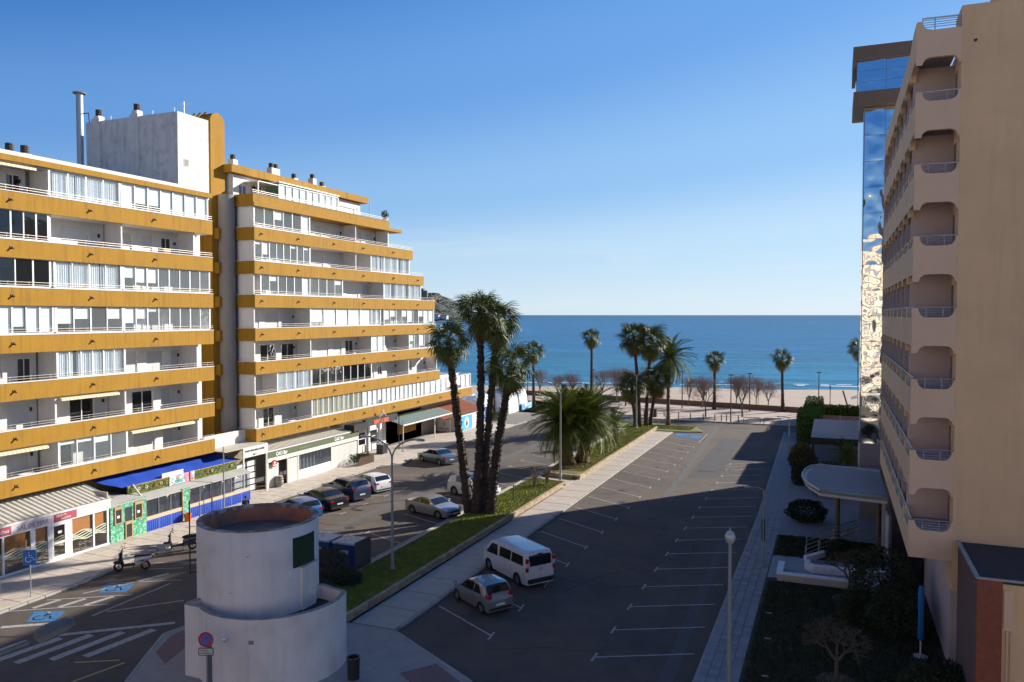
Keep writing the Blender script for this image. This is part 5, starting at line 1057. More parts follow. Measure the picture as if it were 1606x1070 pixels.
# ================================================================== WHITE TOWER IN THE FOREGROUND
TW = mat('tower_render', (.74, .68, .645), .85, var=.06, scale=.5, streak=.08, alt=(.62, .55, .50), altscale=.7, altw=(.5, .75), bump=.2)
tw = thing('round_tower', 'white round service tower with red inner parapet in the foreground', 'tower', (-22, 28, 0))
cx_, cy_ = -23.4, 27.75
o = MB().lathe([(2.56, .1), (2.56, 6.04), (2.53, 6.1), (2.36, 6.1), (2.32, 6.05)], (cx_, cy_, 0), 64).build('drum_wall', TW, tw); autosmooth(o, 30)
MB().lathe([(2.318, 6.05), (2.318, 5.35)], (cx_, cy_, 0), 64).build('inner_parapet', mat('faded_red_paint', (.50, .18, .11), .85, var=.2, scale=1.5, alt=(.30, .17, .13), altscale=1.3, altw=(.5, .62), detail=9), tw, fix=False, smooth=True)
MB().lathe([(2.32, 5.38), (.001, 5.46)], (cx_, cy_, 0), 40).build('roof_deck', mat('tower_deck', (.20, .13, .09), .9, var=.3, scale=1.2), tw, fix=False)
MB().lathe([(2.50, 6.095), (2.565, 6.095), (2.565, 6.125), (2.31, 6.125), (2.31, 6.0)], (cx_, cy_, 0), 64).build('rim', mat('rusty_rim', (.26, .16, .12), .9, var=.3, scale=3, alt=(.42, .40, .38), altscale=2, altw=(.45, .6)), tw)
# lower drum
lc = (-22.2, 27.25); LR = 3.07
pts = [(-24.85, 25.05), (-24.7, 24.72)] + [(lc[0] + LR * math.cos(R(a_)), lc[1] + LR * math.sin(R(a_))) for a_ in range(236, 391, 5)] + [(-20.9, 29.0), (-24.4, 26.4)]
inn = [(-24.6, 25.2), (-24.45, 24.95)] + [(lc[0] + (LR - .2) * math.cos(R(a_)), lc[1] + (LR - .2) * math.sin(R(a_))) for a_ in range(236, 391, 5)] + [(-20.95, 28.8), (-24.25, 26.35)]
lowd = MB(); lowd.prism(pts, .1, 2.45); lowd.prism(pts, 2.45, 3.05, [inn]); ow = lowd.build('lower_wall', TW, tw); autosmooth(ow, 25)
MB().prism(inn, 2.45, 2.47).build('lower_roof', mat('dark_felt_roof', (.05, .045, .04), .95, var=.25, scale=2), tw)
MB().prism([(p_[0], p_[1]) for p_ in pts], 3.05, 3.075, [inn]).build('lower_rim', mat('stained_rim', (.30, .27, .25), .9, var=.4, scale=3), tw)
def on_low(a_deg, r=LR): return (lc[0] + r * math.cos(R(a_deg)), lc[1] + r * math.sin(R(a_deg)))
def plate(c, rr0, a0, a1, z0, z1, th, name, m_, par=tw, n=6):
    v = MB(); 
    for i in range(n):
        A, B = R(a0 + (a1 - a0) * i / n), R(a0 + (a1 - a0) * (i + 1) / n); P_ = lambda r, t: (c[0] + r * math.cos(t), c[1] + r * math.sin(t))
        a, b_, d, e = P_(rr0, A), P_(rr0, B), P_(rr0 + th, B), P_(rr0 + th, A)
        v.add([(*a, z0), (*b_, z0), (*d, z0), (*e, z0), (*a, z1), (*b_, z1), (*d, z1), (*e, z1)], [(0, 3, 2, 1), (4, 5, 6, 7), (2, 3, 7, 6), (0, 1, 5, 4)] + ([(0, 4, 7, 3)] if i == 0 else []) + ([(1, 2, 6, 5)] if i == n - 1 else []))
    return v.build(name, m_, par)
plate(lc, LR - .02, 252.5, 258, .1, 2.1, .05, 'door', mat('grey_door', (.10, .11, .125), .6))
plate(lc, LR - .02, 250.5, 251.8, .1, 3.04, .06, 'wall_rib', TW); plate(lc, LR - .02, 289, 290.2, .1, 3.04, .05, 'wall_rib', TW); plate(lc, LR - .02, 290.3, 296, .1, 3.04, .025, 'raised_panel', TW)
plate(lc, LR + .01, 290.8, 294.5, 2.1, 2.25, .02, 'plaque', mat('worn_plaque', (.30, .27, .25), .8, var=.5, scale=9))
c = on_low(272, LR + .06); MB().lathe([(.001, -.09), (.06, -.05), (.08, 0), (.001, 0)], (c[0], c[1], 2.25), 10).lathe([(.09, 0), (.09, .06), (.001, .06)], (c[0], c[1], 2.25), 10).build('security_camera', BLIND, tw)
MB().lathe([(.001, -.11), (.035, -.08), (.001, -.05)], (c[0], c[1], 2.24), 8).build('camera_lens', DARKM, tw)
plate((cx_, cy_), 2.55, 342, 372, 4.35, 5.62, .05, 'green_shutter', mat('dark_green_shutter', (.018, .04, .018), .8, var=.25, scale=5, bump=.4, bscale=20), n=10)
MB().box(-21.1, -20.78, 27.35, 28.3, 2.4, 4.3).build('side_shaft', TW, tw); MB().box(-21.12, -20.74, 27.3, 28.35, 4.3, 4.36).build('shaft_cap', CON, tw)
m = MB(); a_ = R(226); P_ = lambda r: (cx_ + r * math.cos(a_), cy_ + r * math.sin(a_)); m.tube([(*P_(2.82), 3.95), (*P_(2.82), 7.1)], .028, 6)
for zz in (4.0, 5.25): m.tube([(*P_(2.56), zz), (*P_(2.84), zz)], .03, 5)
m.build('antenna_pole', DARKM, tw)
for a0 in (200, 215): m = MB(); A = R(a0); m.tube([(cx_ + 2.45 * math.cos(A), cy_ + 2.45 * math.sin(A), 6.1), (cx_ + 2.45 * math.cos(A), cy_ + 2.45 * math.sin(A), 6.9)], .018, 5); m.build('thin_mast', STEEL, tw)
for a0, zz in ((262, 4.6), (284, 3.6), (300, 5.1)): A = R(a0); MB().box(cx_ + 2.57 * math.cos(A) - .05, cx_ + 2.57 * math.cos(A) + .05, cy_ + 2.57 * math.sin(A) - .02, cy_ + 2.57 * math.sin(A) + .02, zz, zz + .03).build('wall_fixing', CON, tw)
tb = thing('litter_bin', 'dark round litter bin at the right foot of the white tower', 'bin', (-18.1, 27.1, .11)); MB().lathe([(.001, 0), (.24, 0), (.27, .85), (.29, .85), (.29, .9), (.22, .9), (.2, .5), (.001, .5)], (-18.1, 27.1, .11), 18).build('body', DARKM, tb)
# ================================================================== MEDIAN: stone retaining wall, lawn
LAWN = mat('lawn', (.17, .185, .025), .95, var=.35, scale=1.2, alt=(.24, .18, .08), altscale=.6, altw=(.56, .7), bump=1, bscale=30, detail=8)
STN = mat('sandstone_block', (.34, .26, .17), .9, var=.18, scale=3, rnd=.22, bump=.5, bscale=18)
def median(name, label, base_pts, top_z, poly, lawnz):
    t = thing(name, label, 'retaining wall', (base_pts[0][0], base_pts[0][1], 0)); cnt = 0; far = MB()
    for a, b_ in zip(base_pts[:-1], base_pts[1:]):
        a = Vector(a); b_ = Vector(b_); d = b_ - a; n_ = max(1, round(d.length / .62)); ln = d.length / n_; ang = math.atan2(d.y, d.x)
        for c_ in range(2):
            for i in range(n_):
                p_ = a + d * ((i + (.5 if c_ else .3)) / n_)
                if i == n_ - 1 and not c_: continue
                o = bpy.data.objects.new('stone_block', stone_me); C.objects.link(o); o.parent = t; o.location = (p_.x - base_pts[0][0] + rs.uniform(-.012, .012), p_.y - base_pts[0][1], .1 + c_ * .19); o.rotation_euler = (0, 0, ang + rs.uniform(-.02, .02)); o.scale = (ln, 1, 1); cnt += 1
    return t
q = MB().box(-.485, .485, -.12, .12, .004, .186).build('stone_block', STN, bevel=.015); stone_me = q.data; bpy.data.objects.remove(q)
median('retaining_wall', 'long low sandstone wall holding the near lawn beside the car park path', [(-25.0, 33.2), (-22.6, 31.6), (-21.8, 32.0), (-21.72, 65.3), (-24.9, 65.8)], .48, None, 0)
median('retaining_wall', 'low sandstone wall of the planter with the twin date palms', [(-25.0, 71.2), (-24.2, 68.5), (-21.3, 68.1), (-21.4, 102.3)], .48, None, 0)
ground('lawn', [(-25.0, 33.3), (-22.6, 31.75), (-21.9, 32.1), (-21.84, 65.2), (-25.0, 65.5)], .44, LAWN, .44)
ground('lawn', [(-25.0, 71.3), (-24.15, 68.6), (-21.42, 68.2), (-21.52, 102.3), (-24.9, 102.3)], .44, LAWN, .44)
ground('lawn', [(-24.8, 101), (-17.4, 101.3), (-15.6, 102.0), (-17.0, 105.6), (-24.0, 107.6), (-27.4, 106.0), (-26.6, 102.6)], .16, LAWN, .16)
lay_kerb(bpy.data.objects['lawn.002'] if 'lawn.002' in bpy.data.objects else bpy.data.objects['lawn'], [(-24.8, 100.9), (-17.4, 101.2), (-15.5, 102.0), (-17.0, 105.7), (-24.0, 107.7), (-27.5, 106.0), (-26.7, 102.6)])
gm = MB(); gr_ = random.Random(9)
def blades(q, x0, x1, y0, y1, z, n_, h=.055):
    for i in range(n_):
        x, y = gr_.uniform(x0, x1), gr_.uniform(y0, y1); a_ = gr_.random() * 6.28; s = .035; hh = h * gr_.uniform(.5, 1.5); q.add([(x - s * math.cos(a_), y - s * math.sin(a_), z), (x + s * math.cos(a_), y + s * math.sin(a_), z), (x + gr_.uniform(-.06, .06), y + gr_.uniform(-.06, .06), z + hh)], [(0, 1, 2)])
blades(gm, -25, -21.9, 32.6, 65.3, .44, 42000); blades(gm, -24.6, -21.5, 70, 102, .44, 30000); blades(gm, -26, -17, 102, 106, .16, 8000); gm.build('grass', mat('grass_blade', (.22, .24, .03), .8, var=.35, scale=1), kind='stuff', fix=False)
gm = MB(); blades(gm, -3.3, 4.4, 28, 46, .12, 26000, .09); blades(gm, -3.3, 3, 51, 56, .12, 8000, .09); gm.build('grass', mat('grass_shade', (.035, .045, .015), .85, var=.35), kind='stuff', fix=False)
ground('planting_soil', [(-24.6, 69.3), (-21.9, 68.9), (-21.7, 76), (-24.7, 76)], .455, mat('soil', (.16, .11, .07), .95, var=.25, scale=2, bump=.6), .01)
# ================================================================== VEHICLES
TYRE = mat('tyre_rubber', (.018, .018, .018), .85, var=.1); RIM = mat('alloy_rim', (.42, .43, .45), .35, .7, var=.05); TRIM = mat('black_trim', (.02, .02, .022), .6)
CG = mat('car_glass', (.012, .015, .018), .06, var=0, spec=.8); REDL = mat('tail_lamp', (.40, .01, .015), .25, var=0); HEADL = mat('head_lamp', (.62, .64, .66), .12, .2, var=0); PLT = mat('number_plate', (.68, .68, .66), .5, var=.1, scale=30)
def paint(name, c, met=.0, rough=.28): return mat(name, c, rough, met, var=.03, coat=.7, scale=1)
def lerp_pts(P_, x):
    for (a, b_), (c_, d) in zip(P_[:-1], P_[1:]):
        if a <= x <= c_: t = (x - a) / (c_ - a) if c_ > a else 0; return b_ + (d - b_) * t
    return P_[0][1] if x < P_[0][0] else P_[-1][1]
def smooth_pts(P_, x, h=.05):
    return sum(lerp_pts(P_, x + d) for d in (-h, -h / 2, 0, h / 2, h)) / 5
def make_car(label, pnt, prof, W, belt, wheels, wr, sidewin, wshield, rwin, name='parked_car', cat='car', group='cars parked beside the road', roofm=None, rails=False, tails=None, heads=None, cl=.2, tum=.20, plate_z=None):
    """car pointing to +x. prof: upper outline (x,z) rear to front; body is one lofted skin with real wheel arches"""
    t = thing(name, label, cat, (0, 0, 0), 0, group)
    X0, X1 = prof[0][0], prof[-1][0]; Lc = X1 - X0; roofz = max(z for _, z in prof)
    def hw(x, z):
        e = min(1, max(0, (x - X0) / .55)); f = min(1, max(0, (X1 - x) / .75)); w_ = W / 2 * (1 - .10 * (1 - e) ** 2 - .20 * (1 - f) ** 2)
        if z > belt: w_ *= 1 - tum * ((z - belt) / max(.01, roofz - belt))
        elif z < .42: w_ *= 1 - .06 * (.42 - z) / .42
        else: w_ *= 1 + .012 * math.sin((z - .42) / max(.01, belt - .42) * math.pi)
        return w_
    def zl(x):
        z = cl
        for wx in wheels:
            d = abs(x - wx); ra = wr + .055
            if d < ra: z = max(z, wr + math.sqrt(ra * ra - d * d) * .98)
        return z
    xs = set([X0 + Lc * i / 46 for i in range(47)])
    for wx in wheels:
        for k in range(-8, 9): xs.add(wx + (wr + .055) * math.sin(R(k * 11.2)))
    xs = sorted(x for x in xs if X0 <= x <= X1); xs = [x for i, x in enumerate(xs) if i == 0 or x - xs[i - 1] > .012]
    rows = []
    for x in xs:
        zt = smooth_pts(prof, x) if X0 + .06 < x < X1 - .06 else lerp_pts(prof, x); b0 = zl(x); bz = min(belt, zt - .03); r_ = []
        for k in range(6): z = b0 + (bz - b0) * k / 5; r_.append((x, hw(x, z), z))
        for k in range(1, 5): z = bz + (zt - .05 - bz) * k / 4 if zt - .05 > bz else bz + .002 * k; r_.append((x, hw(x, z), z))
        w_ = r_[-1][1]
        for k in range(1, 5): f_ = 1 - k / 4.; r_.append((x, w_ * (f_ if k < 4 else 0) * (.95 if k == 1 else 1) * (1 if k != 1 else 1.12), zt - .05 * (f_ ** 3) + .0))
        rows.append(r_)
    m = MB(); nr = len(rows[0])
    for sgn in (1, -1):
        b0 = len(m.v)
        for r_ in rows: m.v += [(x, y * sgn, z) for x, y, z in r_]
        for i in range(len(rows) - 1):
            for j in range(nr - 1):
                q = (b0 + i * nr + j, b0 + (i + 1) * nr + j, b0 + (i + 1) * nr + j + 1, b0 + i * nr + j + 1); m.f.append(q if sgn == 1 else q[::-1]); m.m.append(0)
        for i in (0, len(rows) - 1):
            for j in range(nr - 2): pass
    for i in (0, len(rows) - 1):       # end caps
        a = [(x, y, z) for x, y, z in rows[i]]; m.add(a + [(x, -y, z) for x, y, z in a[::-1][1:]], [tuple(range(2 * len(a) - 1))])
    bo = m.build('body', pnt, t); bm_ = bmesh.new(); bm_.from_mesh(bo.data); bmesh.ops.remove_doubles(bm_, verts=bm_.verts, dist=.002); bmesh.ops.recalc_face_normals(bm_, faces=bm_.faces); bm_.to_mesh(bo.data); bm_.free(); autosmooth(bo, 38)
    MB().box(X0 + .12, X1 - .15, -W / 2 + .13, W / 2 - .13, cl + .02, .62).build('underbody', TRIM, t)
    # glass
    def sidepoly(poly, sgn, name_, off=.012, mm_=CG, par=t):
        pc_ = []
        for (a, b_), (c_, d) in zip(poly, poly[1:] + poly[:1]):
            for k in range(4): pc_.append((a + (c_ - a) * k / 4, b_ + (d - b_) * k / 4))
        tr = tessellate_polygon([[Vector((p_[0], p_[1], 0)) for p_ in pc_]])
        v = MB(); v.add([(x, sgn * (hw(x, z) + off), z) for x, z in pc_], [tuple(q) for q in tr]); return v.build(name_, mm_, par, fix=False)
    for sgn in (1, -1):
        for wpoly in sidewin: sidepoly(wpoly, sgn, 'side_window')
    def topstrip(xa, xb, name_, off=.012, inset=.10, mm_=CG):
        v = MB(); n_ = 10; g = []
        for i in range(n_ + 1):
            x = xa + (xb - xa) * i / n_; z = smooth_pts(prof, x); w_ = hw(x, z - .05) - inset
            dz = (smooth_pts(prof, x + .03) - smooth_pts(prof, x - .03)) / .06; nx, nz = -dz, 1; L_ = math.hypot(nx, nz)
            for j in range(7): u = -1 + 2 * j / 6; g.append((x + nx / L_ * off, w_ * u, z + nz / L_ * off - .022 * u * u))
        v.add(g, [(i * 7 + j, (i + 1) * 7 + j, (i + 1) * 7 + j + 1, i * 7 + j + 1) for i in range(n_) for j in range(6)]); return v.build(name_, mm_, t, fix=False, smooth=True)
    topstrip(*wshield, 'windscreen'); topstrip(*rwin, 'rear_window')
    if roofm: topstrip(rwin[1] + .02, wshield[0] - .02, 'roof_panel', .008, .03, roofm)
    # wheels
    for wx in wheels:
        for sgn in (1, -1):
            y = sgn * (W / 2 - .11)
            L2 = MB().lathe([(wr * .62, -.10), (wr * .95, -.10), (wr, -.07), (wr, .07), (wr * .95, .10), (wr * .62, .10)], (0, 0, 0), 24); L2.v = [(wx + v_[0], y + v_[2] * sgn, wr + v_[1]) for v_ in L2.v]; tyre = L2.build('tyre', TYRE, None); autosmooth(tyre)
            wl = bpy.data.objects.new('wheel', None); C.objects.link(wl); wl.parent = t; wl.empty_display_size = .1; tyre.parent = wl
            r2 = MB(); r2.lathe([(.001, .05), (wr * .16, .05)], (0, 0, 0), 10).lathe([(wr * .58, .085), (wr * .64, .085), (wr * .64, .02), (wr * .58, .02)], (0, 0, 0), 24)
            for s_ in range(7):
                a_ = 2 * math.pi * s_ / 7; ca, sa = math.cos(a_), math.sin(a_); wd = wr * .085; r2.add([(ca * .05 - sa * wd, sa * .05 + ca * wd, .055), (ca * .05 + sa * wd, sa * .05 - ca * wd, .055), (ca * wr * .6 + sa * wd * .7, sa * wr * .6 - ca * wd * .7, .075), (ca * wr * .6 - sa * wd * .7, sa * wr * .6 + ca * wd * .7, .075)], [(0, 1, 2, 3)])
            r2.v = [(wx + v_[0], y + v_[2] * sgn, wr + v_[1]) for v_ in r2.v]; o = r2.build('rim', RIM, None, fix=False); o.parent = wl
            r3 = MB().lathe([(.001, 0), (wr * .6, 0)], (0, 0, 0), 20); r3.v = [(wx + v_[0], y + .02 * sgn, wr + v_[1]) for v_ in r3.v]; o = r3.build('brake_disc', DARKM, None, fix=False); o.parent = wl
    # lamps, mirrors, plates, handles, bumpers
    tz, th_, tw_ = tails or (belt - .14, .16, .24)
    for sgn in (1, -1):
        v = MB(); 
        for k in range(3):
            x = X0 + .0 + tw_ * k / 2
        p4 = [(X0 + .03, tz - th_ / 2), (X0 + tw_, tz - th_ / 4), (X0 + tw_ * .9, tz + th_ / 2), (X0 + .05, tz + th_ / 2)]
        sidepoly(p4, sgn, 'tail_light', .014, REDL)
        yb_ = hw(X0 + .01, tz) * .98; xo = lerp_pts([(z_, x_) for x_, z_ in sorted([(p_[0], p_[1]) for p_ in prof[:4]], key=lambda q: q[1])], tz) if False else X0
        MB().add([(X0 - .012, sgn * yb_, tz - th_ / 2), (X0 - .012, sgn * yb_ * .68, tz - th_ / 2.4), (X0 - .0 + .0, sgn * yb_ * .72, tz + th_ / 2), (X0 + .0, sgn * yb_, tz + th_ / 2)], [(0, 1, 2, 3)]).build('tail_light', REDL, t, fix=False)
        hz_ = heads or belt - .22
        sidepoly([(X1 - .42, hz_ + .05), (X1 - .05, hz_ - .07), (X1 - .04, hz_ + .04), (X1 - .30, hz_ + .11)], sgn, 'headlight', .014, HEADL)
        yh = hw(X1 - .02, hz_); MB().add([(X1 + .012, sgn * yh * .98, hz_ - .07), (X1 + .02, sgn * yh * .55, hz_ - .08), (X1 + .015, sgn * yh * .58, hz_ + .05), (X1 + .008, sgn * yh * .98, hz_ + .04)], [(0, 1, 2, 3)]).build('headlight', HEADL, t, fix=False)
        xm = wshield[1] - .28; ym = hw(xm, belt); MB().box(xm - .06, xm + .08, sgn * (ym + .02), sgn * (ym + .20), belt + .02, belt + .16).build('door_mirror', pnt, t, bevel=.02)
        for wpoly in sidewin[:2]:
            xh = min(p_[0] for p_ in wpoly) + .12; MB().box(xh, xh + .18, sgn * (hw(xh, belt - .12) - .01), sgn * (hw(xh, belt - .12) + .025), belt - .14, belt - .11).build('door_handle', pnt, t)
        for xd in [min(p_[0] for p_ in wpoly) - .04 for wpoly in sidewin[:2]]: sidepoly([(xd, .34), (xd + .012, .34), (xd + .012, belt - .02), (xd, belt - .02)], sgn, 'door_gap', .004, TRIM)
        if rails: xa, xb = rwin[1] + .1, wshield[0] - .1; zr = roofz; MB().tube([(xa, sgn * hw(xa, zr) * .95, zr - .02), (xa + .1, sgn * hw(xa, zr) * .95, zr + .05), (xb - .1, sgn * hw(xb, zr) * .95, zr + .05), (xb, sgn * hw(xb, zr) * .95, zr - .02)], .022, 5).build('roof_rail', RAILM, t)
    pz = plate_z or .52
    MB().box(X0 - .025, X0 - .01, -.26, .26, pz, pz + .11).build('number_plate', PLT, t); MB().box(X1 + .01, X1 + .025, -.26, .26, .36, .47).build('number_plate', PLT, t)
    MB().box(X0 - .02, X0 + .10, -W / 2 + .16, W / 2 - .16, .26, .38).build('rear_bumper_trim', TRIM, t); MB().box(X1 - .08, X1 + .016, -.42, .42, .5, .62).build('grille', TRIM, t)
    MB().box(X1 - .08, X1 + .012, -.6, .6, .22, .33).build('lower_intake', TRIM, t)
    return t
# profiles: rear -> front
P_HATCH = [(-2.0, .38), (-2.02, .75), (-1.93, 1.0), (-1.62, 1.38), (-1.2, 1.45), (-.3, 1.47), (.1, 1.42), (.85, 1.0), (1.0, .93), (1.7, .80), (1.95, .62), (2.0, .38)]
W_HATCH = [[(-1.35, .97), (-.35, .96), (-.35, 1.36), (-1.15, 1.35)], [(-.27, .96), (.72, .95), (.12, 1.34), (-.27, 1.37)]]
P_SUV = [(-2.3, .45), (-2.33, .95), (-2.22, 1.15), (-1.95, 1.60), (-1.6, 1.70), (-.2, 1.72), (.15, 1.66), (.95, 1.18), (1.1, 1.10), (2.0, .98), (2.25, .80), (2.32, .42)]
W_SUV = [[(-1.95, 1.20), (-1.35, 1.15), (-1.35, 1.58), (-1.72, 1.56)], [(-1.25, 1.14), (-.30, 1.12), (-.30, 1.60), (-1.25, 1.60)], [(-.22, 1.12), (.82, 1.10), (.12, 1.56), (-.22, 1.60)]]
P_SEDAN = [(-2.35, .45), (-2.38, .82), (-2.25, 1.0), (-1.75, 1.04), (-1.55, 1.08), (-.85, 1.40), (-.4, 1.44), (.15, 1.42), (.4, 1.36), (1.15, .98), (1.3, .93), (2.1, .80), (2.32, .62), (2.38, .38)]
W_SEDAN = [[(-1.42, 1.0), (-.38, .98), (-.38, 1.36), (-.85, 1.33)], [(-.30, .98), (.92, .95), (.30, 1.32), (-.30, 1.36)]]
P_COUPE = [(-2.2, .42), (-2.25, .78), (-2.12, .97), (-1.75, 1.0), (-1.45, 1.05), (-.75, 1.34), (-.3, 1.38), (.15, 1.36), (.35, 1.30), (1.05, .95), (1.2, .90), (2.0, .78), (2.22, .60), (2.28, .36)]
W_COUPE = [[(-1.3, .96), (-.62, .95), (-.62, 1.28), (-.85, 1.25)], [(-.55, .95), (.82, .93), (.25, 1.26), (-.55, 1.31)]]
P_KA = [(-1.72, .40), (-1.76, .80), (-1.62, 1.02), (-1.30, 1.44), (-1.0, 1.50), (-.1, 1.50), (.2, 1.44), (.95, 1.0), (1.1, .93), (1.6, .78), (1.78, .60), (1.8, .36)]
W_KA = [[(-1.15, 1.02), (-.50, .98), (-.50, 1.38), (-.80, 1.37)], [(-.42, .98), (.80, .95), (.25, 1.34), (-.42, 1.40)]]
P_VAN = [(-2.48, .45), (-2.50, 1.0), (-2.46, 1.5), (-2.36, 1.90), (-2.2, 1.96), (-.5, 1.98), (1.05, 1.95), (1.3, 1.88), (2.0, 1.25), (2.15, 1.16), (2.42, .98), (2.50, .75), (2.52, .42)]
W_VAN = [[(-2.15, 1.22), (-.95, 1.20), (-.95, 1.72), (-2.05, 1.72)], [(-.85, 1.20), (.35, 1.17), (.35, 1.70), (-.85, 1.72)], [(.50, 1.12), (1.75, 1.08), (1.25, 1.68), (.62, 1.72)]]
H = math.pi
def put(c_, x, y, rz): c_.location = (x, y, 0); c_.rotation_euler = (0, 0, rz); return c_
put(make_car('blue hatchback parked nose to the pavement, half hidden behind the white round tower', paint('blue_paint_car', (.01, .10, .30), .1), P_HATCH, 1.76, .95, (-1.25, 1.28), .31, W_HATCH, (.15, .82), (-1.88, -1.58), rails=False), -36.9, 48.1, H - .35)
put(make_car('black saloon parked between the blue hatchback and the dark blue suv', paint('black_paint_car', (.008, .009, .016), .2), P_SEDAN, 1.84, .96, (-1.42, 1.42), .33, W_SEDAN, (.45, 1.12), (-1.5, -.9)), -37.1, 51.4, H - .35)
put(make_car('dark blue grey suv with roof rails parked beside the black saloon', paint('dark_blue_paint', (.025, .045, .10), .2), P_SUV, 1.90, 1.12, (-1.45, 1.45), .37, W_SUV, (.2, .92), (-2.15, -1.9), rails=True), -37.2, 54.7, H - .35)
put(make_car('white hatchback farthest of the four cars parked in a row, partly behind the lamp post', paint('white_paint_car', (.66, .67, .68)), P_HATCH, 1.8, .98, (-1.3, 1.3), .33, W_HATCH, (.15, .82), (-1.88, -1.58)), -36.9, 57.9, H - .35)
put(make_car('grey blue saloon parked alone by the pavement near the lamp arch', paint('steel_blue_paint', (.12, .17, .22), .5), P_SEDAN, 1.82, .96, (-1.42, 1.42), .33, W_SEDAN, (.45, 1.12), (-1.5, -.9)), -37.4, 71.3, H - .42)
put(make_car('silver coupe with dark soft roof parked facing the palm cluster', paint('silver_paint', (.42, .41, .39), .6), P_COUPE, 1.76, .94, (-1.38, 1.36), .32, W_COUPE, (.4, 1.0), (-1.38, -.82), roofm=mat('grey_soft_top', (.13, .13, .13), .8)), -27.9, 52.5, -.30)
put(make_car('white suv parked behind the palm trunks facing the median', paint('white_paint_car', (.66, .67, .68)), P_SUV, 1.86, 1.10, (-1.45, 1.45), .36, [W_SUV[1], W_SUV[2]], (.2, .92), (-2.15, -1.9), roofm=mat('black_roof', (.03, .03, .035), .2)), -27.6, 59.2, -.32)
put(make_car('small silver hatchback parked beside the white van in the car park', paint('silver_grey_paint', (.33, .34, .36), .6), P_KA, 1.66, .98, (-1.15, 1.22), .29, W_KA, (.3, .92), (-1.58, -1.30), group='vehicles in the shaded car park', tails=(.98, .26, .22), plate_z=.46), -16.8, 37.0, H - .58)
van = make_car('white passenger van parked in the shaded car park', paint('white_van_paint', (.62, .63, .65)), P_VAN, 1.92, 1.14, (-1.55, 1.55), .34, W_VAN, (1.35, 1.98), (-2.44, -2.38), name='parked_van', cat='van', group='vehicles in the shaded car park', tum=.13, tails=(1.3, .02, .02), heads=.95, plate_z=.72)
MB().box(-2.49, -2.465, -.70, .70, 1.22, 1.74).build('rear_window', CG, van, bevel=.01); MB().box(-2.51, -2.50, -.004, .004, .5, 1.2).build('door_gap', TRIM, van)
for sgn in (1, -1):
    for k in range(3): MB().box(-2.515, -2.40, sgn * .80, sgn * .945, .95 + k * .24, 1.17 + k * .24).build('tail_light', REDL if k != 1 else HEADL, van)
    MB().tube([(-2.52, sgn * .25, 1.16), (-2.52, sgn * .38, 1.32)], .012, 4).build('wiper', TRIM, van)
MB().box(-2.50, -2.38, -.12, .12, 1.80, 1.86).build('brake_light', TRIM, van); MB().box(-2.53, -2.50, -.12, .12, 1.0, 1.04).build('rear_badge', RIM, van)
MB().box(-2.58, -2.45, -.85, .85, .34, .52).build('rear_bumper', TRIM, van, bevel=.02)
put(van, -16.9, 42.0, H - .62)
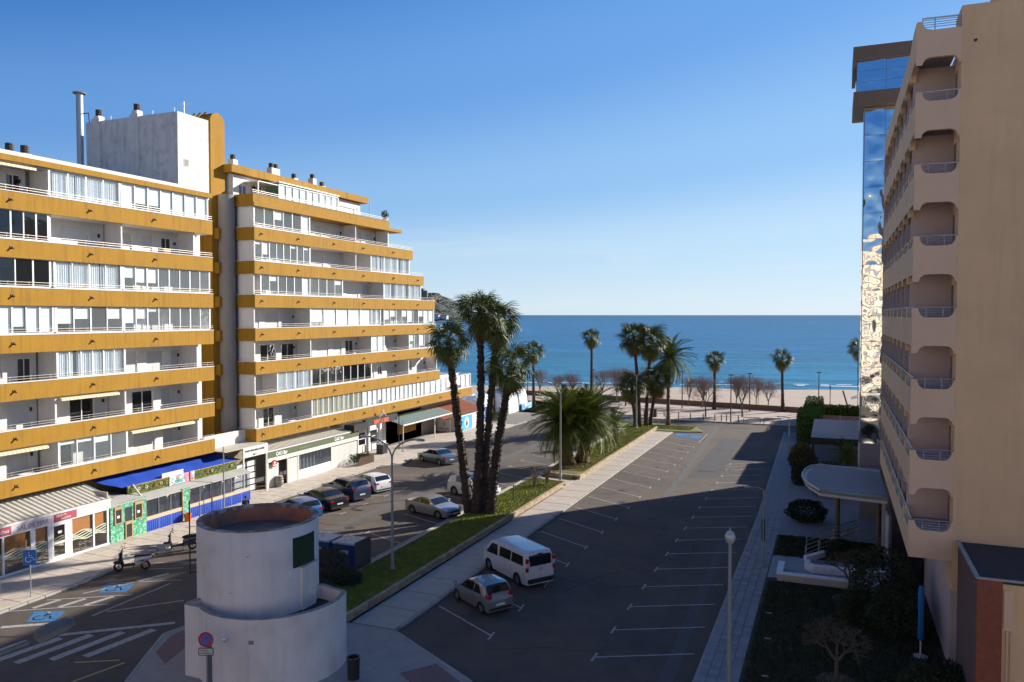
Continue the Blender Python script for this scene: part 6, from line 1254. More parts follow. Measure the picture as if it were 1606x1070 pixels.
# scooters
def make_scooter(label, bodym, box=True):
    t = thing('motor_scooter', label, 'scooter', (0, 0, 0), 0, 'scooters parked by the pavement')
    for x, r_ in ((-.62, .25), (.68, .25)):
        L2 = MB().lathe([(r_ * .6, -.05), (r_ * .93, -.055), (r_, 0), (r_ * .93, .055), (r_ * .6, .05)], (0, 0, 0), 20); L2.v = [(x + v_[0], v_[2], r_ + v_[1]) for v_ in L2.v]; w_ = L2.build('wheel', TYRE, t)
        r2 = MB().lathe([(.001, .03), (r_ * .18, .03)], (0, 0, 0), 8)
        for s_ in range(5): a_ = 6.283 * s_ / 5; r2.add([(0, 0, .03), (math.cos(a_) * r_ * .62 - math.sin(a_) * .02, math.sin(a_) * r_ * .62 + math.cos(a_) * .02, .03), (math.cos(a_) * r_ * .62 + math.sin(a_) * .02, math.sin(a_) * r_ * .62 - math.cos(a_) * .02, .03)], [(0, 1, 2)])
        v0 = list(r2.v); r2.v = [(x + v_[0], v_[2], r_ + v_[1]) for v_ in v0]; o = r2.build('rim', RIM, w_, fix=False)
    def shell(poly, hw_, nm, m_, r_=.04):
        o = MB().prism(poly, -hw_, hw_, (), MXZ(0)).build(nm, m_, t, bevel=r_); autosmooth(o, 50); return o
    shell([(-.95, .62), (-.98, .78), (-.6, .78), (-.12, .66), (-.08, .44), (-.2, .3), (-.5, .36), (-.7, .52)], .16, 'rear_body', bodym)
    shell([(-.2, .30), (.45, .26), (.5, .34), (-.15, .40)], .15, 'floorboard', TRIM, .02)
    shell([(.42, .30), (.50, .30), (.66, .62), (.58, 1.02), (.50, 1.02), (.52, .65)], .19, 'leg_shield', TRIM)
    shell([(.46, .42), (.95, .44), (.90, .55), (.60, .58)], .08, 'front_mudguard', TRIM, .03)
    shell([(-.95, .80), (-.9, .90), (-.45, .88), (-.1, .80), (-.05, .70), (-.5, .77)], .15, 'seat', mat('black_seat', (.015, .015, .016), .7), .03)
    MB().tube([(.58, 0, 1.0), (.50, 0, 1.14), (.44, .18, 1.16), (.36, .34, 1.12)], .02, 6).tube([(.50, 0, 1.14), (.44, -.18, 1.16), (.36, -.34, 1.12)], .02, 6).build('handlebar', DARKM, t)
    for s_ in (1, -1): MB().tube([(.44, .22 * s_, 1.16), (.42, .3 * s_, 1.34)], .01, 4).lathe([(.001, -.02), (.07, 0), (.001, .02)], (.42, .32 * s_, 1.38), 8).build('mirror', DARKM, t)
    MB().add([(.66, -.16, 1.02), (.66, .16, 1.02), (.50, .13, 1.42), (.50, -.13, 1.42)], [(0, 1, 2, 3)]).build('windscreen', CLR, t, fix=False)
    MB().box(.60, .68, -.09, .09, .84, .96).build('headlight', HEADL, t, bevel=.02); MB().box(-1.01, -.97, -.11, .11, .66, .75).build('tail_light', REDL, t)
    MB().tube([(.68, 0, .25), (.55, 0, .95)], .035, 6).build('fork', DARKM, t); MB().tube([(-.1, -.14, .2), (-.75, -.18, .3)], .05, 6).build('exhaust', STEEL, t); MB().tube([(-.05, .1, .28), (-.15, .2, .0)], .015, 4).build('side_stand', DARKM, t); MB().box(-1.08, -1.06, -.09, .09, .46, .60).build('number_plate', PLT, t)
    if box:
        o = MB().prism(rpoly(-1.22, -.80, .90, 1.22, .10, 4), -.20, .20, (), MXZ(0)).build('top_box', bodym, t, bevel=.05); autosmooth(o, 50); MB().box(-1.24, -1.21, -.17, .17, .98, 1.08).build('box_reflector', REDL, o)
    return t
sc1 = make_scooter('white and black scooter with a top box beside the blue parking marking', paint('white_scooter', (.62, .62, .64))); sc1.location = (-38.0, 34.1, 0); sc1.scale = (1.12,) * 3; sc1.rotation_euler = (0, 0, H + .62)
sc2 = make_scooter('grey scooter without top box parked beyond the other, partly behind the tower', paint('grey_scooter', (.14, .14, .15), .4), False); sc2.location = (-38.4, 38.2, 0); sc2.scale = (1.12,) * 3; sc2.rotation_euler = (0, 0, H + .75)
# ================================================================== STREET FURNITURE
LP = mat('lamp_post_grey', (.30, .31, .31), .6, .2, var=.08)
def double_lamp(x, y, h, label, spread=1.9):
    t = thing('street_lamp', label, 'street lamp', (x, y, 0), 0, 'double armed street lamps on the median')
    MB().tube([(x, y, .1), (x, y, 1.2), (x, y, h - 1.2)], [.11, .095, .06], 10).build('pole', LP, t); MB().lathe([(.16, 0), (.16, .1), (.12, .16)], (x, y, .44), 10).build('base', LP, t)
    for s_ in (1, -1):
        pts_ = [(x, y, h - 1.25)] + [(x + s_ * spread * (1 - math.cos(R(a_))) * .9 + s_ * .0, y, h - 1.25 + 1.25 * math.sin(R(a_))) for a_ in range(12, 95, 12)]
        e = pts_[-1]; MB().tube(pts_, [.05] * len(pts_), 8).build('arm', LP, t)
        hd = MB().lathe([(.001, 0), (.09, .02), (.13, .25), (.10, .55), (.001, .62)], (0, 0, 0), 12); hd.v = [(e[0] + s_ * v_[2], y + v_[0], e[2] + v_[1] * .6) for v_ in hd.v]; o = hd.build('lamp_head', STEEL, t, smooth=True)
        MB().box(e[0] + s_ * .12, e[0] + s_ * .5, y - .08, y + .08, e[2] - .085, e[2] - .06).build('lamp_glass', BLIND, o)
double_lamp(-23.3, 38.9, 8.0, 'double armed lamp post on the dark lawn beside the white tower'); double_lamp(-22.8, 67.3, 8.9, 'double armed lamp post between the near lawn and the twin date palms'); double_lamp(-23.5, 99.7, 8.0, 'double armed lamp post beside the far palm group')
def single_post(x, y, h, label, arm=0, cat='street lamp', name='street_lamp', m_=LP, r0=.06, panel=False):
    t = thing(name, label, cat, (x, y, 0)); MB().tube([(x, y, .05), (x, y, h)], [r0, r0 * .7], 8).build('pole', m_, t); MB().lathe([(r0 * 2, 0), (r0 * 1.8, .1), (r0, .14)], (x, y, .1), 10).build('base', m_, t)
    if arm: MB().tube([(x, y, h), (x + arm * .5, y, h + .12), (x + arm, y, h + .1)], .035, 6).build('arm', m_, t); MB().box(min(x + arm, x + arm * 1.5), max(x + arm, x + arm * 1.5), y - .09, y + .09, h + .04, h + .14).build('lamp_head', STEEL, t, bevel=.03)
    if panel: MB().box(x - .1, x + .1, y - .03, y + .03, 1.6, 2.9).build('banner_plate', mat('dark_green_plate', (.01, .05, .03), .6), t)
    return t
l1 = single_post(-3.8, 48.7, 4.65, 'slim lamp post with short arm on the right pavement by the hotel path', -.75, panel=True)
single_post(-4.25, 85, 3.6 + .9, 'thin lamp post with short arm at the far end of the right pavement', -.8)
single_post(-43.4, 74.8, 3.6, 'plain grey pole on the left pavement by the bike rental sign', 0, 'pole', 'pole'); single_post(-42.9, 47.0, 5.0, 'grey pole standing in front of the blue skirted terrace', 0, 'pole', 'pole')
t = thing('street_lamp', 'lamp post with a hooded globe head nearest the camera on the right pavement', 'street lamp', (-3.7, 31.6, 0))
MB().tube([(-3.7, 31.6, .1), (-3.7, 31.6, 6.1)], [.09, .065], 12).build('pole', LP, t); o = MB().lathe([(.07, 6.05), (.15, 6.12), (.20, 6.25), (.20, 6.38), (.14, 6.5), (.05, 6.56), (.001, 6.58)], (-3.7, 31.6, 0), 18).build('lamp_head', mat('lamp_globe', (.50, .50, .50), .35, .2, var=.3, scale=8), t, smooth=True); MB().lathe([(.001, 0), (.03, 0), (.012, .14), (.001, .15)], (-3.7, 31.6, 6.57), 8).build('finial', STEEL, t)
t = thing('street_lamp', 'dark street lamp head on a curved arm entering at the lower left edge', 'street lamp', (-13.2, 5.6, 0))
LH = mat('lamp_housing', (.11, .12, .135), .6, .2, var=.3, scale=6)
hd = MB()
base_ = Vector((-11.32, 8.12, 10.0)); tip_ = Vector((-10.92, 8.68, 10.22)); ax_ = (tip_ - base_); sd2 = ax_.cross(Vector((0, 0, 1))).normalized(); up2 = sd2.cross(ax_).normalized()
for f_, w_, h_ in ((.25, .08, .07), (.3, .14, .12), (.5, .18, .15), (.88, .17, .12), (1, .09, .06)):
    c_ = base_ + ax_ * f_
    for k in range(8): a_ = 2 * math.pi * (k + .5) / 8; hd.v.append(tuple(c_ + sd2 * w_ * math.cos(a_) + up2 * h_ * (math.sin(a_) if math.sin(a_) > 0 else .6 * math.sin(a_))))
for i in range(4):
    for k in range(8): hd.f.append((i * 8 + k, i * 8 + (k + 1) % 8, (i + 1) * 8 + (k + 1) % 8, (i + 1) * 8 + k)); hd.m.append(0)
hd.f.append(tuple(range(8))[::-1]); hd.f.append(tuple(range(32, 40))); hd.m += [0, 0]
autosmooth(hd.build('lamp_head', LH, t), 30); MB().tube([base_ + ax_ * .12, base_ + Vector((-.25, -.3, -.10)), base_ + Vector((-.7, -.85, -.45)), base_ + Vector((-1.2, -1.5, -1.2)), base_ + Vector((-1.7, -2.2, -2.3)), Vector((-13.2, 5.6, 6.5)), Vector((-13.2, 5.6, 0))], [.045, .045, .05, .055, .06, .07, .09], 8).build('pole', LH, t)
# signs
SB = mat('sign_blue', (.02, .16, .50), .5, var=.03); SR = mat('sign_red', (.55, .02, .03), .5, var=.03)
t = thing('parking_sign', 'blue wheelchair parking sign on a thin pole in front of the cafe windows', 'sign', (-39.15, 28.6, .1))
MB().tube([(-39.15, 28.6, .1), (-39.15, 28.6, 2.7)], .03, 8).build('pole', LP, t)
fx = Vector((.80, .60, 0)).normalized(); c0 = Vector((-39.15, 28.57, 2.1))     # sign faces the camera side of the road
def plateobj(par, c_, dx, w_, h_, m_, nm, th=.02, r_=.03):
    dz = Vector((0, 0, 1)); dn = dx.cross(dz).normalized(); M = Matrix(((dx.x, dz.x, dn.x, c_[0]), (dx.y, dz.y, dn.y, c_[1]), (dx.z, dz.z, dn.z, c_[2]), (0, 0, 0, 1)))
    return MB().prism(rpoly(-w_ / 2, w_ / 2, -h_ / 2, h_ / 2, r_, 3), 0, th, (), M).build(nm, m_, par), dn, M
pb_, dn, M = plateobj(t, c0 + Vector((.06, -.03, .14)), fx, .62, .80, SB, 'plate')
s = MB(); sc_ = .36
def sym(s, M, k, ox=0, oy=0, z=.03):
    T_ = lambda a, b_: M @ Vector((ox + a * k, oy + b_ * k, z))
    s.tube([T_(-.12, .55), T_(-.1, .02), T_(.38, .02), T_(.52, -.42), T_(.72, -.36)], .055 * k, 5); s.tube([T_(-.1, .32), T_(.28, .32)], .05 * k, 5)
    s.tube([T_(-.22 + .42 * math.cos(R(a_)), -.25 + .42 * math.sin(R(a_))) for a_ in range(115, 350, 18)], .05 * k, 5); c_ = T_(-.12, .76); s.lathe([(.001, -.1 * k), (.11 * k, 0), (.001, .1 * k)], c_, 8)
sym(s, M, .34, .02, 0); s.build('wheelchair_symbol', WL, pb_)
def disc(par, c_, dx, r_, m_, nm, th=.012, r0=0, z=0):
    dz = Vector((0, 0, 1)); dn = dx.cross(dz).normalized(); M = Matrix(((dx.x, dz.x, dn.x, c_[0]), (dx.y, dz.y, dn.y, c_[1]), (dx.z, dz.z, dn.z, c_[2]), (0, 0, 0, 1)))
    P_ = lambda rr: [(rr * math.cos(R(a_)), rr * math.sin(R(a_))) for a_ in range(0, 360, 12)]
    return MB().prism(P_(r_), z, z + th, [P_(r0)] if r0 else (), M).build(nm, m_, par), M
t = thing('no_parking_sign', 'round blue and red no parking sign with a small plate before the tower', 'sign', (-21.9, 22.95, .1))
fx = Vector((.93, .37, 0)).normalized(); c0 = Vector((-21.9, 22.95, 2.72))
MB().tube([(-21.9, 22.99, .1), (-21.9, 22.99, 2.9)], .03, 8).build('pole', LP, t)
a_, M = disc(t, c0, fx, .29, SR, 'red_ring', .012, .205); b2, M = disc(t, c0, fx, .206, SB, 'blue_disc', .010); 
MB().prism([(-.17, .13), (-.13, .17), (.17, -.13), (.13, -.17)], .0105, .014, (), M).build('red_bar', SR, b2)
pp, dn, M = plateobj(t, c0 + Vector((0, 0, -.46)), fx, .58, .30, TRIM, 'plate_rim', .015, .04); MB().prism(rpoly(-.26, .26, -.12, .12, .03, 3), .0155, .019, (), M).build('plate', mat('cream_plate', (.55, .55, .48), .6), pp)
for k in range(2): text('EXCEPTO' if k == 0 else 'AUTORIZADOS', .085, BLK, pp, M @ Vector((-.20 if k == 0 else -.235, .02 - k * .11, .021)), fx, (0, 0, 1), width=.75, ext=.002)
t = thing('round_sign', 'round red rimmed sign cut by the left edge of the picture', 'sign', (-36.95, 25.1, .1)); MB().tube([(-36.95, 25.12, .1), (-36.95, 25.12, 2.3)], .04, 8).build('pole', WHT, t)
fx = Vector((.75, .66, 0)).normalized(); c0 = Vector((-36.9, 25.05, 2.0)); disc(t, c0, fx, .34, CON, 'rim', .012, .28); disc(t, c0, fx, .28, SR, 'red_disc', .012); disc(t, c0, fx, .15, WL, 'white_centre', .016)
t = thing('info_sign', 'small dark notice on a thin pole standing on the sand', 'sign', (-12.5, 140, 0)); MB().tube([(-11.9, 139, -.2), (-11.9, 139, 3)], .05, 6).build('pole', LP, t); MB().box(-12.2, -11.6, 138.9, 138.96, 2.2, 3.0).build('plate', DARKM, t); MB().box(-12.1, -11.7, 138.89, 138.899, 2.6, 2.85).build('notice', CON, t)
t = thing('waymark_sign', 'small pale sign on a thin pole beside the far end of the car park path', 'sign', (-19.8, 99.6, .1)); MB().tube([(-19.8, 99.6, .1), (-19.8, 99.6, 2.8)], .03, 6).build('pole', LP, t); MB().box(-20.0, -19.6, 99.55, 99.58, 2.2, 2.8).build('plate', BLIND, t)
# recycling containers
BLC = mat('container_blue', (.008, .055, .20), .5, var=.15, scale=2); BLB = mat('container_side_shade', (.10, .075, .06), .8, var=.2, scale=2); LIDM = mat('pale_lid', (.34, .38, .42), .5, var=.3, scale=2)
for i, (x0, x1, lab) in enumerate(((-27.35, -25.75, 'blue recycling container with pale lid, nearer the lamp post'), (-29.3, -27.6, 'blue recycling container half hidden behind the white tower'))):
    t = thing('recycling_container', lab, 'container', ((x0 + x1) / 2, 39.6, 0), 0, 'blue recycling containers')
    MB().box(x0, x1, 38.85, 40.3, .08, 1.5).build('body', BLC, t, bevel=.05); MB().box(x0 - .03, x1 + .0, 38.8, 40.35, 1.5, 1.62).build('lid', LIDM, t, bevel=.03)
    if i == 0: MB().box(x1 + .005, x1 + .06, 38.75, 40.4, .05, 1.72).build('side_sheet', BLB, t)  # brown sheet puts the shade of the container's side into its colour
    MB().box((x0 + x1) / 2 - .3, (x0 + x1) / 2 + .3, 38.83, 38.85, .95, 1.2).build('label_plate', mat('pale_label', (.5, .55, .58), .6, var=.4, scale=6), t)
    MB().tube([(x0 + .5, 39.4, 1.62), (x0 + .5, 39.4, 1.85), (x0 + .9, 39.4, 1.85), (x0 + .9, 39.4, 1.62)], .025, 5).build('lifting_hook', STEEL, t)
    for xx in (x0 + .25, x1 - .25): MB().lathe([(.001, 0), (.09, 0), (.09, .1), (.001, .1)], (xx, 39.5, -.02), 8).build('foot', DARKM, t)
for i, (x, y, lab) in enumerate(((-28.6, 35.6, 'dark shrub between the tower and the blue containers'), (-26.2, 36.6, 'brown green shrub at the near end of the median beside the tower'), (-24.4, 36.0, 'low green shrub on the median lawn nearest the tower'), (-24.6, 34.3, 'small shrub at the near tip of the median lawn'))):
    t = thing('median_shrub', lab, 'shrub', (x, y, .1)); q = MB(); r_ = random.Random(70 + i); sz = (1.5, 1.7, .9, .7)[i]
    for k in range(2200):
        v = Vector((r_.gauss(0, 1), r_.gauss(0, 1), r_.gauss(0, 1))).normalized(); rad = (.55 + .45 * r_.random() ** .5) * (1 + .3 * noise.noise(v * 2 + Vector((i, 3, 0)))); c = Vector((x, y, .15 + sz * .5)) + Vector((v.x * sz * .75 * rad, v.y * sz * .75 * rad, v.z * sz * .52 * rad)); d = (v + Vector((r_.gauss(0, .8), r_.gauss(0, .8), r_.gauss(.3, .8)))).normalized(); e = d.orthogonal().normalized() * .035
        q.quad(c, c + d * .09 + e, c + d * .2, c + d * .09 - e)
    q.build('foliage', mat('median_leaf_%d' % (i % 2), ((.05, .055, .025), (.085, .07, .04))[i % 2], .85, var=.4), t, fix=False); MB().tube([(x, y, .1), (x + .1, y, .1 + sz * .6)], .05, 5).build('stem', BROWN, t)
# promenade poles, bollards, barriers, benches
BOLL = mat('bollard_metal', (.10, .075, .06), .7, .2)
pr = None
bol = [(-20.6, 113.4, 'leftmost bollard of the row along the promenade kerb'), (-18.9, 113.3, 'second bollard from the left on the promenade kerb'), (-17.1, 113.2, 'third bollard from the left on the promenade kerb'), (-15.5, 113.2, 'bollard in the middle of the promenade kerb row'), (-14.6, 113.2, 'bollard just left of the tall dark promenade lamp pole'), (-13.9, 113.2, 'bollard directly right of the tall dark promenade lamp pole base'), (-12.3, 113.1, 'rightmost bollard beside the low barrier frames'), (-25.6, 113.4, 'lone bollard beside the dark litter box on the promenade')]
for i, (x, y, lab) in enumerate(bol):
    if i == 0: b0 = thing('bollard', lab, 'bollard', (0, 0, 0), 0, 'bollards along the promenade kerb'); MB().lathe([(.001, 0), (.07, 0), (.07, .82), (.05, .95), (.001, .97)], (0, 0, 0), 10).build('post', BOLL, b0); MB().lathe([(.075, 0), (.075, .06)], (0, 0, .72), 10).build('band', STEEL, b0); b0.location = (x, y, .1)
    else: dup(b0, (x, y, .1), 0, lab)
for x, lab in ((-11.6, 'low metal barrier frame in the sun beside the car park end'), (-8.9, 'low metal barrier frame standing in the shadow at the car park end')):
    t = thing('barrier_frame', lab, 'barrier', (x + 1, 113.1, .1)); m = MB().tube([(x, 113.1, .1), (x, 113.1, .85), (x + 2.2, 113.1, .85), (x + 2.2, 113.1, .1)], .05, 6).build('frame', BOLL, t)
lb2 = thing('litter_box', 'dark litter box on the promenade left of the far palm group', 'bin', (-24.3, 114.5, .1)); MB().box(-24.65, -23.95, 114.2, 114.8, .1, 1.2).build('body', BROWN, lb2, bevel=.03); MB().box(-24.7, -23.9, 114.15, 114.85, 1.2, 1.26).build('lid', DARKM, lb2)
for i, (x, y, h, lab) in enumerate(((-13.3, 112.9, 6.6, 'dark lamp pole rising between the promenade bollards'), (-12.1, 126.6, 5.9, 'dark lamp pole by the beach wall between two bare trees'), (-22.4, 126.3, 6.0, 'dark lamp pole by the beach wall left of the slender palm'), (-37.0, 126.0, 5.9, 'dark lamp pole by the wall at the left part of the promenade'), (-2.2, 128.5, 6.2, 'dark lamp pole on the beach right of the green hedge'), (-28.6, 121.0, 5.8, 'dark lamp pole behind the date palm fronds'), (-49.0, 127.0, 5.9, 'dark lamp pole near the white tents'))):
    t = thing('promenade_lamp', lab, 'street lamp', (x, y, .1), 0, 'dark lamp poles along the promenade'); MB().tube([(x, y, .1), (x, y, h)], [.09, .06], 8).build('pole', BOLL, t); MB().box(x - .35, x + .35, y - .12, y + .12, h, h + .12).build('lamp_head', BOLL, t, bevel=.03)
t = thing('beach_pole', 'short plain pole on the sand right of the hedge', 'pole', (.3, 131, 0)); MB().tube([(-.6, 131, -.2), (-.6, 131, 3.9)], .06, 6).build('pole', BOLL, t); MB().lathe([(.12, 0), (.12, .25), (.001, .3)], (-.6, 131, 3.8), 8).build('cap', BOLL, t)
wallt = thing('beach_wall', 'long low brown wall dividing the promenade from the sand', 'low wall', (-30, 134, 0)); WM = mat('beach_wall_stone', (.24, .15, .09), .9, var=.15, scale=1)
m = MB(); 
wp = [(-62, 139.5), (-50, 137.2), (-25, 132.3), (-6, 128.5), (-3.8, 128.1)]
for (a, b_), (c_, d) in zip(wp[:-1], wp[1:]): m.add([(a, b_, 0), (c_, d, 0), (c_, d + .45, 0), (a, b_ + .45, 0), (a, b_, .85), (c_, d, .85), (c_, d + .45, .85), (a, b_ + .45, .85)], [(0, 3, 2, 1), (4, 5, 6, 7), (0, 1, 5, 4), (1, 2, 6, 5), (2, 3, 7, 6), (3, 0, 4, 7)])
m.build('wall', WM, wallt)
bl = thing('thatch_beach_shade', 'pale grey slanted beach shade at the right beside the mirrored column', 'beach shade', (6, 132, 0)); MB().add([(2.4, 130, 2.2), (6.5, 130, 3.4), (6.5, 133, 3.4), (2.4, 133, 2.2), (2.4, 130, 2.3), (6.5, 130, 3.5), (6.5, 133, 3.5), (2.4, 133, 2.3)], [(0, 1, 2, 3), (4, 5, 6, 7), (0, 1, 5, 4), (3, 2, 6, 7)]).build('roof', mat('grey_thatch', (.33, .33, .30), .9), bl); MB().tube([(2.2, 131, 0), (1.2, 131, 3.4)], .12, 6).tube([(6, 131, 0), (6, 131, 3.2)], .08, 6).build('post', BOLL, bl)
# ================================================================== TREES
TRK = mat('palm_trunk', (.075, .055, .042), .95, var=.35, scale=4, bump=1, bscale=20); SKIRT = mat('dead_frond', (.30, .18, .085), .9, var=.3, scale=3)
PG = mat('palm_green', (.10, .125, .02), .62, var=.3, scale=.8, rnd=.3); PG2 = mat('date_palm_green', (.12, .16, .018), .6, var=.3, scale=.8, rnd=.3); DTR = mat('date_trunk', (.20, .125, .08), .95, var=.3, scale=5, bump=1, bscale=14)
def fan_frond(seed, pet=.8, rad=.95, droop=.35):
    r_ = random.Random(seed); m = MB(); L_ = pet
    m.tube([(0, 0, 0), (L_ * .5, 0, -.02), (L_, 0, -.10)], [.03, .02, .012], 4, False); n_ = 17
    for i in range(n_):
        a = R(-118 + 236 * i / (n_ - 1)); rr = rad * (1 - .25 * abs(a) / 2.1) * r_.uniform(.88, 1.06); w_ = .085 * rad; da = r_.uniform(-.05, .05); a += da
        dx, dy = math.cos(a), math.sin(a); px, py = -dy * w_ * .5, dx * w_ * .5; base = Vector((L_, 0, -.10)); p1 = base + Vector((dx * rr * .55, dy * rr * .55, .05 - droop * .12 - abs(a) * .05)); p2 = base + Vector((dx * rr * .9, dy * rr * .9, -droop * rr * .55 - r_.random() * .1 - abs(a) * .12)); p3 = base + Vector((dx * rr * 1.02, dy * rr * 1.02, -droop * rr * 1.05 - r_.random() * .15 - abs(a) * .16))
        m.add([base, p1 + Vector((px, py, .02)), p1 - Vector((px, py, -.02)), p2 + Vector((px * .6, py * .6, 0)), p2 - Vector((px * .6, py * .6, 0)), p3], [(0, 2, 1), (1, 2, 4, 3), (3, 4, 5)])
    o = m.build('frond', PG, None, fix=False); me = o.data; bpy.data.objects.remove(o); return me
FF = [fan_frond(s, .95, .85, .30) for s in range(5)]; FD = [fan_frond(20 + s, .7, .85, 1.0) for s in range(2)]
DEADM = []
for s in range(3):
    me = fan_frond(40 + s, .5, .75, 1.3); me.materials.clear(); me.materials.append(SKIRT); DEADM.append(me)
def palm_trunk(t, base, top, r0, r1, seed, m_=TRK, stubs=260, ss=.07):
    r_ = random.Random(seed); base = Vector(base); top = Vector(top); m = MB(); pts_ = []; rr = []; N_ = 14; bend = Vector((r_.uniform(-.15, .15), r_.uniform(-.15, .15), 0))
    for i in range(N_ + 1):
        f_ = i / N_; p_ = base + (top - base) * f_ + bend * math.sin(math.pi * f_); pts_.append(p_); rr.append(r0 + (r1 - r0) * f_ ** .7 + (.12 * r0 * (1 - f_) ** 6 * 4) + r_.uniform(-.008, .008))
    m.tube(pts_, rr, 14)
    o = m.build('trunk', m_, t, smooth=True); q = MB(); Lz = (top - base).length
    for k in range(int(stubs)):
        f_ = r_.random() ** .85; i = min(N_ - 1, int(f_ * N_)); g = f_ * N_ - i; c_ = pts_[i].lerp(pts_[i + 1], g); R_ = rr[i] * (1 - g) + rr[i + 1] * g; a = r_.random() * 6.283; d = Vector((math.cos(a), math.sin(a), 0)); s_ = ss * r_.uniform(.6, 1.6); tg = Vector((-d.y, d.x, 0)) * s_ * .6; p_ = c_ + d * R_ * .96; tip = p_ + d * s_ * .9 + Vector((0, 0, s_ * 1.2))
        q.add([p_ - tg, p_ + tg, p_ + Vector((0, 0, s_ * .9)), tip], [(0, 1, 3), (1, 2, 3), (2, 0, 3)])
    q.build('leaf_bases', m_, o, kind='stuff', fix=False); return pts_[-1]
def fan_palm(label, base, top, r0, r1, seed, n_fr=40, sc=1., skirt=14, group='fan palms', dead=.0, loc0=None, stubs=260):
    t = thing('fan_palm', label, 'palm tree', (base[0], base[1], base[2]), 0, group); r_ = random.Random(seed * 7 + 1)
    palm_trunk(t, base, top, r0, r1, seed, stubs=stubs, ss=.07 if stubs < 600 else .11)
    T = Vector(top) - Vector(base)
    for i in range(n_fr):
        f_ = i / n_fr; el = R(80 - 138 * f_ ** .9 + r_.uniform(-13, 13)); az = i * 2.39996 + r_.uniform(-.3, .3); me = r_.choice(FF if f_ < .75 else FD)
        s_ = sc * r_.uniform(.78, 1.25) * (.75 if f_ < .1 else 1)
        inst(None, t, (T.x, T.y, T.z + .05 + (.25 * (1 - f_)) * sc), (r_.uniform(-.5, .5), -el, az), s_, 'frond', me)
    for i in range(skirt):
        inst(None, t, (T.x, T.y, T.z - .15 - r_.random() * .9 * sc), (r_.uniform(-.3, .3), R(55 + r_.random() * 28), r_.random() * 6.283), sc * r_.uniform(.55, .8), 'dead_frond', r_.choice(DEADM))
    return t
fan_palm('leftmost palm of the tall cluster, its crown against the ochre balconies', (-24.9, 52.6, .42), (-26.55, 52.5, 12.9), .30, .20, 1, 50, 1.05, 16, 'tall palms of the median cluster', stubs=1100)
fan_palm('tallest palm of the cluster with the highest crown against the sky', (-24.25, 52.4, .42), (-23.9, 52.3, 15.0), .30, .20, 2, 56, 1.1, 16, 'tall palms of the median cluster', stubs=1100)
fan_palm('second tallest palm of the cluster, its crown just right of the tallest', (-23.95, 52.9, .42), (-22.75, 52.9, 14.3), .28, .19, 3, 52, 1.1, 18, 'tall palms of the median cluster', stubs=1100)
fan_palm('right leaning palm of the cluster with the lowest crown', (-23.4, 52.8, .42), (-21.75, 53.1, 11.1), .32, .22, 4, 50, 1.1, 14, 'tall palms of the median cluster', stubs=1100)
for a in (('slender palm standing alone against the sea left of the far palm group', (-36.8, 124, .1), (-36.7, 124, 11.2), 5, 44, 1.0, 24), ('tall left palm of the far group behind the lamp post', (-23.5, 101.7, .16), (-24.4, 101.8, 11.9), 6, 56, 1.3, 36), ('tall middle palm of the far group with bright leaves', (-23.0, 103, .16), (-22.4, 103, 11.4), 7, 60, 1.4, 40), ('short left palm of the far group beside the tall trunks', (-23.8, 100.9, .16), (-24.5, 101.3, 5.6), 8, 54, 1.35, 24), ('short right palm of the far group with a hanging brown skirt', (-23.0, 105.4, .16), (-22.1, 105.6, 6.2), 9, 54, 1.4, 30), ('palm right of the far group behind the bare trees with brown skirt', (-17.5, 127.0, .1), (-17.5, 127.1, 7.9), 10, 42, 1.05, 20), ('single palm on the promenade edge left of the green hedge', (-7.3, 128.0, .1), (-7.5, 128.1, 8.2), 11, 40, 1.0, 22), ('palm half hidden by the mirrored column at the right', (3.6, 133, .1), (3.4, 133, 9.6), 12, 42, 1.05, 18), ('palm between the white tents and the sheds, behind the cluster', (-44.6, 102.6, .3), (-44.7, 102.6, 6.7), 13, 40, 1.0, 12), ('palm against the sea right of the tall cluster', (-44.8, 119, .1), (-44.9, 119, 8.9), 14, 44, 1.1, 16)):
    fan_palm(a[0], a[1], a[2], .24, .17, a[3], a[4], a[5], a[6], 'fan palms near the promenade')
def pinnate(seed, L_=3.3, lean=1.0, n_=38, w_=.056):
    r_ = random.Random(seed); m = MB(); pts_ = []
    for i in range(13):
        f_ = i / 12; pts_.append(Vector((L_ * (f_ - .10 * f_ ** 3), 0, L_ * (.16 * f_ - .42 * f_ ** 2.2 * lean))))
    m.tube(pts_, [.04 * (1 - .8 * i / 12) for i in range(13)], 4, False)
    for i in range(n_ * 2):
        f_ = .08 + .92 * (i // 2) / n_; k = min(11, int(f_ * 12)); p_ = pts_[k].lerp(pts_[k + 1], f_ * 12 - k if f_ < 1 else 1); sg = 1 if i % 2 else -1; ll = .62 * math.sin(math.pi * (.12 + .80 * f_)) ** .6 * r_.uniform(.85, 1.1)
        d = Vector((.55 + .35 * f_, sg * .9, .18 - r_.random() * .45)).normalized(); e = Vector((1, 0, 0)) * w_ * .5; tip = p_ + d * ll + Vector((0, 0, -.16 * ll))
        m.add([p_ - e, p_ + e, p_ + d * ll * .5 + e * 1.1, p_ + d * ll * .5 - e, tip], [(0, 1, 2, 3), (3, 2, 4)])
    o = m.build('frond', PG2, None, fix=False); me = o.data; bpy.data.objects.remove(o); return me
PF = [pinnate(s, 3.4, l_) for s, l_ in enumerate((.8, 1.0, 1.25, 1.5))]
